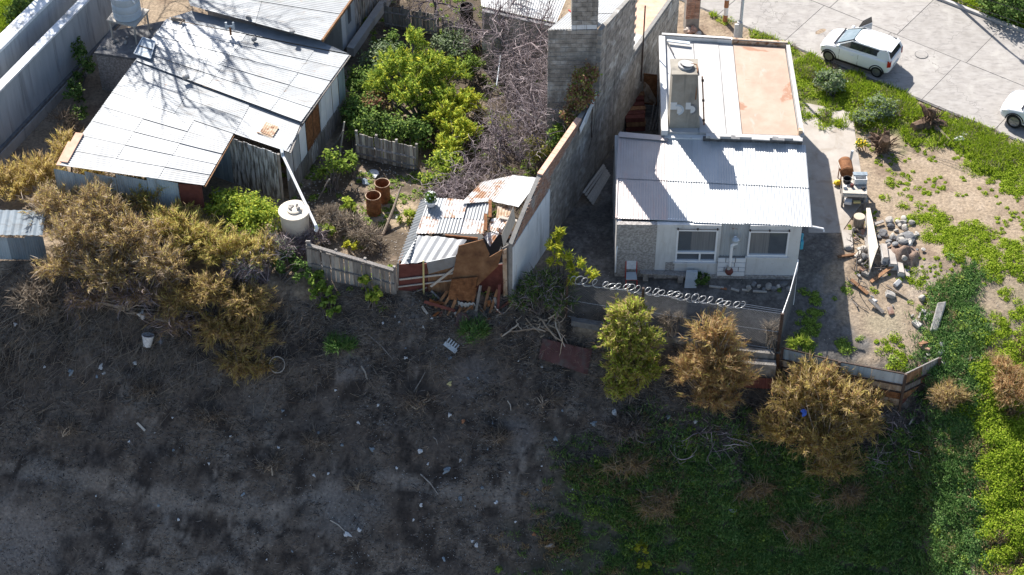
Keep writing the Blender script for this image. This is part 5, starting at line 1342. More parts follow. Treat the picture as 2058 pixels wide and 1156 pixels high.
# ================================================================ CHAIN LINK FENCE WITH RAZOR WIRE
cf = thing('chain_link_fence', 'chain link fence on dark posts along the front of the white house yard', 'fence', PG(1350, 672))
fp_ = [PG(1138, 637), PG(1288, 660), PG(1563, 704)]; fh = [1.9, 1.95, 2.0]
rear = PG(1594, 612)
def fence_mesh(a, b, ha, hb, sp=.10, r_=.0035):
    L_ = np.linalg.norm((b - a)[:2]); n = int(L_ / sp); paths = []
    def pt(u, v): p = lerp(a, b, u); return p + np.array([0, 0, .05 + v * (lerp(ha, hb, u) - .05)])
    k = 1.9 / L_
    for i in range(-int(1.9 / sp), n + 1):
        for sgn in (1, -1):
            u0, u1 = i * sp / L_, i * sp / L_ + k
            v0, v1 = (0, 1) if sgn > 0 else (1, 0)
            if u0 < 0: t = -u0 / (u1 - u0); v0 = v0 + (v1 - v0) * t; u0 = 0
            if u1 > 1: t = (1 - u0) / (u1 - u0); v1 = v0 + (v1 - v0) * t; u1 = 1
            if u1 - u0 < .002: continue
            paths.append(np.array([pt(u0, v0), pt(u1, v1)]))
    return paths
pth = fence_mesh(fp_[0], fp_[1], *fh[:2]) + fence_mesh(fp_[1], fp_[2], *fh[1:])
o = add('wire_mesh', npmesh('wire_mesh', *tubes(pth, [.0075] * len(pth), 3), 'mesh_wire'), cf); o['kind'] = 'stuff'
pth = fence_mesh(fp_[2], rear, 2.0, 1.9)
o = add('wire_mesh', npmesh('wire_mesh', *tubes(pth, [.006] * len(pth), 3), 'mesh_wire'), cf); o['kind'] = 'stuff'
for i, p in enumerate(fp_):
    b = MB(); b.bar(p - np.array([0, 0, .3]), p + np.array([0, 0, fh[i] + (.25 if i < 2 else .02)]), .12 if i == 2 else .09, .1, (0, 1, 0)); b.build('post', 'dark_steel', cf)
b = MB(); b.bar(rear, rear + np.array([.03, .35, 2.1]), .05, .05, (1, 0, 0)); b.build('post', 'frame_white', cf)
b = MB(); b.bar(fp_[2] + np.array([.0, -.1, -.1]), fp_[2] + np.array([.08, -.75, -1.35]), .13, .12, (0, 1, 0)); b.build('brace', 'rust', cf)
b = MB(); b.bar(fp_[1] + np.array([-.1, -.1, fh[1] - .3]), fp_[1] + np.array([-.25, -.2, .9]), .05, .05, (0, 1, 0)); b.build('brace', 'tub_yellow', cf)
for i in range(2):
    for h in (1.0, .5, .03):
        b = MB(); b.tube([fp_[i] + np.array([0, 0, fh[i] * h]), lerp(fp_[i], fp_[i + 1], .5) + np.array([0, 0, (fh[i] + fh[i + 1]) / 2 * h - .04]), fp_[i + 1] + np.array([0, 0, fh[i + 1] * h])], .009, 4); b.build('line_wire', 'wire', cf)
for h in (.22, .12):
    b = MB(); b.tube([lerp(fp_[1], fp_[2], .7) + np.array([0, 0, 1.98 + h]), fp_[2] + np.array([.0, 0, 2.0 + h * .9])], .008, 4); b.build('line_wire', 'wire', cf)
b = MB(); b.tube([fp_[2] + np.array([0, 0, 2.0]), lerp(fp_[2], rear, .5) + np.array([0, 0, 1.9]), rear + np.array([.03, .3, 2.05])], .02, 5); b.build('top_wire', 'frame_white', cf)
rz = thing('razor_wire', 'coil of bright razor wire along the top of the chain link fence', 'razor wire', fp_[1] + np.array([0, 0, 2.1]))
path = []; turns = 24; NT = turns * 14
e0 = fp_[0] + np.array([.15, 0, fh[0] + .12]); e1 = fp_[1] + np.array([0, 0, fh[1] + .14]); e2 = lerp(fp_[1], fp_[2], .71) + np.array([0, 0, 2.08])
for k in range(NT + 1):
    t_ = k / NT; c = lerp(e0, e1, t_ / .4) if t_ < .4 else lerp(e1, e2, (t_ - .4) / .6)
    a = 2 * math.pi * turns * (t_ + .012 * math.sin(t_ * 21) + .006 * math.sin(t_ * 47)); rr = .18 + .035 * math.sin(a * .13) + .02 * math.sin(a * .37)
    c = c + np.array([.10 * math.sin(a * .31), 0, .03 * math.sin(a * .17)])
    path.append(c + np.array([.2 * math.cos(a), rr * math.cos(a) * .3, rr * math.sin(a)]))
add('coil', npmesh('coil', *tubes([np.array(path)], [np.full(len(path), .015)], 4), 'wire'), rz)
tv, tq = [], []
path = np.array(path); rs = np.random.default_rng(3)
bb, dd_ = path[::3], rs.normal(size=(len(path[::3]), 3)); v, q, t3 = ribbons(bb, dd_, .06, .025, rs.normal(size=dd_.shape) * .2, rs); add('barbs', npmesh('barbs', v, q, t3, 'wire'), rz)
# concrete plinth and retaining strip below it
pl = thing('fence_plinth', 'low pale concrete plinth with a maroon tin strip under the chain link fence', 'plinth', PG(1440, 705))
def PL(px, py): p = PG(px, py); return p
pts = [PG(1148, 645), PG(1236, 660), PG(1330, 676), PG(1420, 692), PG(1480, 703), PG(1556, 712)]
for a, b_ in zip(pts[:-1], pts[1:]):
    a = a + np.array([0, -.05, 0]); b_ = b_ + np.array([-.015, -.05, 0])
    m = 'block' if a[0] > 5 else 'stone_dark'
    b = MB(); b.hexa([a + np.array(v) for v in ((0, -.12, -.6), (0, .12, -.6))][:1] + [b_ + np.array((0, -.12, -.6)), b_ + np.array((0, .12, -.6)), a + np.array((0, .12, -.6))], [a + np.array((0, -.12, .16)), b_ + np.array((0, -.12, .16)), b_ + np.array((0, .12, .16)), a + np.array((0, .12, .16))]); b.build('beam', m, pl)
a, b_ = PG(1492, 712) + np.array([0, -.5, 0]), PG(1558, 716) + np.array([0, -.5, 0])
b = MB(); b.hexa([a + np.array((0, 0, -1.0)), b_ + np.array((0, 0, -1.0)), b_ + np.array((0, .3, -1.0)), a + np.array((0, .3, -1.0))], [a + np.array((0, 0, -.02)), b_ + np.array((0, 0, -.02)), b_ + np.array((0, .3, -.02)), a + np.array((0, .3, -.02))]); b.build('retaining_block', 'block', pl)
sheet('tin_strip', 'maroon', pl, a + np.array((0, -.25, -1.1)), b_ + np.array((0, -.25, -1.1)), b_ + np.array((0, -.15, -.62)), a + np.array((-.0, -.15, -.62)), .14, .02)

# ================================================================ SCRAP METAL FENCE
sf = thing('scrap_fence', 'patchwork fence of blue and rusty sheet metal strips in three bays at the yard corner', 'fence', PG(1700, 752))
tops = [P(1572, 700, -.72), P(1686, 728, -.8), P(1819, 753, -.85), P(1888, 720, -.85)]
zb_ = 1.75
rowm = [['blue_tin', 'blue_tin', 'brown_wood'], ['rust_pale', 'rust_pale', 'old_wood'], ['rust_pale', 'rust', 'brown_wood'], ['old_wood', 'rust_pale', 'maroon']]
rowm2 = [['blue_tin', 'grey_tin', 'old_wood'], ['rust_pale', 'rust_pale', 'brown_wood'], ['rust_pale', 'rust', 'old_wood'], ['rust', 'rust_pale', 'brown_wood']]
for i in range(3):
    a, b_ = tops[i], tops[i + 1]; d_ = unitv((b_ - a) * np.array([1, 1, 0])); nn = np.array([d_[1], -d_[0], 0])
    hts = [0, .52, .92, 1.32, 1.7]
    for r_ in range(4):
        for h in range(2):
            u0, u1 = (.01, .5) if h == 0 else (.51, .99)
            p, q = lerp(a, b_, u0), lerp(a, b_, u1); o = nn * (.03 * r_ + random.uniform(0, .02))
            z0, z1 = -hts[r_], -hts[r_ + 1] + .01
            sheet('metal_strip', (rowm if h == 0 else rowm2)[r_][i], sf, p + o + np.array([0, 0, z0]), q + o + np.array([0, 0, z0]), q + o + np.array([0, 0, z1]) + nn * .03, p + o + np.array([0, 0, z1]) + nn * .03, .6, .008)
    plank('top_rail', 'dark_steel' if i < 2 else 'old_wood', sf, a + np.array([0, 0, .03]), b_ + np.array([0, 0, .03]), .05, .05)
    for r_ in (1, 2): plank('rail', 'dark_steel', sf, a + np.array([0, 0, -hts[r_]]) + nn * .1, b_ + np.array([0, 0, -hts[r_]]) + nn * .1, .04, .05, nn)
for i, p in enumerate(tops[:4]):
    b = MB(); b.bar(p + np.array([0, -.1, .12]), p + np.array([-.05, -.3, -1.85]), .1, .09, (0, 1, 0)); b.build('post', 'dark_steel', sf)

# ================================================================ TABLE AND CLUTTER BY THE PATIO
zt_ = .85; lowp = G(P(1715, 415))[2]
tb = thing('work_table', 'rough wooden work table piled with junk at the edge of the patio', 'table', P(1716, 410))
tq_ = [P(1692, 356, zt_), P(1741, 354, zt_), P(1743, 390, zt_), P(1694, 388, zt_)]
for k in range(4):
    q = [bil(tq_, 0, k / 4 + .01), bil(tq_, 1, k / 4 + .01), bil(tq_, 1, (k + 1) / 4), bil(tq_, 0, (k + 1) / 4)]
    b = MB(); b.slab(q, .05); b.build('top_board', 'pale_wood', tb)
for k in range(4):
    p = bil(tq_, [.04, .96, .96, .04][k], [.06, .06, .95, .95][k]); plank('leg', 'old_wood', tb, [p[0], p[1], G(p)[2] - .05], [p[0], p[1], zt_ - .05], .08, .08, (1, 0, 0))
b = MB(); b.slab([p * np.array([1, 1, 0]) + np.array([0, 0, .35]) for p in tq_], .04); b.build('shelf', 'old_wood', tb)
plank('apron', 'pale_wood', tb, tq_[3] + np.array([0, -.02, -.11]), tq_[2] + np.array([0, -.02, -.11]), .03, .12, (0, 0, 1))
def boxthing(name, label, cat, c, sz, mat, rz=0.0, bev=.02):
    b = MB(); b.box(np.array(c) + np.array([0, 0, sz[2] / 2]), sz, rz); o = b.build(name, mat, loc=c)
    m = o.modifiers.new('edge', 'BEVEL'); m.width = bev; m.segments = 2
    return tag(o, label, cat)
c = P(1728, 366, zt_)
ib = thing('plastic_tub', 'open white and blue plastic tub on the right half of the work table', 'tub', c)
b = MB(); q0 = [c + np.array(v) for v in ((-.26, -.2, 0), (.26, -.2, 0), (.26, .2, 0), (-.26, .2, 0))]
for i in range(4):
    p, q = q0[i], q0[(i + 1) % 4]; o = np.array([0, 0, .3]); pin = lerp(p, c, .12); qin = lerp(q, c, .12)
    b.hexa([p, q, qin, pin], [p + o, q + o, qin + o, pin + o])
b.hexa(q0, [p + np.array([0, 0, .03]) for p in q0]); b.build('tub_body', 'litter_white', ib)
b = MB(); b.slab([c + np.array(v) for v in ((-.3, .05, .34), (.3, .05, .34), (.3, .26, .34), (-.3, .26, .34))], .03); b.build('lid', 'litter_blue', ib)
c = P(1702, 366, zt_)
ck = thing('dark_pot', 'dark round cooking pot on the left half of the work table', 'pot', c)
b = MB(); b.lathe(c, [(.0, 0), (.16, 0), (.17, .18), (.19, .18), (.19, .2), (.16, .2), (.15, .03), (0, .03)], 16); b.build('pot_body', 'black_trim', ck, True)
b = MB(); b.tube([c + np.array([.19, 0, .17]), c + np.array([.3, -.05, .18])], .015, 5); b.build('handle', 'black_trim', ck)
for k, (x, y, sz, m, lb) in enumerate([(1698, 378, (.14, .12, .12), 'litter_white', 'small white box on the front left of the work table'), (1712, 376, (.12, .1, .16), 'maroon', 'small dark red box in the middle of the work table'), (1735, 380, (.14, .12, .1), 'black_trim', 'small black box at the front right of the work table')]):
    boxthing('small_box', lb, 'box', P(x, y, zt_), sz, m, .3 * k, .01)
for k, (x, y, sz, m, lb) in enumerate([(1704, 408, (.3, .24, .16), 'litter_white', 'white tray on the shelf under the work table'), (1722, 408, (.3, .1, .1), 'tub_yellow', 'yellow bar on the shelf under the work table'), (1738, 404, (.16, .2, .2), 'litter_blue', 'blue can on the shelf under the work table')]):
    boxthing('shelf_item', lb, 'box', P(x, y, .35), sz, m, .2 * k - .2, .01)
# drum barbecue behind the table
c = P(1699, 350, .55)
dr = thing('drum_barbecue', 'rusty half-drum barbecue with a thin chimney behind the work table', 'barbecue', P(1699, 372))
b = MB(); b.lathe(c + np.array([0, -.3, .3]), [(0, 0), (.27, .0), (.27, .02), (.29, .04), (.29, .76), (.27, .78), (0, .78)], 20, (0, 1, 0)); b.build('drum', 'rust', dr, True)
b = MB(); b.tube([c + np.array([.22, .4, .5]), c + np.array([.24, .4, .95])], .055, 8); b.build('chimney', 'tank_grey', dr)
for sx_ in (-1, 1):
    for sy_ in (-1, 1):
        p = c + np.array([.22 * sx_, .05 + .3 * sy_, .1]); plank('leg', 'rust', dr, [p[0], p[1], .06], p, .04, .04, (1, 0, 0))
b = MB(); b.tube([c + np.array([-.3, -.25, .5]), c + np.array([-.34, .35, .45])], .02, 5); b.build('handle', 'pale_wood', dr)
scrap(P(1684, 372, .06) + np.array([0, 0, .1]), .3, 'yellow', 'crumpled yellow bag hanging at the left of the work table', 'bag', 'yellow_bag', sd_=2, flat=.8, tilt=False)
# tree stump block, boards, low wall
c = PG(1724, 458)
lg = thing('chopping_block', 'upright cut log with a pale top below the work table', 'log', c)
b = MB(); b.lathe(c, [(.26, -.1), (.23, .2), (.24, .62)], 16); b.build('log_body', 'log', lg, True)
b = MB(); b.lathe(c + np.array([0, 0, .621]), [(.24, 0), (.22, .02), (0, .03)], 16); b.build('cut_face', 'log_end', lg)
b = MB(); a = [PG(1690, 466), PG(1711, 468), PG(1714, 502), PG(1696, 502)]; b.slab([p + np.array([0, 0, .14]) for p in a], .16); tag(b.build('concrete_step', 'patio', loc=a[0]), 'pale flat slab lying at the lower end of the patio', 'slab')
lw2 = thing('low_wall', 'low white-topped garden wall tapering down beside the stone steps', 'wall', PG(1752, 510))
w0, w1, w2 = P(1745, 418, .55), P(1757, 505, .45), P(1750, 538, .30)
b = MB(); q = [w0 + np.array([-.08, 0, 0]), w0 + np.array([.08, 0, 0]), P(1765, 496, .45), P(1756, 520, .4), P(1750, 540, .3), P(1746, 500, .45)]
b.slab(q, .06); b.build('coping', 'cream', lw2)
b = MB(); cq = sum(q) / 6; q2 = [cq + (p - cq) * .93 for p in q]; b.hexa([np.array([p[0], p[1], -.6]) for p in q2], [p - np.array([0, 0, .062]) for p in q2]); b.build('wall_body', 'greywall', lw2)
stp = thing('stone_steps', 'four stone steps descending to the right of the low white wall', 'steps', PG(1796, 540))
for k, (q4, m) in enumerate([([(1771, 489), (1782, 490), (1786, 517), (1776, 517)], 0), ([(1784, 500), (1797, 502), (1803, 531), (1790, 530)], 1), ([(1800, 516), (1812, 519), (1818, 548), (1807, 546)], 2), ([(1814, 525), (1826, 529), (1829, 556), (1821, 554)], 3)]):
    z = .42 - .16 * k; q = [P(x, y, z) for x, y in q4]
    b = MB(); b.slab(q, .07); b.build('tread', 'patio', stp)
    cq = sum(q) / 4; q2 = [cq + (p - cq) * np.array([1.25, .96, 1]) for p in q]
    b = MB(); b.hexa([np.array([p[0], p[1], -.9]) for p in q2], [p - np.array([0, 0, .072]) for p in q2]); b.build('riser', 'greywall', stp)
bo = PG(1818, 484)
rock('boulder', bo, .75, 'stone_dark', 'large dark boulder on top of the rubble beside the steps', 'boulder', seed=4)
mound = MB(); 
rsm = np.random.default_rng(8); mv, mf = [], []
mc_ = PG(1812, 512); nn_ = 22
for i in range(nn_):
    for j in range(nn_):
        u, v = i / (nn_ - 1) * 2 - 1, j / (nn_ - 1) * 2 - 1; r2 = u * u + v * v
        x, y = mc_[0] + u * .8, mc_[1] + v * .9
        mv.append((x, y, ground(x, y) - .05 + max(0, 1 - r2) * .42 * (.4 + 1.1 * vnoise(x, y, .22, 31))))
mf = [(i * nn_ + j, i * nn_ + j + 1, (i + 1) * nn_ + j + 1, (i + 1) * nn_ + j) for i in range(nn_ - 1) for j in range(nn_ - 1)]
o = add('dirt_mound', npmesh('dirt_mound', mv, mf, None, 'red_soil', True), loc=mc_); tag(o, 'reddish dirt heap covered in stones beside the steps', 'dirt heap')
places = ['in the rubble heap beside the stone steps', 'along the right edge of the yard below the steps', 'on the dirt below the low white wall']
for k in range(58):
    k0_ = k; k = k - 16
    if k < 26: x, y = 1805 + random.gauss(0, 26), 482 + random.gauss(0, 20)
    elif k < 34: x, y = 1730 + random.uniform(-25, 25), 500 + random.uniform(-25, 60)
    else: x, y = 1880 + random.uniform(-30, 20), 600 + random.uniform(0, 160)
    p = PG(x, y); d2 = ((p[0] - mc_[0]) / 1.0) ** 2 + ((p[1] - mc_[1]) / 1.15) ** 2
    p[2] += max(0, 1 - d2) * .36
    g = 0 if k < 26 else (2 if k < 34 else 1)
    sz_ = random.uniform(.14, .40)
    dx_, dy_ = (x - 1805, y - 482) if g == 0 else ((x - 1730, y - 500) if g == 2 else (x - 1880, y - 680))
    wh_ = ('far ' if dy_ < -8 else 'near ' if dy_ > 8 else 'middle ') + ('left' if dx_ < -8 else 'right' if dx_ > 8 else 'centre')
    rock('rubble_stone', p, sz_, 'stone' if k % 4 else 'stone_dark', ('large ' if sz_ > .3 else 'small ' if sz_ < .2 else '') + ['pale', 'grey'][k % 4 == 0] + ' rough stone at the ' + wh_ + ' ' + ['of the rubble heap beside the steps', 'of the stones along the yard edge', 'of the dirt by the low wall'][g], 'stone', 'stones ' + places[g], seed=100 + k0_)
cb0 = PG(1884, 665)
b = MB(); q = [PG(1868, 668) + np.array([0, 0, .1]), PG(1884, 668) + np.array([0, 0, .1]), P(1899, 609, cb0[2] + .9), P(1882, 611, cb0[2] + .9)]
q[2] = PG(1899, 622) + np.array([0, 0, .45]); q[3] = PG(1881, 624) + np.array([0, 0, .45])
b.hexa([p - np.array([0, 0, .3]) for p in q], q); o = b.build('concrete_block', 'stone', loc=cb0); m_ = o.modifiers.new('worn', 'BEVEL'); m_.width = .04; m_.segments = 2
tag(o, 'long pale concrete block leaning on the bank at the right of the yard', 'concrete block')

rs_d = np.random.default_rng(61)
line = [(1712, 480), (1735, 470), (1740, 500), (1730, 540), (1750, 560), (1755, 600), (1770, 640), (1800, 580), (1825, 600), (1850, 640), (1860, 690), (1880, 700), (1875, 740), (1900, 750), (1920, 790)]
for k in range(46):
    x0_, y0_ = line[int(rs_d.integers(0, len(line)))]; x0_ += rs_d.normal() * 14; y0_ += rs_d.normal() * 16
    p = PG(x0_, y0_)
    if k % 3 == 0:
        dd_ = rs_d.normal(size=3) * np.array([.5, .5, 0]); q = G(p + dd_); b = MB(); w_ = rs_d.uniform(.06, .16); mt_ = ['pale_wood', 'old_wood', 'brown_wood', 'log'][int(rs_d.integers(0, 4))]
        b.bar(p + np.array([0, 0, .06]), q + np.array([0, 0, rs_d.uniform(.06, .25)]), w_, rs_d.uniform(.03, .07))
        tag(b.build('broken_timber', mt_, loc=p), {'pale_wood': 'pale', 'old_wood': 'grey', 'brown_wood': 'brown', 'log': 'dark brown'}[mt_] + ' broken timber ' + ('beside the low white wall' if y0_ < 520 else 'below the stone steps' if y0_ < 610 else 'near the long concrete block' if y0_ < 700 else 'at the corner of the scrap fence') + ('' if x0_ < 1800 else ', on the bank side'), 'timber', 'broken timbers along the yard edge')
    else:
        b = MB(); s_ = rs_d.uniform(.12, .42); b.box(np.zeros(3), (s_, s_ * rs_d.uniform(.5, .8), s_ * rs_d.uniform(.3, .5)), rs_d.uniform(0, 3)); m_ = ['stone', 'block', 'brick', 'greywall'][int(rs_d.integers(0, 4))]
        o = b.build('broken_block', m_, loc=(0, 0, 0)); o.location = tuple(p + np.array([0, 0, .06])); o.rotation_euler = tuple(rs_d.uniform(-.4, .4, 3)); mo = o.modifiers.new('worn', 'BEVEL'); mo.width = .025; mo.segments = 2
        tag(o, ('large ' if s_ > .3 else 'small ') + {'stone': 'pale', 'block': 'grey', 'brick': 'reddish', 'greywall': 'light grey'}[m_] + ' broken block ' + ('beside the low white wall' if y0_ < 520 else 'below the stone steps' if y0_ < 610 else 'near the long concrete block' if y0_ < 700 else 'at the corner of the scrap fence') + ('' if x0_ < 1800 else ', on the bank side'), 'block', 'broken blocks along the yard edge')
dr_ = thing('dead_branches', 'dark tangle of dead roots and sticks beside the low white wall', 'branches', PG(1735, 510)); paths, rad = [], []
for k in range(40): grow(PG(1735 + rs_d.normal() * 12, 515 + rs_d.normal() * 28) + np.array([0, 0, .1]), unitv(rs_d.normal(size=3) * np.array([1, .8, .5])), rs_d.uniform(.3, .7), rs_d.uniform(.015, .04), 1, rs_d, paths, rad, .35, (2, 3))
o = add('branch', npmesh('branch', *tubes(paths, rad, 4), 'bark'), dr_); o['kind'] = 'stuff'
# uprooted stumps on the bank
def stump(c, label, seed, s=1.0, dirs=None):
    dirs = [np.array(q, float) for q in dirs]
    rs = np.random.default_rng(seed); t = thing('tree_stump', label, 'stump', c)
    b = MB(); ax = np.array(dirs[0], float)
    b.tube([c + np.array([0, 0, -.05]), c + unitv(ax) * .4 * s + np.array([0, 0, .15]), c + unitv(ax) * .8 * s + np.array([0, 0, .2])], [.28 * s, .22 * s, .16 * s], 9); b.build('trunk', 'stump', t)
    for d_ in dirs[1:]:
        p = [c + np.array([0, 0, .2])]; d_ = np.array(d_, float)
        for i in range(5): d_ = unitv(d_) + rs.normal(size=3) * .32 + np.array([0, 0, -.05 * i]); p.append(p[-1] + unitv(d_) * .15 * s)
        b = MB(); b.tube(p, list(np.array([.2, .17, .13, .11, .07, .03]) * s), 7); b.build('root', 'stump', t)
    paths, rad = [], []
    for i in range(60): grow(c + np.array([0, 0, .3]) + rs.normal(size=3) * .15, unitv(rs.normal(size=3) + np.array([0, 0, .5])), .5 * s, .03, 0, rs, paths, rad)
    add('rootlets', npmesh('rootlets', *tubes(paths, rad, 4), 'stump'), t)
stump(PG(1868, 252), 'large uprooted tree stump with roots in the air on the grassy verge', 1, 1.25, [(-1, -.6, .1), (-.4, .2, 1), (.1, 0, 1.1), (1.2, .1, .15), (.9, -.3, .1), (-.2, -.9, .05), (.5, -.8, .1), (-.9, -.1, .1)])
stump(PG(1772, 300), 'dark forked tree stump beside the yellow flowers at the patio edge', 2, 1.15, [(0, -.5, .8), (-.35, 0, 1), (.3, .1, .9), (-.8, -.2, .2), (.4, -.8, .2), (.1, .3, 1)])
b = MB(); a = PG(1880, 262); b.tube([a + np.array([0, 0, .15]), G(a + np.array([.5, -.9, 0])) + np.array([0, 0, .1])], [.12, .07], 7); tag(b.build('fallen_log', 'log', loc=a), 'pale fallen log pointing down from the large uprooted stump', 'log')
b = MB(); a = PG(1958, 300); b.tube([a + np.array([0, 0, .08]), PG(1985, 306) + np.array([0, 0, .1]), PG(2003, 316) + np.array([0, 0, .08])], [.09, .08, .06], 6); tag(b.build('fallen_log', 'stump', loc=a), 'dark log lying in the grass below the road on the right', 'log')
for k, (x, y, s_, m, lb) in enumerate([(1930, 283, .5, 'litter_white', 'crumpled white plastic by the roots of the large stump'), (1941, 276, .4, 'litter_white', 'small white bag on the verge right of the stump'), (2001, 320, .3, 'litter_white', 'small white plastic bag at the end of the dark log')]):
    scrap(PG(x, y), s_, m, lb, 'plastic bag', 'plastic_bag', sd_=k, flat=.6, tilt=False)

# ================================================================ STREET POSTS
c = G(P(1457, 46)); c[2] = .05
t = thing('striped_post', 'red and white striped street post on the grassy verge', 'post', c)
for k in range(8):
    b = MB(); z0 = k * .42; b.lathe(c, [(.11, z0 + .002), (.11, z0 + .42)], 12); b.build('band', 'litter_orange' if k % 2 == 0 else 'frame_white', t, True)
c = G(P(1484, 76)); c[2] = 0
t = thing('utility_post', 'thin grey utility post on a pale concrete footing at the verge', 'utility pole', c)
b = MB(); b.lathe(c, [(.19, -.1), (.16, .7), (.13, .9), (0, .95)], 12); b.build('footing', 'greywall', t, True)
b = MB(); b.tube([c + np.array([.05, .05, .5]), c + np.array([.05, .05, 7.0])], [.075, .06], 10); b.build('pole', 'tank_grey', t, True)
b = MB(); b.box(c + np.array([-.14, -.12, .5]), (.2, .1, .7)); b.build('cable_box', 'litter_white', t)
# street lamp across the street (its shadow falls on the slabs)
c = P(1884, -22); c[2] = .05
t = thing('street_lamp', 'tall street lamp across the street, seen only by its shadow', 'street lamp', c)
b = MB(); b.tube([c, c + np.array([0, 0, 5.2])], [.10, .07], 10); b.build('pole', 'tank_grey', t, True)
hp = c + np.array([0, 0, 5.2]); sd2 = P(2003, 158) ; tip = np.array([c[0] + .3, c[1] - .45, 5.75])
b = MB(); b.tube([hp, hp + np.array([.08, -.1, .35]), tip], .05, 8); b.build('arm', 'tank_grey', t, True)
b = MB(); b.lathe(tip - unitv(np.array([.3, -.45, .1])) * .05, [(.0, 0), (.11, .03), (.14, .2), (.1, .42), (0, .46)], 12, (.3, -.45, .1)); b.build('lamp_head', 'tank_grey', t, True)
for k in range(3):
    a_ = P(1484, 76); a_ = a_ + np.array([.05, .05, 6.5 + .2 * k]); e_ = a_ + ru * 26 + rv * (1.5 + 1.2 * k)
    pts_ = [lerp(a_, e_, u_) - np.array([0, 0, 1.2 * 4 * u_ * (1 - u_) * .5]) for u_ in np.linspace(0, 1, 14)]
    b = MB(); b.tube(pts_, .014, 5); tag(b.build('overhead_cable', 'black_trim', loc=a_), 'thin cable running from the utility post along the street, ' + ['lowest', 'middle', 'highest'][k] + ' of three', 'cable', 'cables over the street')
# unseen house added over the street so that its eave shades the corner
c = P(1995, 47); k_ = TO_SUN / TO_SUN.z * 3.6; e = c + np.array(k_)
nh = thing('added_shadow_house', 'unseen house added beyond the upper right corner to shade the street', 'house', np.array([e[0], e[1], 0]))
def NH(a, b_, z): p = e + unitv(np.array([1.0, -.62, 0])) * a + unitv(np.array([.62, 1.0, 0])) * b_; return np.array([p[0], p[1], z])
b = MB(); b.prism([NH(.3, .3, 0), NH(8, .3, 0), NH(8, 6, 0), NH(.3, 6, 0)], -.1, 3.4); b.build('wall', 'white_paint', nh)
b = MB(); b.slab([NH(0, 0, 3.6), NH(8.4, 0, 3.6), NH(8.4, 6.4, 3.6), NH(0, 6.4, 3.6)], .16); b.build('roof', 'galv', nh)

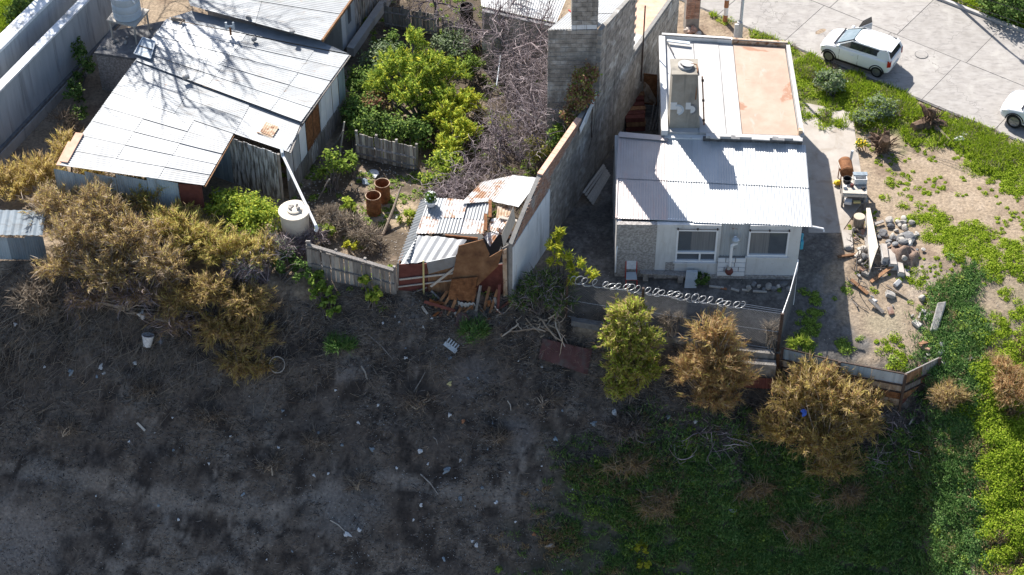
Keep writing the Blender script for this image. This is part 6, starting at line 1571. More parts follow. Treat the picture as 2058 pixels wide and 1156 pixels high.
# ================================================================ CARS
def car(name, label, centre, yaw, L_, W_, Hh, van=False, open_door=False):
    cy, sy = math.cos(yaw), math.sin(yaw)
    def T(x, y, z): return np.array([centre[0] + x * cy - y * sy, centre[1] + x * sy + y * cy, centre[2] + z])
    t = thing(name, label, 'car', centre)
    h = L_ / 2; w_ = W_ / 2
    sh_ = .97 if not van else 1.02           # shoulder height
    # lower body: loft along x
    st = [(-1.0, .66, .5, .80), (-.985, .86, .36, sh_ - .02), (-.93, .96, .26, sh_ + .02), (-.75, 1.0, .22, sh_ + .02), (-.4, 1.0, .2, sh_ + .01), (0, 1.0, .2, sh_), (.3, 1.0, .2, sh_ - .01), (.52, 1.0, .2, sh_ - .02), (.66, .985, .22, sh_ - .07), (.82, .95, .24, sh_ - .14), (.93, .88, .26, sh_ - .23), (.985, .74, .34, sh_ - .36), (1.0, .58, .44, sh_ - .44)]
    rings = []
    for fx, fw, zb, zt in st:
        ww = w_ * fw; zm = (zb + zt) / 2
        half = [(ww * .80, zb), (ww * .96, zb + .05), (ww * 1.0, zb + .22), (ww * 1.0, zm), (ww * .985, zt - .12), (ww * .94, zt - .035), (ww * .85, zt), (ww * .45, zt + .022)]
        ring = [(y, z) for y, z in half] + [(0, zt + .03)] + [(-y, z) for y, z in half[::-1]]
        rings.append([T(fx * h, y, z) for y, z in ring])
    m = len(rings[0]); pts = [p for r_ in rings for p in r_]
    fs = [(i * m + k, i * m + (k + 1) % m, (i + 1) * m + (k + 1) % m, (i + 1) * m + k) for i in range(len(rings) - 1) for k in range(m)] + [tuple(range(m)), tuple(range((len(rings) - 1) * m, len(rings) * m))[::-1]]
    b = MB(); b.vs(pts, fs); body = b.build('body', 'car_paint', t, True); mo = body.modifiers.new('round', 'SUBSURF'); mo.levels = 1; mo.render_levels = 2
    # greenhouse
    xb0, xb1 = -.97 * h, (.56 if not van else .52) * h      # base rear / front
    xt0, xt1 = -.84 * h, (.10 if not van else .2) * h        # roof rear / front
    wb, wt = w_ * .90, w_ * .76; zs, zr = sh_ - .01, Hh
    def ring(f):   # f 0..1 from shoulder to roof
        x0 = xb0 + (xt0 - xb0) * f; x1 = xb1 + (xt1 - xb1) * f; ww = wb + (wt - wb) * f; z = zs + (zr - zs) * f
        return x0, x1, ww, z
    b = MB(); (x0, x1, ww, z0), (x2, x3, w2, z2) = ring(0), ring(.97)
    b.hexa([T(x0 + .03, -ww + .02, z0), T(x1 - .03, -ww + .02, z0), T(x1 - .03, ww - .02, z0), T(x0 + .03, ww - .02, z0)], [T(x2 + .03, -w2 + .02, z2), T(x3 - .03, -w2 + .02, z2), T(x3 - .03, w2 - .02, z2), T(x2 + .03, w2 - .02, z2)])
    b.build('cabin_glass', 'car_glass', t)
    # roof, slightly domed
    n1, n2 = 8, 8; v, f = [], []
    for i in range(n1 + 1):
        for k in range(n2 + 1):
            u = i / n1; s_ = k / n2 * 2 - 1
            x = (xt0 - .05) + (xt1 - xt0 + .08) * u; yw = w2 * 1.01 * (1 - .06 * abs(u * 2 - 1) ** 3)
            v.append(T(x, s_ * yw, zr + .045 * (1 - s_ ** 2) + .025 * math.sin(math.pi * min(u * 1.2, 1)) - .055 * max(0, abs(s_) - .8) * 5 * .5 - .03 * (abs(u * 2 - 1) ** 6)))
    k0 = len(v); v += [p - np.array([0, 0, .05]) for p in v]
    g = lambda i, k: i * (n2 + 1) + k
    for i in range(n1):
        for k in range(n2): f.append((g(i, k), g(i + 1, k), g(i + 1, k + 1), g(i, k + 1))); f.append(tuple(k0 + q for q in (g(i, k), g(i, k + 1), g(i + 1, k + 1), g(i + 1, k))))
    per = [g(i, 0) for i in range(n1 + 1)] + [g(n1, k) for k in range(1, n2 + 1)] + [g(i, n2) for i in range(n1 - 1, -1, -1)] + [g(0, k) for k in range(n2 - 1, 0, -1)]
    f += [(per[i], per[(i + 1) % len(per)], k0 + per[(i + 1) % len(per)], k0 + per[i]) for i in range(len(per))]
    b = MB(); b.vs(v, f); o_ = b.build('roof', 'car_paint', t, True); mo = o_.modifiers.new('round', 'SUBSURF'); mo.levels = 1; mo.render_levels = 1
    # windscreen
    b = MB(); q = [(.07, .06), (.93, .06), (.90, .95), (.10, .95)]; pts = []
    for u, fz in q:
        xx0, xx1, ww, z = ring(fz); pts.append(T(xx1 + .005, ww * .93 * (u * 2 - 1), z))
    o_ = T(.02, 0, .02) - T(0, 0, 0)
    b.hexa([p - o_ * .5 for p in pts], [p + o_ * .5 for p in pts]); b.build('windscreen', 'windscreen', t)
    # pillars and quarter panels
    def sidepoly(name, mat, q, sgn, off=.012):
        pts = []
        for u, fz in q:
            xx0, xx1, ww, z = ring(fz); pts.append(T(xx0 + (xx1 - xx0) * u, sgn * (ww + off - .02), z))
        nrm_ = T(0, sgn * .02, 0) - T(0, 0, 0); b = MB(); b.hexa([p - nrm_ for p in pts], pts); return b.build(name, mat, t)
    for sgn in (1, -1):
        sidepoly('front_pillar', 'car_paint', [(.955, 0), (1.0, 0), (1.0, 1), (.955, 1)], sgn)
        sidepoly('quarter_panel', 'car_paint', [(0, 0), (.20, 0), (.245, .3), (.245, .6), (.21, .85), (.14, 1), (0, 1)], sgn)
        sidepoly('side_panel', 'car_paint', [(.18, 0), (1.0, 0), (1.0, .10), (.20, .2)], sgn, .013)
        sidepoly('door_pillar', 'black_trim', [(.54, 0), (.58, 0), (.58, 1), (.54, 1)], sgn, .008)
        sidepoly('roof_rail', 'car_paint', [(.0, .88), (1.0, .88), (1.0, 1.0), (.0, 1.0)], sgn, .014)
    for u0 in (-1, 1):
        b = MB(); (a0, a1, aw, az), (c0_, c1_, cw, cz) = ring(0), ring(1)
        b.bar(T(a0 - .01, u0 * aw * .92, az), T(c0_ - .01, u0 * cw * .92, cz), .12, .05, (T(1, 0, 0) - T(0, 0, 0))); b.build('rear_pillar', 'car_paint', t)
    # wheels
    wx = .66 * h if not van else .62 * h
    for sx_ in (1, -1):
        for sgn in (1, -1):
            r_ = .29 if not van else .36; c = T(wx * sx_ + (.02 if sx_ > 0 else -.02), sgn * (w_ - .10), r_); ax = T(0, sgn, 0) - T(0, 0, 0)
            b = MB(); b.lathe(c - ax * .1, [(.0, .0), (r_ - .03, 0), (r_, .03), (r_, .18), (r_ - .03, .215), (r_ * .68, .215), (r_ * .66, .19), (0, .19)], 26, ax); wl_ = b.build('wheel', 'tyre', t, True)
            b = MB(); b.lathe(c + ax * .095, [(0, 0), (r_ * .64, 0), (r_ * .66, .02), (r_ * .58, .022), (r_ * .55, .006), (0, .006)], 22, ax); b.build('rim', 'alloy', wl_, True)
            for k in range(5):
                a = k * 2 * math.pi / 5 + .3; fwd = (T(1, 0, 0) - T(0, 0, 0)); d_ = fwd * math.cos(a) + np.array([0, 0, 1]) * math.sin(a)
                b = MB(); b.bar(c + ax * .118 + d_ * .03, c + ax * .118 + d_ * r_ * .6, .06, .02, ax); b.build('spoke', 'alloy', wl_)
            # arch
            b = MB(); n = 12; p = [T(wx * sx_ + (.02 if sx_ > 0 else -.02) + (r_ + .055) * math.cos(a), sgn * (w_ * .995 - .0), r_ + (r_ + .055) * math.sin(a)) for a in np.linspace(.1, math.pi - .1, n)]
            b.tube(p, .03, 5); b.build('wheel_arch', 'black_trim', t)
    # lamps, bumpers, mirrors, plate
    for sgn in (1, -1):
        b = MB(); b.hexa([T(.93 * h, sgn * w_ * .60, sh_ - .40), T(.90 * h, sgn * w_ * .90, sh_ - .38), T(.80 * h, sgn * w_ * .93, sh_ - .26), T(.92 * h, sgn * w_ * .62, sh_ - .30)], [T(.985 * h, sgn * w_ * .60, sh_ - .37), T(.95 * h, sgn * w_ * .885, sh_ - .35), T(.82 * h, sgn * w_ * .965, sh_ - .20), T(.955 * h, sgn * w_ * .62, sh_ - .23)]); b.build('headlight', 'lamp_lens', t)
        b = MB(); b.hexa([T(-.90 * h, sgn * w_ * .86, sh_ - .28), T(-1.0 * h, sgn * w_ * .76, sh_ - .28), T(-1.0 * h, sgn * w_ * .76, sh_ + .02), T(-.90 * h, sgn * w_ * .86, sh_ + .02)], [T(-.93 * h, sgn * w_ * .985, sh_ - .28), T(-1.005 * h, sgn * w_ * .84, sh_ - .28), T(-1.0 * h, sgn * w_ * .83, sh_ + .03), T(-.93 * h, sgn * w_ * .97, sh_ + .04)]); b.build('tail_light', 'red_lens', t)
        b = MB(); b.lathe(T(xb1 - .22, sgn * (w_ * .9), sh_ + .07), [(0, 0), (.06, .02), (.085, .1), (.07, .18), (0, .2)], 10, T(0, sgn, 0) - T(0, 0, 0)); b.build('wing_mirror', 'car_paint', t, True)
        b = MB(); b.bar(T(.1 * h, sgn * (w_ + .004), sh_ - .22), T(.1 * h - .16, sgn * (w_ + .004), sh_ - .22), .03, .02); b.build('door_handle', 'car_paint', t)
        for xq in (.40 * h, -.12 * h):
            b = MB(); b.bar(T(xq, sgn * (w_ + .001), .3), T(xq, sgn * (w_ * .985 + .001), sh_ - .1), .012, .006, T(0, sgn, 0) - T(0, 0, 0)); b.build('door_gap', 'black_trim', t)
        b = MB(); b.bar(T(.5 * h, sgn * (w_ * .96), .25), T(-.52 * h, sgn * (w_ * .96), .25), .05, .09); b.build('sill', 'black_trim', t)
    b = MB(); b.hexa([T(.97 * h, -w_ * .5, .40), T(.97 * h, w_ * .5, .40), T(1.0 * h, w_ * .48, .40), T(1.0 * h, -w_ * .48, .40)], [T(.97 * h, -w_ * .5, .5), T(.97 * h, w_ * .5, .5), T(1.012 * h, w_ * .48, .5), T(1.012 * h, -w_ * .48, .5)]); b.build('grille', 'black_trim', t)
    b = MB(); b.bar(T(-1.006 * h, -.26, .56), T(-1.006 * h, .26, .56), .03, .12); b.build('number_plate', 'litter_white', t)
    # bonnet seam and rear window
    b = MB(); b.bar(T(xb1 + .06, -w_ * .84, sh_ + .01), T(xb1 + .06, w_ * .84, sh_ + .01), .06, .03); b.build('wiper_cowl', 'black_trim', t)
    b = MB(); (a0, a1, aw, az), (c0_, c1_, cw, cz) = ring(.12), ring(.85)
    o_ = T(-.015, 0, .006) - T(0, 0, 0); q = [T(a0, -aw * .82, az), T(a0, aw * .82, az), T(c0_, cw * .85, cz), T(c0_, -cw * .85, cz)]; b.hexa([p - o_ for p in q], [p + o_ for p in q]); b.build('rear_window', 'car_glass', t)
    b = MB(); b.hexa([T(xt0 - .16, -w2 * .86, zr - .04), T(xt0 - .0, -w2 * .9, zr - .02), T(xt0 - .0, w2 * .9, zr - .02), T(xt0 - .16, w2 * .86, zr - .04)], [T(xt0 - .17, -w2 * .84, zr - .01), T(xt0, -w2 * .9, zr + .03), T(xt0, w2 * .9, zr + .03), T(xt0 - .17, w2 * .84, zr - .01)]); b.build('spoiler', 'car_paint', t)
    if open_door:
        hx = .40 * h; a = R(62); dl = 1.05; dx, dy_ = -math.cos(a), -math.sin(a)     # swings out on the right side (y < 0)
        p0 = (hx, -w_); p1 = (hx + dl * dx, -w_ + dl * dy_)
        b = MB(); b.hexa([T(p0[0], p0[1], .32), T(p1[0], p1[1], .32), T(p1[0] + .05, p1[1] - .03, .32), T(p0[0] + .05, p0[1] - .03, .32)], [T(p0[0], p0[1], sh_), T(p1[0], p1[1], sh_), T(p1[0] + .05, p1[1] - .03, sh_), T(p0[0] + .05, p0[1] - .03, sh_)]); dd = b.build('door', 'car_paint', t); dd['label'] = 'open passenger door'
        b = MB(); f0 = (hx - .25 * 1.0 * math.cos(a), -w_ - .25 * math.sin(a)); b.hexa([T(f0[0], f0[1], sh_ + .002), T(p1[0], p1[1], sh_ + .002), T(p1[0] + .02, p1[1] - .012, sh_ + .002), T(f0[0] + .02, f0[1] - .012, sh_ + .002)], [T(lerp(f0, p1, .35)[0], lerp(f0, p1, .35)[1] + .1, Hh - .1), T(p1[0] + .03, p1[1] + .12, Hh - .06), T(p1[0] + .05, p1[1] + .108, Hh - .06), T(lerp(f0, p1, .35)[0] + .02, lerp(f0, p1, .35)[1] + .088, Hh - .1)]); b.build('window', 'car_glass', dd)
        b = MB(); b.hexa([T(p0[0] - .03, p0[1] + .01, .4), T(p1[0] - .02, p1[1] + .02, .4), T(p1[0], p1[1], .4), T(p0[0], p0[1], .4)], [T(p0[0] - .03, p0[1] + .01, sh_ - .06), T(p1[0] - .02, p1[1] + .02, sh_ - .06), T(p1[0], p1[1], sh_ - .06), T(p0[0], p0[1], sh_ - .06)]); b.build('trim', 'grey_plastic', dd)
    return t
zr_ = .062
wf, wr = P(1660, 119, zr_), P(1767, 155, zr_)
dv = unitv(wf - wr); yaw = math.atan2(dv[1], dv[0]); side = np.array([dv[1], -dv[0], 0]); side = side if side[1] > 0 else -side
car('parked_car', 'white three-door hatchback parked on the street with its far door open', (wf + wr) / 2 + side * .70 + np.array([0, 0, 0]), yaw, 3.5, 1.62, 1.40, False, True)
wf = P(2037, 255, zr_)
car('parked_car', 'white off-roader at the right edge, only its front end in view', wf - dv * 1.35 + side * .78 - np.array([0, 0, 0]), yaw, 4.3, 1.78, 1.75, True, False)
# ================================================================ VEGETATION
SN = [0]
def BR(o): o['kind'] = 'stuff'; return o
def lo(px, py, lift=0.0):
    # ground point whose lifted copy shows at this pixel
    g = PG(px, py + lift * 36.5); return g + np.array([0, 0, lift])
def bl(px, py, z, rx, ry=None, rz=None): return (lo(px, py, z), (rx, ry or rx, rz or rx * .85))
def veg(name, label, cat, basepx, blobs, n, style, mat, **k):
    SN[0] += 1
    return bush(name, label, cat, PG(*basepx), blobs, n, style, mat, seed=SN[0], **k)

# ---- garden between the sheds and the block house
veg('mimosa_tree', 'tall yellow-green feathery tree in the middle of the garden', 'tree', (850, 250), [bl(835, 85, 2.7, .45, .5, .8), bl(800, 135, 1.9, 1.1, 1.0, .8), bl(860, 140, 2.0, 1.2, 1.1, .9), bl(835, 190, 1.5, 1.3, 1.0, .8), bl(905, 150, 1.6, .9, .8, .7), bl(770, 175, 1.4, .8, .8, .7), bl(890, 205, 1.3, .9, .8, .7)],
    15000, 'feather', 'leaf_lime', nst=60, ln=.13, wd=.045, clump=.16, extra=[('leaf_mid', .28, .2, .05, 'feather'), ('leaf_yellow', .12, .18, .05, 'feather')], stemname='trunk', r0=.05, spread=.9, plume=.4)
veg('yellow_shrub', 'bright yellow-green shrub at the right of the garden path', 'shrub', (915, 320), [bl(935, 205, 1.2, .7, .6, .6), bl(895, 235, 1.1, .85, .7, .7), bl(925, 265, 1.0, .8, .7, .6), bl(900, 300, .8, .6, .6, .5)], 7800, 'feather', 'leaf_yellow', nst=40, ln=0.105, wd=0.047, extra=[('leaf_lime', .5, .17, .05, 'feather')], spread=1.0, plume=.42)
for (x, y, z, r, lb, m, n) in [(735, 165, 1.0, 1.0, 'dark glossy shrub beside the taller tin house wall, at the back', 'leaf_dark', 1500), (725, 215, .9, .9, 'dark leafy shrub against the shed wall with light leaf edges', 'leaf_dark', 1300), (750, 250, .8, .9, 'dense dark shrub above the short board fence', 'leaf_dark', 1300),
                              (790, 262, .7, .8, 'deep green shrub behind the middle of the board fence', 'leaf_dark', 1100), (840, 262, .8, .9, 'deep green shrub right of the board fence top', 'leaf_dark', 1200), (722, 262, .6, .55, 'light green leafy shrub at the left end of the board fence', 'leaf_mid', 700), (815, 280, .4, .6, 'light broad-leaved plant just behind the board fence', 'leaf_mid', 600),
                              (785, 90, 1.0, .7, 'small dark-leaved bush at the back left of the garden', 'leaf_dark', 700), (905, 95, .7, .9, 'grey-green low bush in front of the low white-roofed house', 'leaf_sage', 1500), (950, 130, .8, .6, 'mid-green bush left of the bare vines', 'leaf_mid', 700), (895, 335, .8, .75, 'feathery green bush left of the bare vine tangle', 'leaf_lime', 1300),
                              (862, 362, .5, .45, 'lime green leafy plant beside the shack roof', 'leaf_lime', 500), (1120, 275, 2.6, .6, 'pale green shrub on the garden side of the brick-topped wall', 'leaf_mid', 800), (1085, 300, 1.5, .7, 'sparse olive shrub under the bare vines', 'leaf_olive', 700), (1010, 250, 1.0, .6, 'small yellow-green shrub within the bare vines', 'leaf_yellow', 350),
                              (760, 205, 1.1, .7, 'shrub with pinkish new leaves beside the tall feathery tree', 'leaf_red', 800), (770, 120, 1.1, .9, 'soft grey-green bush at the left of the tall feathery tree', 'leaf_sage', 1500)]:
    veg('garden_shrub', lb, 'shrub', (x, y + 45), [bl(x, y, z, r, r, r * .8)], n, 'leaf', m, nst=14, ln=.15, wd=.085, extra=[('leaf_mid' if m == 'leaf_dark' else 'leaf_dark', .25, .14, .08, 'leaf')], group='shrubs in the garden', shell=.3, low=-.5)
veg('red_shrub', 'rounded reddish-brown shrub against the tall block wall', 'shrub', (1150, 372), [bl(1170, 165, 5.6, .5, .5, .7), bl(1163, 200, 4.8, .62, .6, .7), bl(1150, 235, 4.0, .55, .5, .5)], 2600, 'leaf', 'leaf_red', nst=24, ln=.13, wd=.075, extra=[('leaf_mid', .25, .13, .07, 'leaf')])
veg('dry_grass_tuft', 'tuft of pale dry grass beside the yellow-green shrub', 'grass', (940, 262), [bl(945, 225, .5, .5, .5, .5)], 900, 'feather', 'straw', nst=0, ln=.45, wd=.03)
# bare vine tangle
vt = thing('bare_vines', 'sprawling leafless vine tangle filling the right half of the garden', 'vines', PG(1050, 300))
rs = np.random.default_rng(77); paths, rad = [], []
zones = [(1045, 90, 55, 45, 1.9), (1060, 150, 50, 60, 2.6), (1090, 130, 40, 60, 4.0), (1100, 210, 35, 50, 3.4), (1070, 280, 40, 30, 1.8), (1070, 160, 45, 60, 2.4), (1030, 215, 45, 50, 1.6), (1000, 290, 50, 45, 1.4), (960, 340, 50, 30, 1.3), (1080, 230, 40, 40, 1.5), (930, 370, 50, 20, 1.3), (1010, 150, 30, 50, 1.7), (900, 385, 30, 14, 1.3)]
for k in range(1700):
    zx, zy, sx_, sy_, zz = zones[int(rs.integers(0, len(zones)))]
    p = P(zx + rs.normal() * sx_ * .55, zy + rs.normal() * sy_ * .55, zz * rs.uniform(.55, 1.15))
    d_ = unitv(rs.normal(size=3) * np.array([1, 1, .5])); n = 8; pts = [p]
    for i in range(n): d_ = unitv(d_ + rs.normal(size=3) * .38 + np.array([0, 0, -.03])); pts.append(pts[-1] + d_ * rs.uniform(.09, .19))
    r_ = rs.choice([.007, .010, .014, .024], p=[.45, .36, .15, .04]); paths.append(np.array(pts)); rad.append(np.linspace(r_, r_ * .6, n + 1))
tag(add('vine_stems', npmesh('vine_stems', *tubes(paths, rad, 4), 'twig_grey'), vt), kind='stuff')
paths, rad = [], []
for (x, y) in [(1040, 150), (1080, 220), (1000, 260), (1060, 300), (950, 350), (1020, 330)]:
    b0 = PG(x, y + 40); grow(b0, (rs.normal() * .2, rs.normal() * .2, 1), 1.5, .06, 2, rs, paths, rad, .35, (3, 4), .7, 0, .9)
BR(add('trunk', npmesh('trunk', *tubes(paths, rad, 5), 'bark'), vt))
b = MB(); b.tube([P(1006, 112, 1.9), P(998, 172, 1.8)], .03, 6); b.build('trellis_bar', 'tank_grey', vt)
plank('trellis_bar', 'pale_wood', vt, P(1045, 218, 2.1), P(1120, 262, 2.1), .05, .05)
# bare trees
def bare_tree(label, basep, h, seed, r0, lev, kids, spread, mat='twig_grey', up=.1, name='bare_tree', lean=(0, 0)):
    rs = np.random.default_rng(seed); t = thing(name, label, 'tree', basep); paths, rad = [], []
    grow(basep - np.array([0, 0, .2]), (lean[0], lean[1], 1), h, r0, 0, rs, paths, rad, .1)
    top = paths[0][-1]
    add('trunk', npmesh('trunk', *tubes(paths, rad, 7), 'bark'), t)
    paths, rad = [], []
    for k in range(kids[1] + 1): grow(lerp(top, np.array(basep), .12 * (k % 3)), unitv(rs.normal(size=3) * spread + np.array([lean[0], lean[1], .5])), h * .5, r0 * .5, lev, rs, paths, rad, .3, kids, .66, up, spread)
    add('crown', npmesh('crown', *tubes(paths, rad, 4), mat), t); return t
bare_tree('tall leafless dark tree against the grey block wall in the garden', P(1055, 190), 3.4, 33, .10, 3, (4, 6), 1.0, lean=(.05, -.05))
bare_tree('leafless dark tree at the top of the vine tangle beside the white roof', P(1010, 150), 3.0, 35, .10, 3, (4, 6), 1.0, lean=(.05, -.1))
bare_tree('leafless purplish tree low in the vine tangle above the shack roof', P(1000, 330), 1.8, 37, .09, 3, (4, 6), 1.0, lean=(.05, -.05))
bare_tree('leafless purplish tree beside the brick-topped wall', P(1085, 330), 2.4, 39, .09, 3, (4, 6), 1.0, lean=(-.1, -.05))
bare_tree('leafless grey fruit tree at the back of the garden under the top edge', P(870, 62), 2.2, 12, .10, 3, (4, 6), 1.0, lean=(.1, -.2))
bare_tree('leafless brown tree with pale twigs hanging in from the top edge', P(800, 10), 2.2, 15, .09, 3, (4, 6), 1.0, 'twig_dead', lean=(.1, -.2))
bare_tree('tall leafless tree beyond the white parapet whose shadow falls on the tin roof', P(100, -40), 9.3, 21, .36, 3, (5, 7), .85, lean=(.02, -.02))
f3 = picket('picket_fence', 'low weathered paling fence at the back of the garden under the bare trees', 1.0, 1.0, P(890, 75), P(985, 98), 16, 'old_wood', (.2, .75), .03, .05)
f4 = picket('picket_fence', 'dark board fence at the back left of the garden', 1.2, 1.2, P(775, 55), P(880, 72), 14, 'old_wood', (.2, .75), .02, .04)
tr = thing('tyre_swing', 'dark round barrel mouth between the bare tree and the white roof', 'barrel', P(938, 40))
b = MB(); c = P(938, 40); b.lathe(c, [(.30, 0), (.32, .8), (.29, .8), (.27, .1), (0, .1)], 18); b.build('barrel_body', 'black_trim', tr, True)
tr.name = 'dark_barrel'
# ---- small plants in the left yard
veg('sapling', 'slender sapling with pale green leaves beside the plank wall', 'sapling', (668, 385), [bl(668, 325, 1.1, .38, .38, .5), bl(690, 340, .8, .4, .4, .5), bl(655, 350, .6, .3, .3, .4)], 520, 'leaf', 'leaf_mid', nst=16, ln=.17, wd=.09, shell=.2, clump=.3, per=12, extra=[('leaf_lime', .4, .16, .08, 'leaf')])
veg('sapling', 'leafy sapling left of the board fence', 'sapling', (712, 350), [bl(708, 320, .6, .35, .35, .4)], 300, 'leaf', 'leaf_mid', nst=10, ln=.16, wd=.09)
veg('leafy_plant', 'yellow-green broad-leaved plant left of the nearer drum', 'plant', (700, 428), [bl(697, 412, .35, .33, .33, .3)], 240, 'leaf', 'leaf_lime', nst=8, ln=.17, wd=.12)
veg('leafy_plant', 'yellow-green broad-leaved plant above the plank fence', 'plant', (660, 478), [bl(658, 462, .4, .4, .4, .35)], 300, 'leaf', 'leaf_lime', nst=8, ln=.17, wd=.11)
veg('leafy_plant', 'small yellow-green plant peeping over the middle of the plank fence', 'plant', (708, 505), [bl(706, 493, .4, .3, .3, .25)], 200, 'leaf', 'leaf_yellow', nst=6, ln=.15, wd=.11)
veg('leafy_plant', 'low lime tuft by the foot of the shack roof', 'plant', (815, 440), [bl(818, 436, .15, .28, .28, .15)], 260, 'feather', 'leaf_lime', nst=0, ln=.25, wd=.05)
veg('dry_brush', 'tangle of dry grey-brown brush right of the round tank', 'brush', (715, 480), [bl(700, 450, .4, .7, .5, .4), bl(735, 475, .4, .6, .5, .35), bl(660, 440, .5, .45, .5, .4)], 2600, 'feather', 'straw', nst=30, ln=.38, wd=.022, stem='twig_dead', spread=1.2)
veg('dry_brush', 'heap of dark dead twigs at the foot of the round tank', 'brush', (600, 510), [bl(585, 492, .4, .8, .5, .35), bl(630, 478, .5, .4, .4, .4)], 1500, 'feather', 'twig_grey', nst=60, ln=.5, wd=.022, stem='twig_grey', spread=1.3)
veg('leafy_plant', 'large round-leaved green plant below the left half of the plank fence', 'plant', (655, 640), [bl(650, 590, .4, .55, .5, .4), bl(665, 615, .3, .5, .5, .35), bl(640, 560, .4, .4, .4, .35)], 520, 'leaf', 'leaf_mid', nst=14, ln=.20, wd=.18, shell=.4)
veg('leafy_plant', 'light green round-leaved plant below the right half of the plank fence', 'plant', (745, 615), [bl(742, 560, .5, .4, .4, .4), bl(748, 595, .35, .45, .4, .3)], 380, 'leaf', 'leaf_lime', nst=10, ln=.17, wd=.15, shell=.4)
veg('leafy_plant', 'dark green bush in the shade left of the plank fence', 'plant', (570, 560), [bl(570, 530, .5, .6, .5, .5), bl(610, 545, .5, .45, .5, .5)], 900, 'leaf', 'leaf_dark', nst=14, ln=.16, wd=.09)
veg('green_tuft', 'dark green tuft of grass on the burnt slope below the plank fence', 'grass', (690, 705), [bl(685, 695, .15, .5, .5, .2)], 900, 'feather', 'leaf_shade', nst=0, ln=.35, wd=.03, up=.9)
veg('green_tuft', 'dark green grass tuft below the fallen slats of the shack', 'grass', (955, 680), [bl(955, 665, .2, .5, .6, .25)], 900, 'feather', 'leaf_shade', nst=0, ln=.35, wd=.03, up=.9)
# ---- the mass of bushes on the left
veg('tamarisk_bush', 'ochre feathery bush between the bluish wall and the tin shed', 'bush', (150, 400), [bl(150, 310, 1.2, .9, .8, .9), bl(90, 350, 1.1, 1.1, .9, .8), bl(30, 375, 1.0, 1.1, .9, .8), bl(190, 355, 1.0, .8, .8, .7)], 13500, 'feather', 'leaf_ochre', nst=50, ln=0.198, wd=0.025, extra=[('leaf_brown', .2, .35, .03, 'feather')], up=.8, plume=.62)
veg('tamarisk_bush', 'thin wispy green stems rising in front of the low tin roof', 'bush', (172, 372), [bl(165, 320, 1.6, .35, .3, .6), bl(180, 300, 2.0, .25, .25, .4), bl(255, 345, 1.2, .3, .3, .4)], 1050, 'feather', 'leaf_olive', nst=20, ln=0.174, wd=0.022, up=1.0, spread=.45, plume=.62)
veg('tamarisk_bush', 'huge twiggy grey-brown bush on the left above the burnt slope', 'bush', (230, 540), [bl(120, 420, 1.3, 1.2, 1.0, 1.0), bl(210, 430, 1.6, 1.5, 1.2, 1.1), bl(170, 480, 1.3, 1.3, 1.0, 1.0), bl(270, 480, 1.3, 1.4, 1.1, 1.0), bl(330, 530, 1.0, 1.2, 1.0, .9), bl(220, 550, .9, 1.4, 1.0, .8), bl(120, 540, .7, .8, .8, .6)], 25500, 'feather', 'leaf_brown', nst=140, ln=0.223, wd=0.022, stem='twig_dead', extra=[('twig_dead', .2, .4, .018, 'feather'), ('leaf_ochre', .35, .22, .024, 'feather')], up=.45, spread=.9, r0=.035, plume=.62)
veg('tamarisk_bush', 'golden feathery bush in front of the maroon shed panel', 'bush', (340, 510), [bl(300, 400, 1.3, 1.0, .9, .8), bl(360, 455, 1.2, 1.1, .9, .8), bl(250, 395, 1.2, .9, .8, .7), bl(400, 485, 1.0, 1.1, .9, .8), bl(460, 510, .9, 1.1, .9, .7), bl(520, 510, .8, .8, .8, .6)], 18750, 'feather', 'leaf_ochre', nst=80, ln=0.198, wd=0.027, extra=[('leaf_olive', .3, .32, .03, 'feather'), ('leaf_brown', .15, .4, .03, 'feather')], up=.75, plume=.62)
veg('broom_shrub', 'bright yellow-green leafy shrub left of the round tank', 'shrub', (490, 480), [bl(460, 415, 1.0, .9, .8, .7), bl(510, 425, 1.0, .9, .8, .7), bl(545, 445, .9, .7, .7, .6), bl(490, 460, .7, .9, .8, .6)], 4200, 'leaf', 'leaf_lime', nst=40, ln=.14, wd=.075, extra=[('leaf_mid', .35, .14, .07, 'leaf'), ('leaf_yellow', .3, .13, .07, 'leaf')])
veg('hanging_bush', 'brown dry bush hanging down the burnt slope like a curtain', 'bush', (470, 640), [bl(430, 590, .8, 1.1, .7, .8), bl(500, 610, .8, 1.0, .7, .8), bl(450, 660, .6, 1.1, .7, .7), bl(510, 680, .5, .8, .6, .7), bl(480, 730, .4, .8, .6, .6), bl(360, 600, .6, .9, .7, .7), bl(530, 740, .2, .4, .4, .4)], 18750, 'feather', 'leaf_brown', nst=70, ln=0.260, wd=0.022, extra=[('leaf_ochre', .5, .25, .026, 'feather')], up=-.1, spread=.8, plume=.62)
veg('hanging_bush', 'dark brown undergrowth below the huge grey-brown bush', 'bush', (250, 620), [bl(290, 590, .5, 1.1, .7, .6), bl(180, 600, .4, 1.0, .7, .5), bl(350, 650, .3, .9, .6, .5)], 7800, 'feather', 'leaf_brown', nst=50, ln=0.260, wd=0.020, stem='twig_dead', extra=[('twig_grey', .4, .5, .02, 'feather')], up=.2, spread=1.0, plume=.62)
veg('dead_bush', 'pale straw-coloured dead bush at the left edge of the slope', 'bush', (75, 625), [bl(70, 595, .5, .75, .6, .5), bl(90, 620, .3, .6, .5, .4)], 1500, 'feather', 'straw', nst=50, ln=.45, wd=.026, stem='twig_dead', spread=1.1)
veg('grey_bush', 'grey leafless bush between the golden bush and the plank fence', 'bush', (530, 560), [bl(505, 530, .7, .8, .7, .5), bl(560, 500, .8, .7, .6, .5), bl(480, 550, .5, .7, .6, .5)], 2200, 'feather', 'twig_grey', nst=50, ln=.4, wd=.022, stem='twig_grey', spread=1.1, extra=[('leaf_sage', .3, .25, .03, 'feather')])
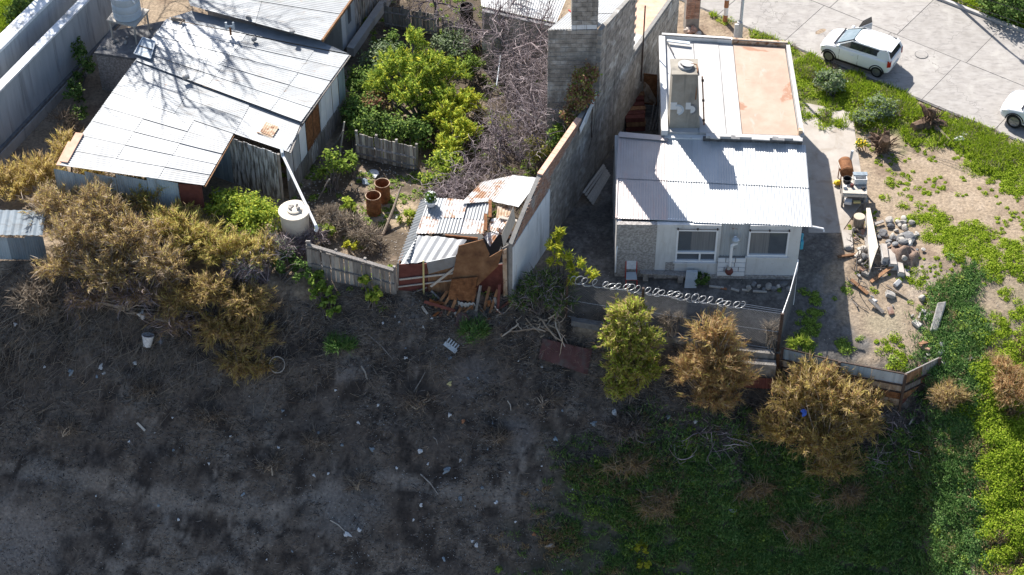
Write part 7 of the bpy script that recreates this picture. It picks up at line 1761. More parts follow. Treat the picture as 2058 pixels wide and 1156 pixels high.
veg('ivy_shrub', 'dark shrub growing at the foot of the concrete hut', 'shrub', (165, 150), [bl(168, 100, 1.4, .45, .5, .7), bl(175, 140, 1.0, .5, .6, .7), bl(150, 190, .9, .5, .6, .6), bl(160, 235, .6, .5, .5, .5)], 1500, 'leaf', 'leaf_dark', nst=20, ln=.16, wd=.09)
veg('dead_bush', 'dry grey brush between the bluish wall and the shed', 'bush', (130, 270), [bl(130, 250, .5, .6, .6, .5)], 800, 'feather', 'straw', nst=20, ln=.35, wd=.024, stem='twig_dead')
# ---- bushes on the slope, right half
veg('olive_bush', 'tall olive-yellow bush standing in front of the chain link fence', 'bush', (1265, 800), [bl(1262, 640, 2.0, .95, .8, .8), bl(1240, 680, 1.7, .8, .7, .8), bl(1285, 690, 1.6, .8, .7, .8), bl(1255, 735, 1.2, .95, .8, .8), bl(1290, 745, 1.0, .7, .7, .7), bl(1250, 780, .7, .75, .7, .6)], 18000, 'feather', 'leaf_olive', nst=60, ln=0.130, wd=0.038, extra=[('leaf_lime', .22, .2, .045, 'feather'), ('leaf_brown', .15, .25, .03, 'feather')], up=.6, spread=.9, plume=.42)
veg('orange_bush', 'orange-brown twiggy bush in front of the pale plinth', 'bush', (1425, 800), [bl(1430, 670, 1.7, .9, .7, .6), bl(1440, 725, 1.4, 1.1, .9, .8), bl(1400, 750, 1.1, 1.0, .9, .7), bl(1465, 760, 1.1, .9, .8, .7), bl(1430, 800, .6, 1.0, .8, .6)], 13500, 'feather', 'leaf_orange', nst=120, ln=0.211, wd=0.022, stem='twig_dead', r0=.04, extra=[('leaf_brown', .3, .4, .025, 'feather'), ('leaf_ochre', .2, .3, .03, 'feather')], up=.7, spread=.7, plume=.78)
veg('ochre_bush', 'very large ochre bush below the scrap metal fence', 'bush', (1650, 900), [bl(1630, 765, 1.7, 1.0, .9, .8), bl(1590, 800, 1.5, 1.1, .9, .9), bl(1680, 810, 1.4, 1.2, 1.0, .9), bl(1570, 860, 1.1, 1.1, .9, .8), bl(1640, 880, 1.1, 1.3, 1.0, .9), bl(1710, 860, .9, 1.0, .8, .8), bl(1680, 930, .6, 1.1, .9, .7), bl(1745, 815, .9, .5, .5, .4)], 24750, 'feather', 'leaf_ochre', nst=130, ln=0.198, wd=0.025, extra=[('leaf_brown', .35, .38, .026, 'feather'), ('leaf_orange', .1, .3, .03, 'feather')], up=.6, spread=.8, stem='twig_dead', r0=.04, plume=.78)
veg('mimosa_sapling', 'sparse yellow-green mimosa sapling at the mouth of the alley', 'sapling', (1125, 590), [(P(1122, 468, 2.6), (.28, .25, .2)), (P(1115, 495, 2.3), (.3, .25, .2)), (P(1130, 515, 2.0), (.25, .25, .2)), (P(1112, 530, 1.8), (.22, .22, .2)), (P(1160, 535, 1.6), (.3, .25, .15)), (P(1187, 552, 1.5), (.22, .2, .12)), (P(1150, 560, 1.3), (.2, .2, .12))], 1100, 'feather', 'leaf_yellow', nst=26, ln=.24, wd=.05, extra=[('leaf_lime', .4, .22, .045, 'feather')], r0=.025, up=.1)
veg('dark_brush', 'dark tangled brush at the foot of the whitewashed wall', 'brush', (1085, 620), [bl(1085, 575, .7, .8, .6, .6), bl(1120, 600, .6, .7, .6, .5), bl(1050, 600, .4, .5, .5, .4)], 2400, 'feather', 'leaf_dark', nst=50, ln=.32, wd=.03, extra=[('twig_grey', .5, .45, .02, 'feather')], spread=1.1)
dr_ = thing('dead_branches', 'bleached dead branches piled below the alley mouth', 'branches', PG(1085, 655)); rs = np.random.default_rng(41); paths, rad = [], []
for k in range(26): grow(PG(1085 + rs.normal() * 22, 650 + rs.normal() * 12) + np.array([0, 0, .1]), unitv(rs.normal(size=3) * np.array([1, .6, .35])), rs.uniform(.5, 1.2), rs.uniform(.02, .05), 1, rs, paths, rad, .35, (2, 3))
BR(add('branch', npmesh('branch', *tubes(paths, rad, 5), 'twig_dead'), dr_))
dr_ = thing('dead_branches', 'tangle of dead twigs under the orange-brown bush', 'branches', PG(1440, 890)); paths, rad = [], []
for k in range(40): grow(PG(1440 + rs.normal() * 50, 885 + rs.normal() * 18) + np.array([0, 0, .1]), unitv(rs.normal(size=3) * np.array([1, .6, .4])), rs.uniform(.5, 1.1), rs.uniform(.012, .03), 1, rs, paths, rad, .35, (2, 3))
BR(add('branch', npmesh('branch', *tubes(paths, rad, 4), 'twig_grey'), dr_))
dr_ = thing('dead_branches', 'grey dead brush on the bank right of the very large ochre bush', 'branches', PG(1800, 880)); paths, rad = [], []
for k in range(70): grow(PG(1800 + rs.normal() * 40, 885 + rs.normal() * 40) + np.array([0, 0, .08]), unitv(rs.normal(size=3) * np.array([1, .7, .4])), rs.uniform(.4, .9), rs.uniform(.01, .025), 1, rs, paths, rad, .35, (2, 3))
BR(add('branch', npmesh('branch', *tubes(paths, rad, 4), 'twig_grey'), dr_))
for (x, y, lb) in [(1255, 935, 'fan of dead brown grass on the green slope below the tall olive bush'), (1320, 1010, 'drooping brown dead plant in the middle of the green slope'), (1500, 985, 'brown dry grass patch below the orange-brown bush'), (1680, 990, 'dead brown brush at the foot of the very large ochre bush'), (1600, 1060, 'pale dry stalks low on the green slope'), (1250, 860, 'dry grey brush at the foot of the tall olive bush')]:
    veg('dry_tuft', lb, 'grass', (x, y + 15), [bl(x, y, .2, .8, .6, .25), bl(x + 25, y - 12, .2, .6, .5, .2)], 900, 'feather', 'straw_grey' if y < 900 else 'leaf_brown', nst=20, ln=.5, wd=.02, stem='twig_grey', extra=[('straw', .4, .5, .016, 'feather')], up=.1, spread=.9)
veg('leafy_plant', 'plant painted sunlit lime, low on the green slope near the bottom middle', 'plant', (1292, 1130), [bl(1290, 1100, .3, .3, .3, .3), bl(1293, 1130, .25, .25, .3, .25)], 420, 'leaf', 'leaf_yellow', nst=0, ln=.13, wd=.08)  # yellow-lime leaf colour stands in for sun reaching this plant through a gap
for (x, y, lb) in [(640, 880, 'small dead grey plant on the burnt slope left of the pale scraps'), (420, 830, 'dead grey stalks in the middle of the left burnt slope'), (540, 930, 'fan of dead stalks above the pale track'), (130, 860, 'dead tuft at the left of the burnt slope'), (840, 800, 'fan of dead twigs on the slope left of the yellow tub'), (1000, 870, 'flattened dead grass on the slope near the green edge'), (720, 970, 'low dead brush beside the pale track'), (1090, 800, 'dead twigs on the slope left of the tall olive bush'), (300, 780, 'dead stalk clump below the larger white bucket')]:
    veg('dead_tuft', lb, 'dead grass', (x, y + 10), [bl(x, y, .12, .55, .45, .2)], 320, 'feather', 'straw', nst=14, ln=.42, wd=.014, stem='twig_dead', extra=[('straw_grey', .8, .4, .016, 'feather')], up=.35, spread=.9)
veg('dry_tuft', 'dry yellowish shrub left of the big green patch on the bank', 'shrub', (1905, 830), [bl(1905, 800, .4, .6, .6, .4)], 1100, 'feather', 'leaf_brown', nst=16, ln=.32, wd=.025, extra=[('leaf_ochre', .3, .3, .025, 'feather')])
veg('dry_tuft', 'orange-brown dry shrub at the right edge below the yard', 'shrub', (2040, 810), [bl(2035, 780, .5, .9, .7, .5), bl(2015, 745, .4, .5, .5, .4)], 1700, 'feather', 'leaf_orange', nst=20, ln=.32, wd=.025, extra=[('leaf_brown', .4, .3, .025, 'feather')])
veg('dry_tuft', 'small bare shrub behind the chain link fence', 'shrub', (1350, 680), [bl(1350, 650, .6, .4, .4, .4)], 420, 'feather', 'straw', nst=20, ln=.3, wd=.024, stem='twig_dead')
veg('dry_tuft', 'small pale bare shrub by the corner fence post', 'shrub', (1548, 700), [bl(1548, 668, .7, .3, .3, .5)], 260, 'feather', 'straw', nst=18, ln=.3, wd=.024, stem='twig_dead')
veg('leafy_plant', 'small green plant growing at the house wall beside the grey slab', 'plant', (1405, 565), [bl(1408, 560, .25, .35, .3, .25)], 360, 'leaf', 'leaf_dark', nst=0, ln=.13, wd=.08)
veg('leafy_plant', 'small yellow-green plant behind the scrap fence by the corner post', 'plant', (1605, 695), [bl(1605, 690, .2, .35, .3, .2)], 320, 'feather', 'leaf_lime', nst=0, ln=.25, wd=.04)
veg('sage_shrub', 'dark grey-green shrub on the verge below the parked hatchback', 'shrub', (1668, 190), [bl(1668, 165, .5, .7, .6, .5)], 1300, 'leaf', 'leaf_sage', nst=16, ln=.12, wd=.07, extra=[('leaf_dark', .4, .12, .07, 'leaf')])
veg('sage_shrub', 'blue-green shrub at the top corner of the patio', 'shrub', (1765, 235), [bl(1765, 215, .4, .8, .7, .4), bl(1735, 240, .4, .5, .6, .4)], 1400, 'leaf', 'leaf_sage', nst=12, ln=.12, wd=.07, extra=[('leaf_grass', .3, .12, .07, 'leaf')])
veg('yellow_flowers', 'clump of bright yellow flowers at the right edge of the patio', 'flowers', (1730, 300), [bl(1730, 290, .3, .28, .28, .2)], 160, 'leaf', 'yellow', nst=6, ln=.14, wd=.12, extra=[('leaf_mid', .9, .16, .06, 'leaf')])
veg('broad_tree', 'dark leafy tree top in the upper right corner beyond the kerb', 'tree', (2040, 25), [bl(2030, 10, .8, 1.3, 1.2, .8), bl(1985, 0, .5, .8, .8, .5)], 2600, 'leaf', 'leaf_dark', nst=20, ln=.16, wd=.09, stemname='trunk')
veg('broad_tree', 'dark green leafy tree behind the white parapet at the top left', 'tree', (60, 30), [bl(60, 25, 1.2, .9, .9, .7)], 1400, 'leaf', 'leaf_dark', nst=20, ln=.18, wd=.1, stemname='trunk')

# ---- grass and ground cover (nobody could count it)
Xv, Yv, Zv = _p[:, 0], _p[:, 1], _p[:, 2]
core_m = (ppx > -120) & (ppx < 2180) & (ppy > -140) & (ppy < 1260)
def polym(poly, f=18): return sm(-f, f, poly_sd(ppx, ppy, poly) + wob * .5) * core_m
def scatter(wt, n, rs):
    wt = wt / wt.sum(); idx = rs.choice(len(wt), n, p=wt)
    x = Xv[idx] + rs.uniform(-.07, .07, n); y = Yv[idx] + rs.uniform(-.07, .07, n)
    return np.stack([x, y, ground(x, y)], 1)
def clumps(name, label, cat, wt, nc, per, r0, r1, ln, wd, mat, style, seed, hgt=.6, mat2=None):
    rs = np.random.default_rng(seed); c = scatter(wt, nc, rs); r_ = rs.uniform(r0, r1, nc)
    cc = np.repeat(c, per, 0); rr = np.repeat(r_, per)[:, None]; m = len(cc)
    u = unitv(rs.normal(size=(m, 3))); u[:, 2] = np.abs(u[:, 2])
    pts = cc + u * rr * np.sqrt(rs.uniform(.2, 1, m))[:, None] * np.array([1, 1, hgt])
    if style == 'leaf': v, q = leaves(pts, u + np.array([0, 0, .8]) + rs.normal(size=(m, 3)) * .45, ln * rs.uniform(.6, 1.3, m), wd * rs.uniform(.6, 1.3, m), rs); t = None
    else:
        pts[:, 2] = cc[:, 2] + rs.uniform(0, .05, m); v, q, t = ribbons(pts, u * .6 + np.array([0, 0, .9]) + rs.normal(size=(m, 3)) * .3, ln * rs.uniform(.5, 1.3, m), wd * rs.uniform(.7, 1.3, m), rs.normal(size=(m, 3)) * .5, rs)
    o = add(name, npmesh(name, v, q, t, mat)); o['kind'] = 'stuff'; o['label'] = label; o['category'] = cat
    return o
on_road = ((_p - r0) @ rv)
notroad = (on_road < -.15) | (on_road > far_d + .3)
w_ver = polym(Z_VERGE) * notroad
w_ver = w_ver * (1 - .9 * polym([(1590, 165), (1650, 150), (1725, 190), (1740, 235), (1590, 230)], 12)) * (.015 + sm(.42, .56, n1 * .5 + n4 * .5))
clumps('verge_grass', 'bright green weeds along the street verge', 'grass', w_ver, 900, 70, .14, .42, .09, .04, 'leaf_grass', 'leaf', 1)
clumps('verge_grass', 'pale yellow-green weeds along the street verge', 'grass', w_ver, 420, 60, .13, .34, .09, .04, 'leaf_lime', 'leaf', 21)
clumps('verge_grass', 'dry straw blades among the verge weeds', 'grass', w_ver, 260, 40, .12, .35, .26, .022, 'straw', 'blade', 31)
clumps('verge_grass', 'longer green blades along the street verge', 'grass', w_ver, 420, 60, .15, .4, .28, .03, 'leaf_grass', 'blade', 2)
patches = [[(1770, 385), (1830, 400), (1900, 440), (1975, 460), (1990, 500), (1930, 520), (1880, 470), (1800, 450)], [(1835, 545), (1880, 560), (1860, 590), (1825, 575)], [(1910, 150), (2058, 240), (2100, 420), (2030, 400), (1960, 330), (1890, 290)], [(1960, 640), (2100, 560), (2120, 780), (1990, 760), (1940, 700)],
           [(1980, 500), (2058, 470), (2080, 560), (2000, 600)], [(1770, 690), (1790, 680), (1850, 715), (1780, 735)], [(1590, 180), (1640, 190), (1640, 215), (1600, 215)], [(1660, 195), (1710, 195), (1710, 225), (1660, 220)], [(1900, 280), (2000, 340), (2058, 380), (2058, 300), (1950, 250)]]
w_p = sum(polym(q, 14) for q in patches) * notroad * (.03 + sm(.36, .56, n1 * .5 + n4 * .5))
clumps('yard_weeds', 'green weed patches on the dry ground right of the house', 'weeds', w_p, 900, 85, .12, .38, .085, .04, 'leaf_grass', 'leaf', 3)
clumps('yard_weeds', 'small scattered tufts on the dry ground right of the house', 'weeds', (polym([(1740, 280), (2100, 300), (2120, 800), (1760, 740), (1700, 560)], 20)) * notroad * sm(.45, .7, n1) + 1e-9, 420, 40, .06, .18, .09, .04, 'leaf_grass', 'leaf', 4)
w_l = (.01 + sm(.42, .56, n1 * .4 + n4 * .6)) * polym([(1950, 830), (1975, 770), (2120, 640), (2140, 1220), (2020, 1220), (1985, 1000)], 25) 
clumps('bank_weeds', 'lush bright green weeds on the sunlit bank at the lower right', 'weeds', w_l, 1500, 110, .18, .48, .095, .05, 'leaf_grass', 'leaf', 5, 1.0)
clumps('bank_weeds', 'yellower weed clumps on the sunlit bank at the lower right', 'weeds', w_l, 260, 80, .15, .4, .10, .05, 'leaf_lime', 'leaf', 25, .9)
clumps('bank_weeds', 'dry brown stalks on the sunlit bank at the lower right', 'dry grass', polym([(1925, 740), (2120, 640), (2140, 1220), (1985, 1220)], 25) * sm(.58, .4, n1 * .4 + n4 * .6), 330, 40, .12, .4, .28, .022, 'leaf_brown', 'blade', 26)
clumps('slope_weeds', 'weeds painted darker for the shade on the flank of the bank', 'weeds', polym([(1895, 740), (1950, 650), (1985, 900), (2020, 1220), (1900, 1220), (1890, 900)], 25) * (.1 + sm(.45, .6, n4)), 520, 60, .15, .4, .10, .05, 'leaf_shade', 'leaf', 27)
w_s = (.12 + .88 * sm(1020, 1420, ppx + wob * 2)) * polym(Z_GREEN, 90) * sm(1990, 1930, ppx) * (.10 + sm(.36, .58, n1 * .4 + n3 * .3 + n4 * .3 + .08 * sm(1000, 1700, ppx)))
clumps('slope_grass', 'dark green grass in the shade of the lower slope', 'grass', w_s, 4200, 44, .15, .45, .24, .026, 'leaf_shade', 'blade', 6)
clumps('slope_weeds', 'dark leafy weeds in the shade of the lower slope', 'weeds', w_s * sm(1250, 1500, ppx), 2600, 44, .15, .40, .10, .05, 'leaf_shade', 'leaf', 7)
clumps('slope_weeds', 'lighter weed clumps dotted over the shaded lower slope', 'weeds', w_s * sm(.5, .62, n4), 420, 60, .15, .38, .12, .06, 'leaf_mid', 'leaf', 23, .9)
clumps('slope_weeds', 'brownish weeds mixed into the shaded lower slope', 'weeds', polym(Z_GREEN, 90) * sm(1960, 1900, ppx) * sm(.5, .68, n1), 620, 40, .15, .4, .24, .022, 'leaf_brown', 'blade', 24)
w_tl = polym([(-80, -80), (110, -40), (95, 5), (0, 95), (-80, 160)], 10)
clumps('lawn', 'bright lawn behind the white parapet at the top left', 'grass', w_tl, 700, 50, .1, .3, .16, .03, 'leaf_grass', 'blade', 8)
w_tr = polym([(1885, -60), (1900, 0), (2060, 70), (2140, 90), (2140, -100)], 8) * notroad
clumps('far_grass', 'grass strip beyond the kerb at the top right', 'grass', w_tr, 700, 50, .12, .35, .16, .03, 'leaf_grass', 'blade', 9)
w_g = polym(Z_GARDEN, 10)
clumps('garden_weeds', 'low weeds and leaf litter on the garden soil', 'weeds', w_g * sm(.45, .65, n1), 650, 36, .1, .3, .11, .05, 'leaf_mid', 'leaf', 10)
clumps('yard_weeds', 'thin green tinge on the shaded yard below the house', 'weeds', polym([(1580, 600), (1740, 560), (1760, 735), (1590, 700)], 10) * sm(.5, .7, n1), 160, 40, .1, .25, .10, .04, 'leaf_mid', 'leaf', 12)
# dry stems, charred stubble, clods and ash on the burnt slope
w_b = mk(Z_BURN, 25) * core_m
def stems(name, label, wt, n, ln, wd, mat, seed, down=.5, up=.35, curve=.3):
    rs = np.random.default_rng(seed); p = scatter(wt, n, rs) + np.array([0, 0, .02])
    d_ = rs.normal(size=(n, 3)) * np.array([.8, .5, .25]) + np.array([-.25, -.55, -.45]) * down + np.array([0, -.2, up])
    v, q, t = ribbons(p, d_, ln * rs.uniform(.35, 1.5, n), wd * rs.uniform(.6, 1.5, n), rs.normal(size=(n, 3)) * curve, rs)
    o = add(name, npmesh(name, v, q, t, mat)); o['kind'] = 'stuff'; o['label'] = label; o['category'] = 'dry stems'
clot = sm(.25, .7, n1 * .6 + n2 * .4)
stems('burnt_stubble', 'burnt grey stubble covering the dark slope', w_b * (.03 + sm(.42, .62, n1 * .5 + n4 * .5)) * (.35 + .65 * sm(1000, 820, ppy) + .3 * sm(500, 900, ppx)), 42000, .22, .020, 'straw_grey', 1)
stems('dry_grass', 'long dry grass stalks on the upper burnt slope', w_b * sm(860, 660, ppy) * sm(700, 500, ppx) * (.3 + clot), 5200, .85, .014, 'straw', 2, 1.5, .45, .2)
stems('dry_grass', 'dry grass stalks below the plank fence and the shack', w_b * sm(860, 640, ppy) * sm(500, 700, ppx) * (.3 + clot), 5500, .45, .013, 'straw', 12, .6, .4)
stems('dry_grass', 'scattered pale dry stalks on the lower burnt slope', w_b * sm(.45, .7, n4), 6500, .26, .012, 'straw', 3, .3, .3)
stems('dry_grass', 'dry brush at the shaded foot of the bushes', polym([(1150, 830), (1500, 830), (1900, 760), (1900, 950), (1700, 1010), (1300, 980), (1130, 930)], 25), 7000, .42, .014, 'straw_grey', 4, .3, .5)
stems('dry_grass', 'dry grass clumps on the shaded green slope', polym(Z_GREEN, 90) * sm(1960, 1900, ppx) * sm(.55, .75, n1), 4000, .42, .014, 'straw', 5, .3, .5)
def clods(name, label, wt, n, r0, r1, mat, seed):
    rs = np.random.default_rng(seed); c = scatter(wt, n, rs); s = rs.uniform(r0, r1, n) * rs.uniform(.5, 1, n)
    O = np.array([[1, 0, 0], [0, 1, 0], [-1, 0, 0], [0, -1, 0], [0, 0, .8], [0, 0, -.6]])
    a = rs.uniform(0, 6.28, n); ca, sa = np.cos(a), np.sin(a)
    V = O[None] * (s[:, None, None] * rs.uniform(.6, 1.3, (n, 6, 1)))
    V = np.stack([V[..., 0] * ca[:, None] - V[..., 1] * sa[:, None], V[..., 0] * sa[:, None] + V[..., 1] * ca[:, None], V[..., 2]], -1) + c[:, None, :]
    T_ = np.array([[0, 1, 4], [1, 2, 4], [2, 3, 4], [3, 0, 4], [1, 0, 5], [2, 1, 5], [3, 2, 5], [0, 3, 5]])
    o = add(name, npmesh(name, V.reshape(-1, 3), None, (np.arange(n)[:, None, None] * 6 + T_[None]).reshape(-1, 3), mat)); o['kind'] = 'stuff'; o['label'] = label; o['category'] = 'gravel'
Z_PATIO = [(1600, 205), (1712, 228), (1738, 400), (1690, 470), (1625, 470)]
dry = (1 - polym(Z_PATIO, 6)) * polym([(1100, 480), (1740, 240), (2140, 240), (2140, 830), (1560, 745), (1150, 640)], 10) * notroad
clods('gravel', 'loose stones and clods on the dry ground around the house', dry, 1600, .012, .04, 'stone', 1)
clods('gravel', 'grit along the worn near edge of the street', core_m * sm(-.5, -.05, on_road) * sm(.9, .1, on_road), 900, .012, .035, 'stone', 9)
clods('gravel', 'loose stones on the ground of the left yard', polym([(560, 300), (860, 300), (830, 560), (600, 540)], 10), 1200, .02, .07, 'stone', 2)
clods('clods', 'dark clods and ash lumps on the burnt slope', w_b, 5000, .015, .05, 'charred', 3)
clods('ash_flecks', 'tiny pale flecks of ash and litter on the burnt slope', w_b * (.1 + sm(.45, .7, n1)) * (.25 + sm(400, 900, ppx)), 4200, .010, .030, 'litter_white', 7)
clods('clods', 'grey clods on the burnt slope', w_b * (.2 + sm(.4, .8, n1)), 6000, .012, .04, 'stone_dark', 4)

# ================================================================ LITTER
ring_c = PG(558, 743)
b = MB(); b.tube([ring_c + np.array([.31 * math.cos(a), .20 * math.sin(a), .26 * math.sin(a) + .28]) for a in np.linspace(0, 6.283, 28, endpoint=False)], .022, 6, True)
tag(b.build('hoop', 'stone', loc=ring_c), 'pale ring lying on the burnt slope below the brown hanging bush', 'ring')
def bucket(px, py, s, label, tilt):
    c = PG(px, py); t = thing('white_bucket', label, 'bucket', c); ax = np.array(tilt, float)
    b = MB(); b.lathe(c + np.array([0, -.05, .12]), [(0, 0), (.17 * s, 0), (.25 * s, .48 * s), (.27 * s, .48 * s), (.27 * s, .52 * s), (.23 * s, .52 * s), (.15 * s, .05 * s), (0, .05 * s)], 20, ax); b.build('bucket_body', 'litter_white', t, True)
    b = MB(); e = c + np.array([0, -.05, .12]) + unitv(ax) * .5 * s; b.tube([e + np.array([-.26 * s, 0, 0]), e + np.array([0, -.2 * s, .12 * s]), e + np.array([.26 * s, 0, 0])], .012, 5); b.build('handle', 'dark_steel', t)
bucket(297, 698, .95, 'larger white bucket lying upright on the burnt slope', (.15, .35, 1))
bucket(291, 642, .62, 'smaller white tub tipped over above the white bucket', (-.5, .3, .8))
big = [(904, 772, .34, 'tub_yellow', 'dirty yellow tub on the burnt slope', 'tub', 1.0), (898, 944, .62, 'litter_blue', 'long blue-grey plastic bag on the burnt slope', 'plastic bag', .5), (1235, 830, .5, 'litter_white', 'bright white plastic bag at the foot of the tall olive bush', 'plastic bag', .6), (1193, 852, .42, 'litter_blue', 'clear greyish plastic bag left of the tall olive bush', 'plastic bag', .8), (904, 834, .3, 'litter_white', 'white paper scrap below the yellow tub', 'paper', 1), (844, 907, .34, 'litter_white', 'pair of pale scraps at the middle of the burnt slope', 'paper', 1.3),
       (748, 903, .3, 'litter_blue', 'bluish plastic scrap left of the pair of pale scraps', 'plastic', 1.2), (1603, 805, .4, 'blue_bag', 'bright blue bag caught in the very large ochre bush', 'plastic bag', 1), (1398, 848, .32, 'litter_white', 'white scrap below the orange-brown bush', 'paper', .7), (1343, 838, .34, 'litter_blue', 'greyish bag between the olive and orange-brown bushes', 'plastic bag', .7), (1440, 1072, .36, 'litter_white', 'white flattened bottle low on the green slope', 'bottle', 1.7), (1472, 1028, .36, 'litter_white', 'torn white strip on the green slope', 'plastic', 2.0),
       (1790, 975, .34, 'litter_white', 'white bottle among the dead brush on the right', 'bottle', 1.6), (1817, 977, .28, 'litter_white', 'white scrap beside the white bottle', 'paper', 1), (2026, 933, .62, 'litter_blue', 'large pale blue sheet lying in the lush weeds at the right edge', 'plastic sheet', 1.5), (2038, 1053, .42, 'litter_blue', 'round blue-grey object in the lush weeds near the bottom right', 'plastic', 1), (1831, 943, .44, 'litter_white', 'white rag on a stick right of the large ochre bush', 'rag', 1.3), (1843, 1047, .26, 'litter_white', 'white scrap on the dark slope low on the right', 'paper', 1.2),
       (698, 1075, .36, 'litter_white', 'white plastic piece at the end of the pale stick', 'plastic', 1.5), (722, 1069, .26, 'litter_white', 'small white scrap right of the pale stick', 'paper', 1), (957, 1096, .30, 'litter_white', 'white square scrap near the bottom middle', 'paper', 1), (949, 1088, .18, 'litter_white', 'tiny white scrap touching the square scrap', 'paper', 1), (1107, 1096, .34, 'litter_white', 'white elongated bottle near the bottom middle', 'bottle', 2.0), (931, 842, .3, 'litter_orange', 'rust-coloured scrap below the yellow tub', 'scrap', 1), (1073, 1073, .28, 'litter_orange', 'rust-coloured scrap near the bottom middle', 'scrap', 1),
       (846, 1015, .22, 'litter_white', 'white scrap above the square one near the bottom middle', 'paper', 1), (1770, 838, .34, 'litter_white', 'upright white bottle behind the large ochre bush', 'bottle', .5), (143, 751, .34, 'litter_blue', 'pale blue bag on the upper left burnt slope', 'plastic bag', 1.2), (161, 659, .26, 'litter_blue', 'bluish box scrap under the left bushes', 'plastic', .8), (323, 687, .28, 'litter_blue', 'grey can right of the larger white bucket', 'can', 1.2), (32, 656, .3, 'litter_white', 'white scrap at the left edge of the slope', 'plastic', .8), (400, 646, .4, 'litter_blue', 'greyish bag in the brown hanging bush', 'plastic bag', .5),
       (272, 730, .32, 'litter_white', 'white cup below the larger white bucket', 'cup', .7), (203, 738, .28, 'litter_white', 'white shard on the upper left burnt slope', 'plastic', 1.4), (568, 826, .22, 'litter_blue', 'pale bluish scrap below the ring', 'plastic', 1), (925, 1002, .34, 'litter_blue', 'faint grey bag below the long blue-grey bag', 'plastic bag', 1), (1116, 883, .3, 'litter_blue', 'greyish scrap left of the clear plastic bag', 'plastic', 1), (660, 952, .2, 'litter_white', 'white chip on the path over the burnt slope', 'plastic', .6)]
for k, (x, y, s_, m, lb, ct_, stc) in enumerate(big):
    p = PG(x, y)
    if m == 'blue_bag': p = lo(1603, 805, 1.9) + np.array([0, -.6, 0])
    scrap(p + np.array([0, -.03, .02]), s_ * .58, m, lb, ct_, 'litter_' + ct_.replace(' ', '_'), 'litter on the slope', k, stc, .45)
small = [(90, 738), (209, 751), (195, 758), (260, 891), (311, 870), (349, 905), (347, 840), (463, 877), (489, 994), (674, 785), (662, 895), (688, 895), (501, 797), (193, 997), (319, 1017), (359, 1045), (536, 1125), (587, 1108), (631, 956), (997, 1007), (980, 903), (1089, 937), (1130, 1145), (1097, 1025), (1024, 950), (1036, 1049), (892, 1124), (831, 1045), (955, 1017), (969, 978), (925, 925), (797, 941), (941, 761), (1089, 738), (1042, 726), (1130, 828), (794, 637), (803, 648), (815, 700), (868, 640), (850, 655), (840, 690), (815, 720), (770, 650), (990, 845), (960, 760), (1060, 810), (876, 700), (720, 850), (760, 815), (905, 720), (860, 930), (915, 960), (1080, 985), (1150, 985), (1010, 880), (640, 870), (560, 900), (420, 930), (1934, 950), (1945, 1005), (1878, 1003), (1412, 1009), (1500, 1000), (1700, 1060), (1650, 1110), (1560, 1140), (1250, 1000), (1300, 960), (1180, 960)]
SEEN = {}
LAND = [(297, 690, 'larger white bucket'), (558, 743, 'pale ring'), (904, 772, 'dirty yellow tub'), (898, 944, 'long blue-grey bag'), (908, 691, 'toothed plastic piece'), (680, 1060, 'pale stick'), (1235, 830, 'white bag under the olive bush'), (844, 907, 'pair of pale scraps'), (284, 860, 'short pale board'), (850, 626, 'short plank'), (1440, 1072, 'flattened bottle'), (957, 1096, 'white square scrap'), (1790, 975, 'white bottle in the brush'), (2026, 933, 'large pale blue sheet'), (1292, 1115, 'plant painted sunlit lime'), (143, 751, 'pale blue bag'), (1107, 1096, 'elongated bottle'), (1580, 1104, 'long dry branch'), (490, 690, 'brown hanging bush')]
for k, (x, y) in enumerate(small):
    lm = min(LAND, key=lambda q: (q[0] - x) ** 2 + (q[1] - y) ** 2); ddx, ddy = x - lm[0], y - lm[1]
    rel = ('left of' if ddx < 0 else 'right of') if abs(ddx) > abs(ddy) else ('above' if ddy < 0 else 'below'); far_ = ' just ' if ddx * ddx + ddy * ddy < 1600 else ' well ' if ddx * ddx + ddy * ddy > 8000 else ' '
    where = 'burnt slope' if x < 1040 else 'lower green slope'
    where = ('left part of the ' if x < 560 else 'middle of the ') + where if x < 1040 else where
    kk_ = (k % 3 == 2, far_, rel, lm[2]); SEEN[kk_] = SEEN.get(kk_, 0) + 1
    scrap(PG(x, y) + np.array([0, -.02, .02]), random.uniform(.05, .13), ['litter_white', 'litter_white', 'litter_blue'][k % 3], ['small white', 'small white', 'small bluish'][k % 3] + ' scrap of litter' + far_ + rel + ' the ' + lm[2] + ['', ', second one', ', third one'][SEEN[kk_] - 1], 'litter', 'litter_scrap', 'small scraps on the ' + where, k, random.uniform(.6, 1.6), .45)
# toothed white plastic piece
c = PG(908, 691)
b = MB(); fu = np.array([.75, -.35, -.45]); fu = unitv(fu); fv = unitv(np.cross(fu, (-.1, -.7, .7)))
pts = []
for k in range(5): pts += [c + fu * (.11 * k - .25) - fv * .12, c + fu * (.11 * k - .20) - fv * .22, c + fu * (.11 * k - .16) - fv * .12]
poly = [c + fu * .30 - fv * .12, c + fu * .30 + fv * .16, c - fu * .28 + fv * .16]
n_ = np.array([0, -.05, .05])
for k in range(5):
    b.hexa([c + fu * (.115 * k - .28) - fv * .2 + n_, c + fu * (.115 * k - .22) - fv * .2 + n_, c + fu * (.115 * k - .22) + n_, c + fu * (.115 * k - .28) + n_], [q + n_ for q in (c + fu * (.115 * k - .28) - fv * .2 + n_, c + fu * (.115 * k - .22) - fv * .2 + n_, c + fu * (.115 * k - .22) + n_, c + fu * (.115 * k - .28) + n_)])
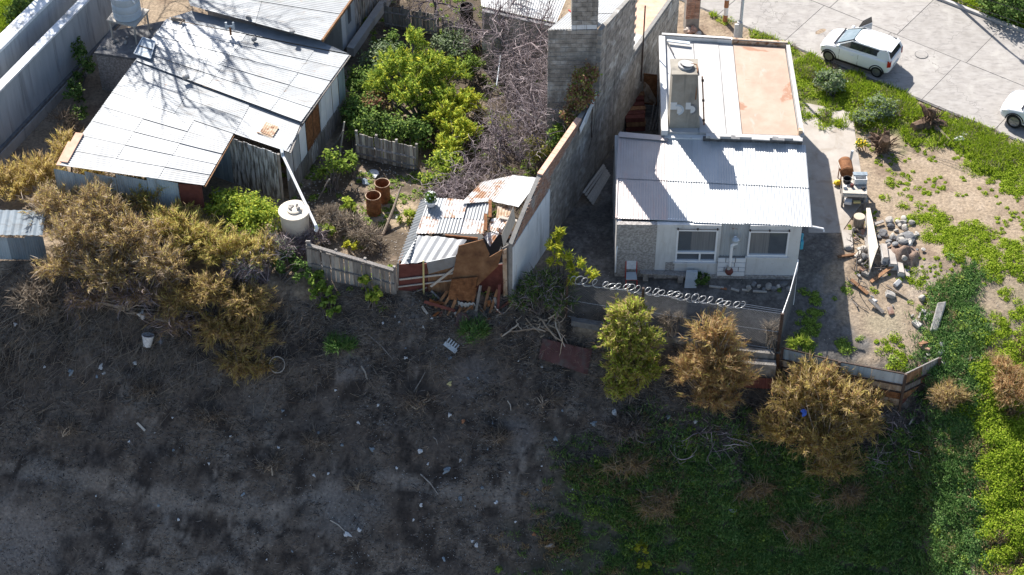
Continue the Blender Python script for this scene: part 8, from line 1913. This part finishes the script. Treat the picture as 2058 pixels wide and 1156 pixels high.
q = [c - fu * .30 + n_, c + fu * .30 + n_, c + fu * .30 + fv * .18 + n_, c - fu * .30 + fv * .18 + n_]; b.hexa(q, [p + n_ for p in q])
tag(b.build('toothed_plastic', 'tank_grey', loc=c), 'white toothed plastic piece on the slope below the shack', 'plastic')
for k, (x0, y0, x1, y1, w_, m, lb) in enumerate([(914, 630, 945, 682, .1, 'pale_wood', 'long pale plank on the slope below the shack'), (848, 618, 859, 634, .1, 'pale_wood', 'short pale plank on the slope left of the long one'), (664, 1048, 693, 1070, .05, 'pale_wood', 'pale stick near the bottom of the burnt slope'), (740, 675, 790, 725, .05, 'old_wood', 'long thin branch on the upper burnt slope'), (726, 738, 738, 765, .07, 'pale_wood', 'short pale stick below the dark green grass tuft'), (830, 790, 855, 750, .05, 'old_wood', 'thin grey stick left of the yellow tub'), (845, 955, 880, 995, .06, 'old_wood', 'curved dry stick left of the long blue-grey bag'), (1020, 808, 1027, 828, .05, 'pale_wood', 'short stick on the slope right of the yellow tub'), (870, 880, 880, 896, .05, 'old_wood', 'short grey stick right of the pair of pale scraps'),
                                                   (276, 852, 292, 868, .09, 'pale_wood', 'short pale board on the left burnt slope'), (1965, 825, 1990, 850, .12, 'frame_white', 'white plank on the bank above the lush weeds'), (1858, 845, 1874, 868, .22, 'stone', 'pale flat board on the shaded bank'), (1826, 862, 1834, 840, .07, 'pale_wood', 'thin upright stick on the shaded bank'), (1905, 770, 1925, 800, .25, 'stone', 'pale broken slab at the foot of the scrap fence corner'), (1985, 770, 2000, 758, .08, 'pale_wood', 'short stick among the weeds at the right'), (1530, 1100, 1630, 1108, .06, 'straw', 'long dry branch lying on the lower green slope'), (1845, 955, 1880, 1010, .05, 'old_wood', 'long thin stick below the white rag')]):
    a, b_ = PG(x0, y0) + np.array([0, 0, .07]), PG(x1, y1) + np.array([0, 0, .07]); b = MB()
    if w_ > .08: b.bar(a, b_, w_, .05, (0, -.7, .7))
    else: b.tube([a, lerp(a, b_, .5) + np.array([.04, 0, .05]), b_], [w_ / 2, w_ / 2, w_ / 3], 6)
    tag(b.build('scrap_plank' if w_ > .08 else 'dead_stick', m, loc=a), lb, 'plank' if w_ > .08 else 'stick')
for k, (pts_, lb) in enumerate([([(1090, 682), (1190, 705), (1180, 755), (1082, 722)], 'faded dark red sheet lying on the slope left of the tall olive bush'), ([(920, 626), (945, 636), (938, 668), (915, 655)], 'dark red sheet beside the long pale plank')]):
    q = [PG(x, y) + np.array([0, -.05, .10]) for x, y in pts_]
    o = sheet('red_sheet', 'faded_red', None, q[0], q[1], q[2], q[3], .3, .02, loc=q[0]); tag(o, lb, 'metal sheet')

# things that still share a label are told apart by their order across the picture
from collections import defaultdict
_by = defaultdict(list)
bpy.context.view_layer.update()
for o in SC.objects:
    if o.parent is None and 'category' in o and o.get('kind') != 'stuff': _by[o['label']].append(o)
_nth = ['leftmost', 'second', 'third', 'fourth', 'fifth', 'sixth', 'seventh']
_num = ['', '', 'two', 'three', 'four', 'five', 'six', 'seven']
for lb, os_ in _by.items():
    n = len(os_)
    if 1 < n < 8:
        os_.sort(key=lambda o: proj(o.matrix_world.translation)[0])
        for i, o in enumerate(os_):
            new = lb + ', ' + ('leftmost' if i == 0 else 'rightmost' if i == n - 1 else _nth[i]) + ' of ' + _num[n]
            if len(new.split()) <= 16: o['label'] = new
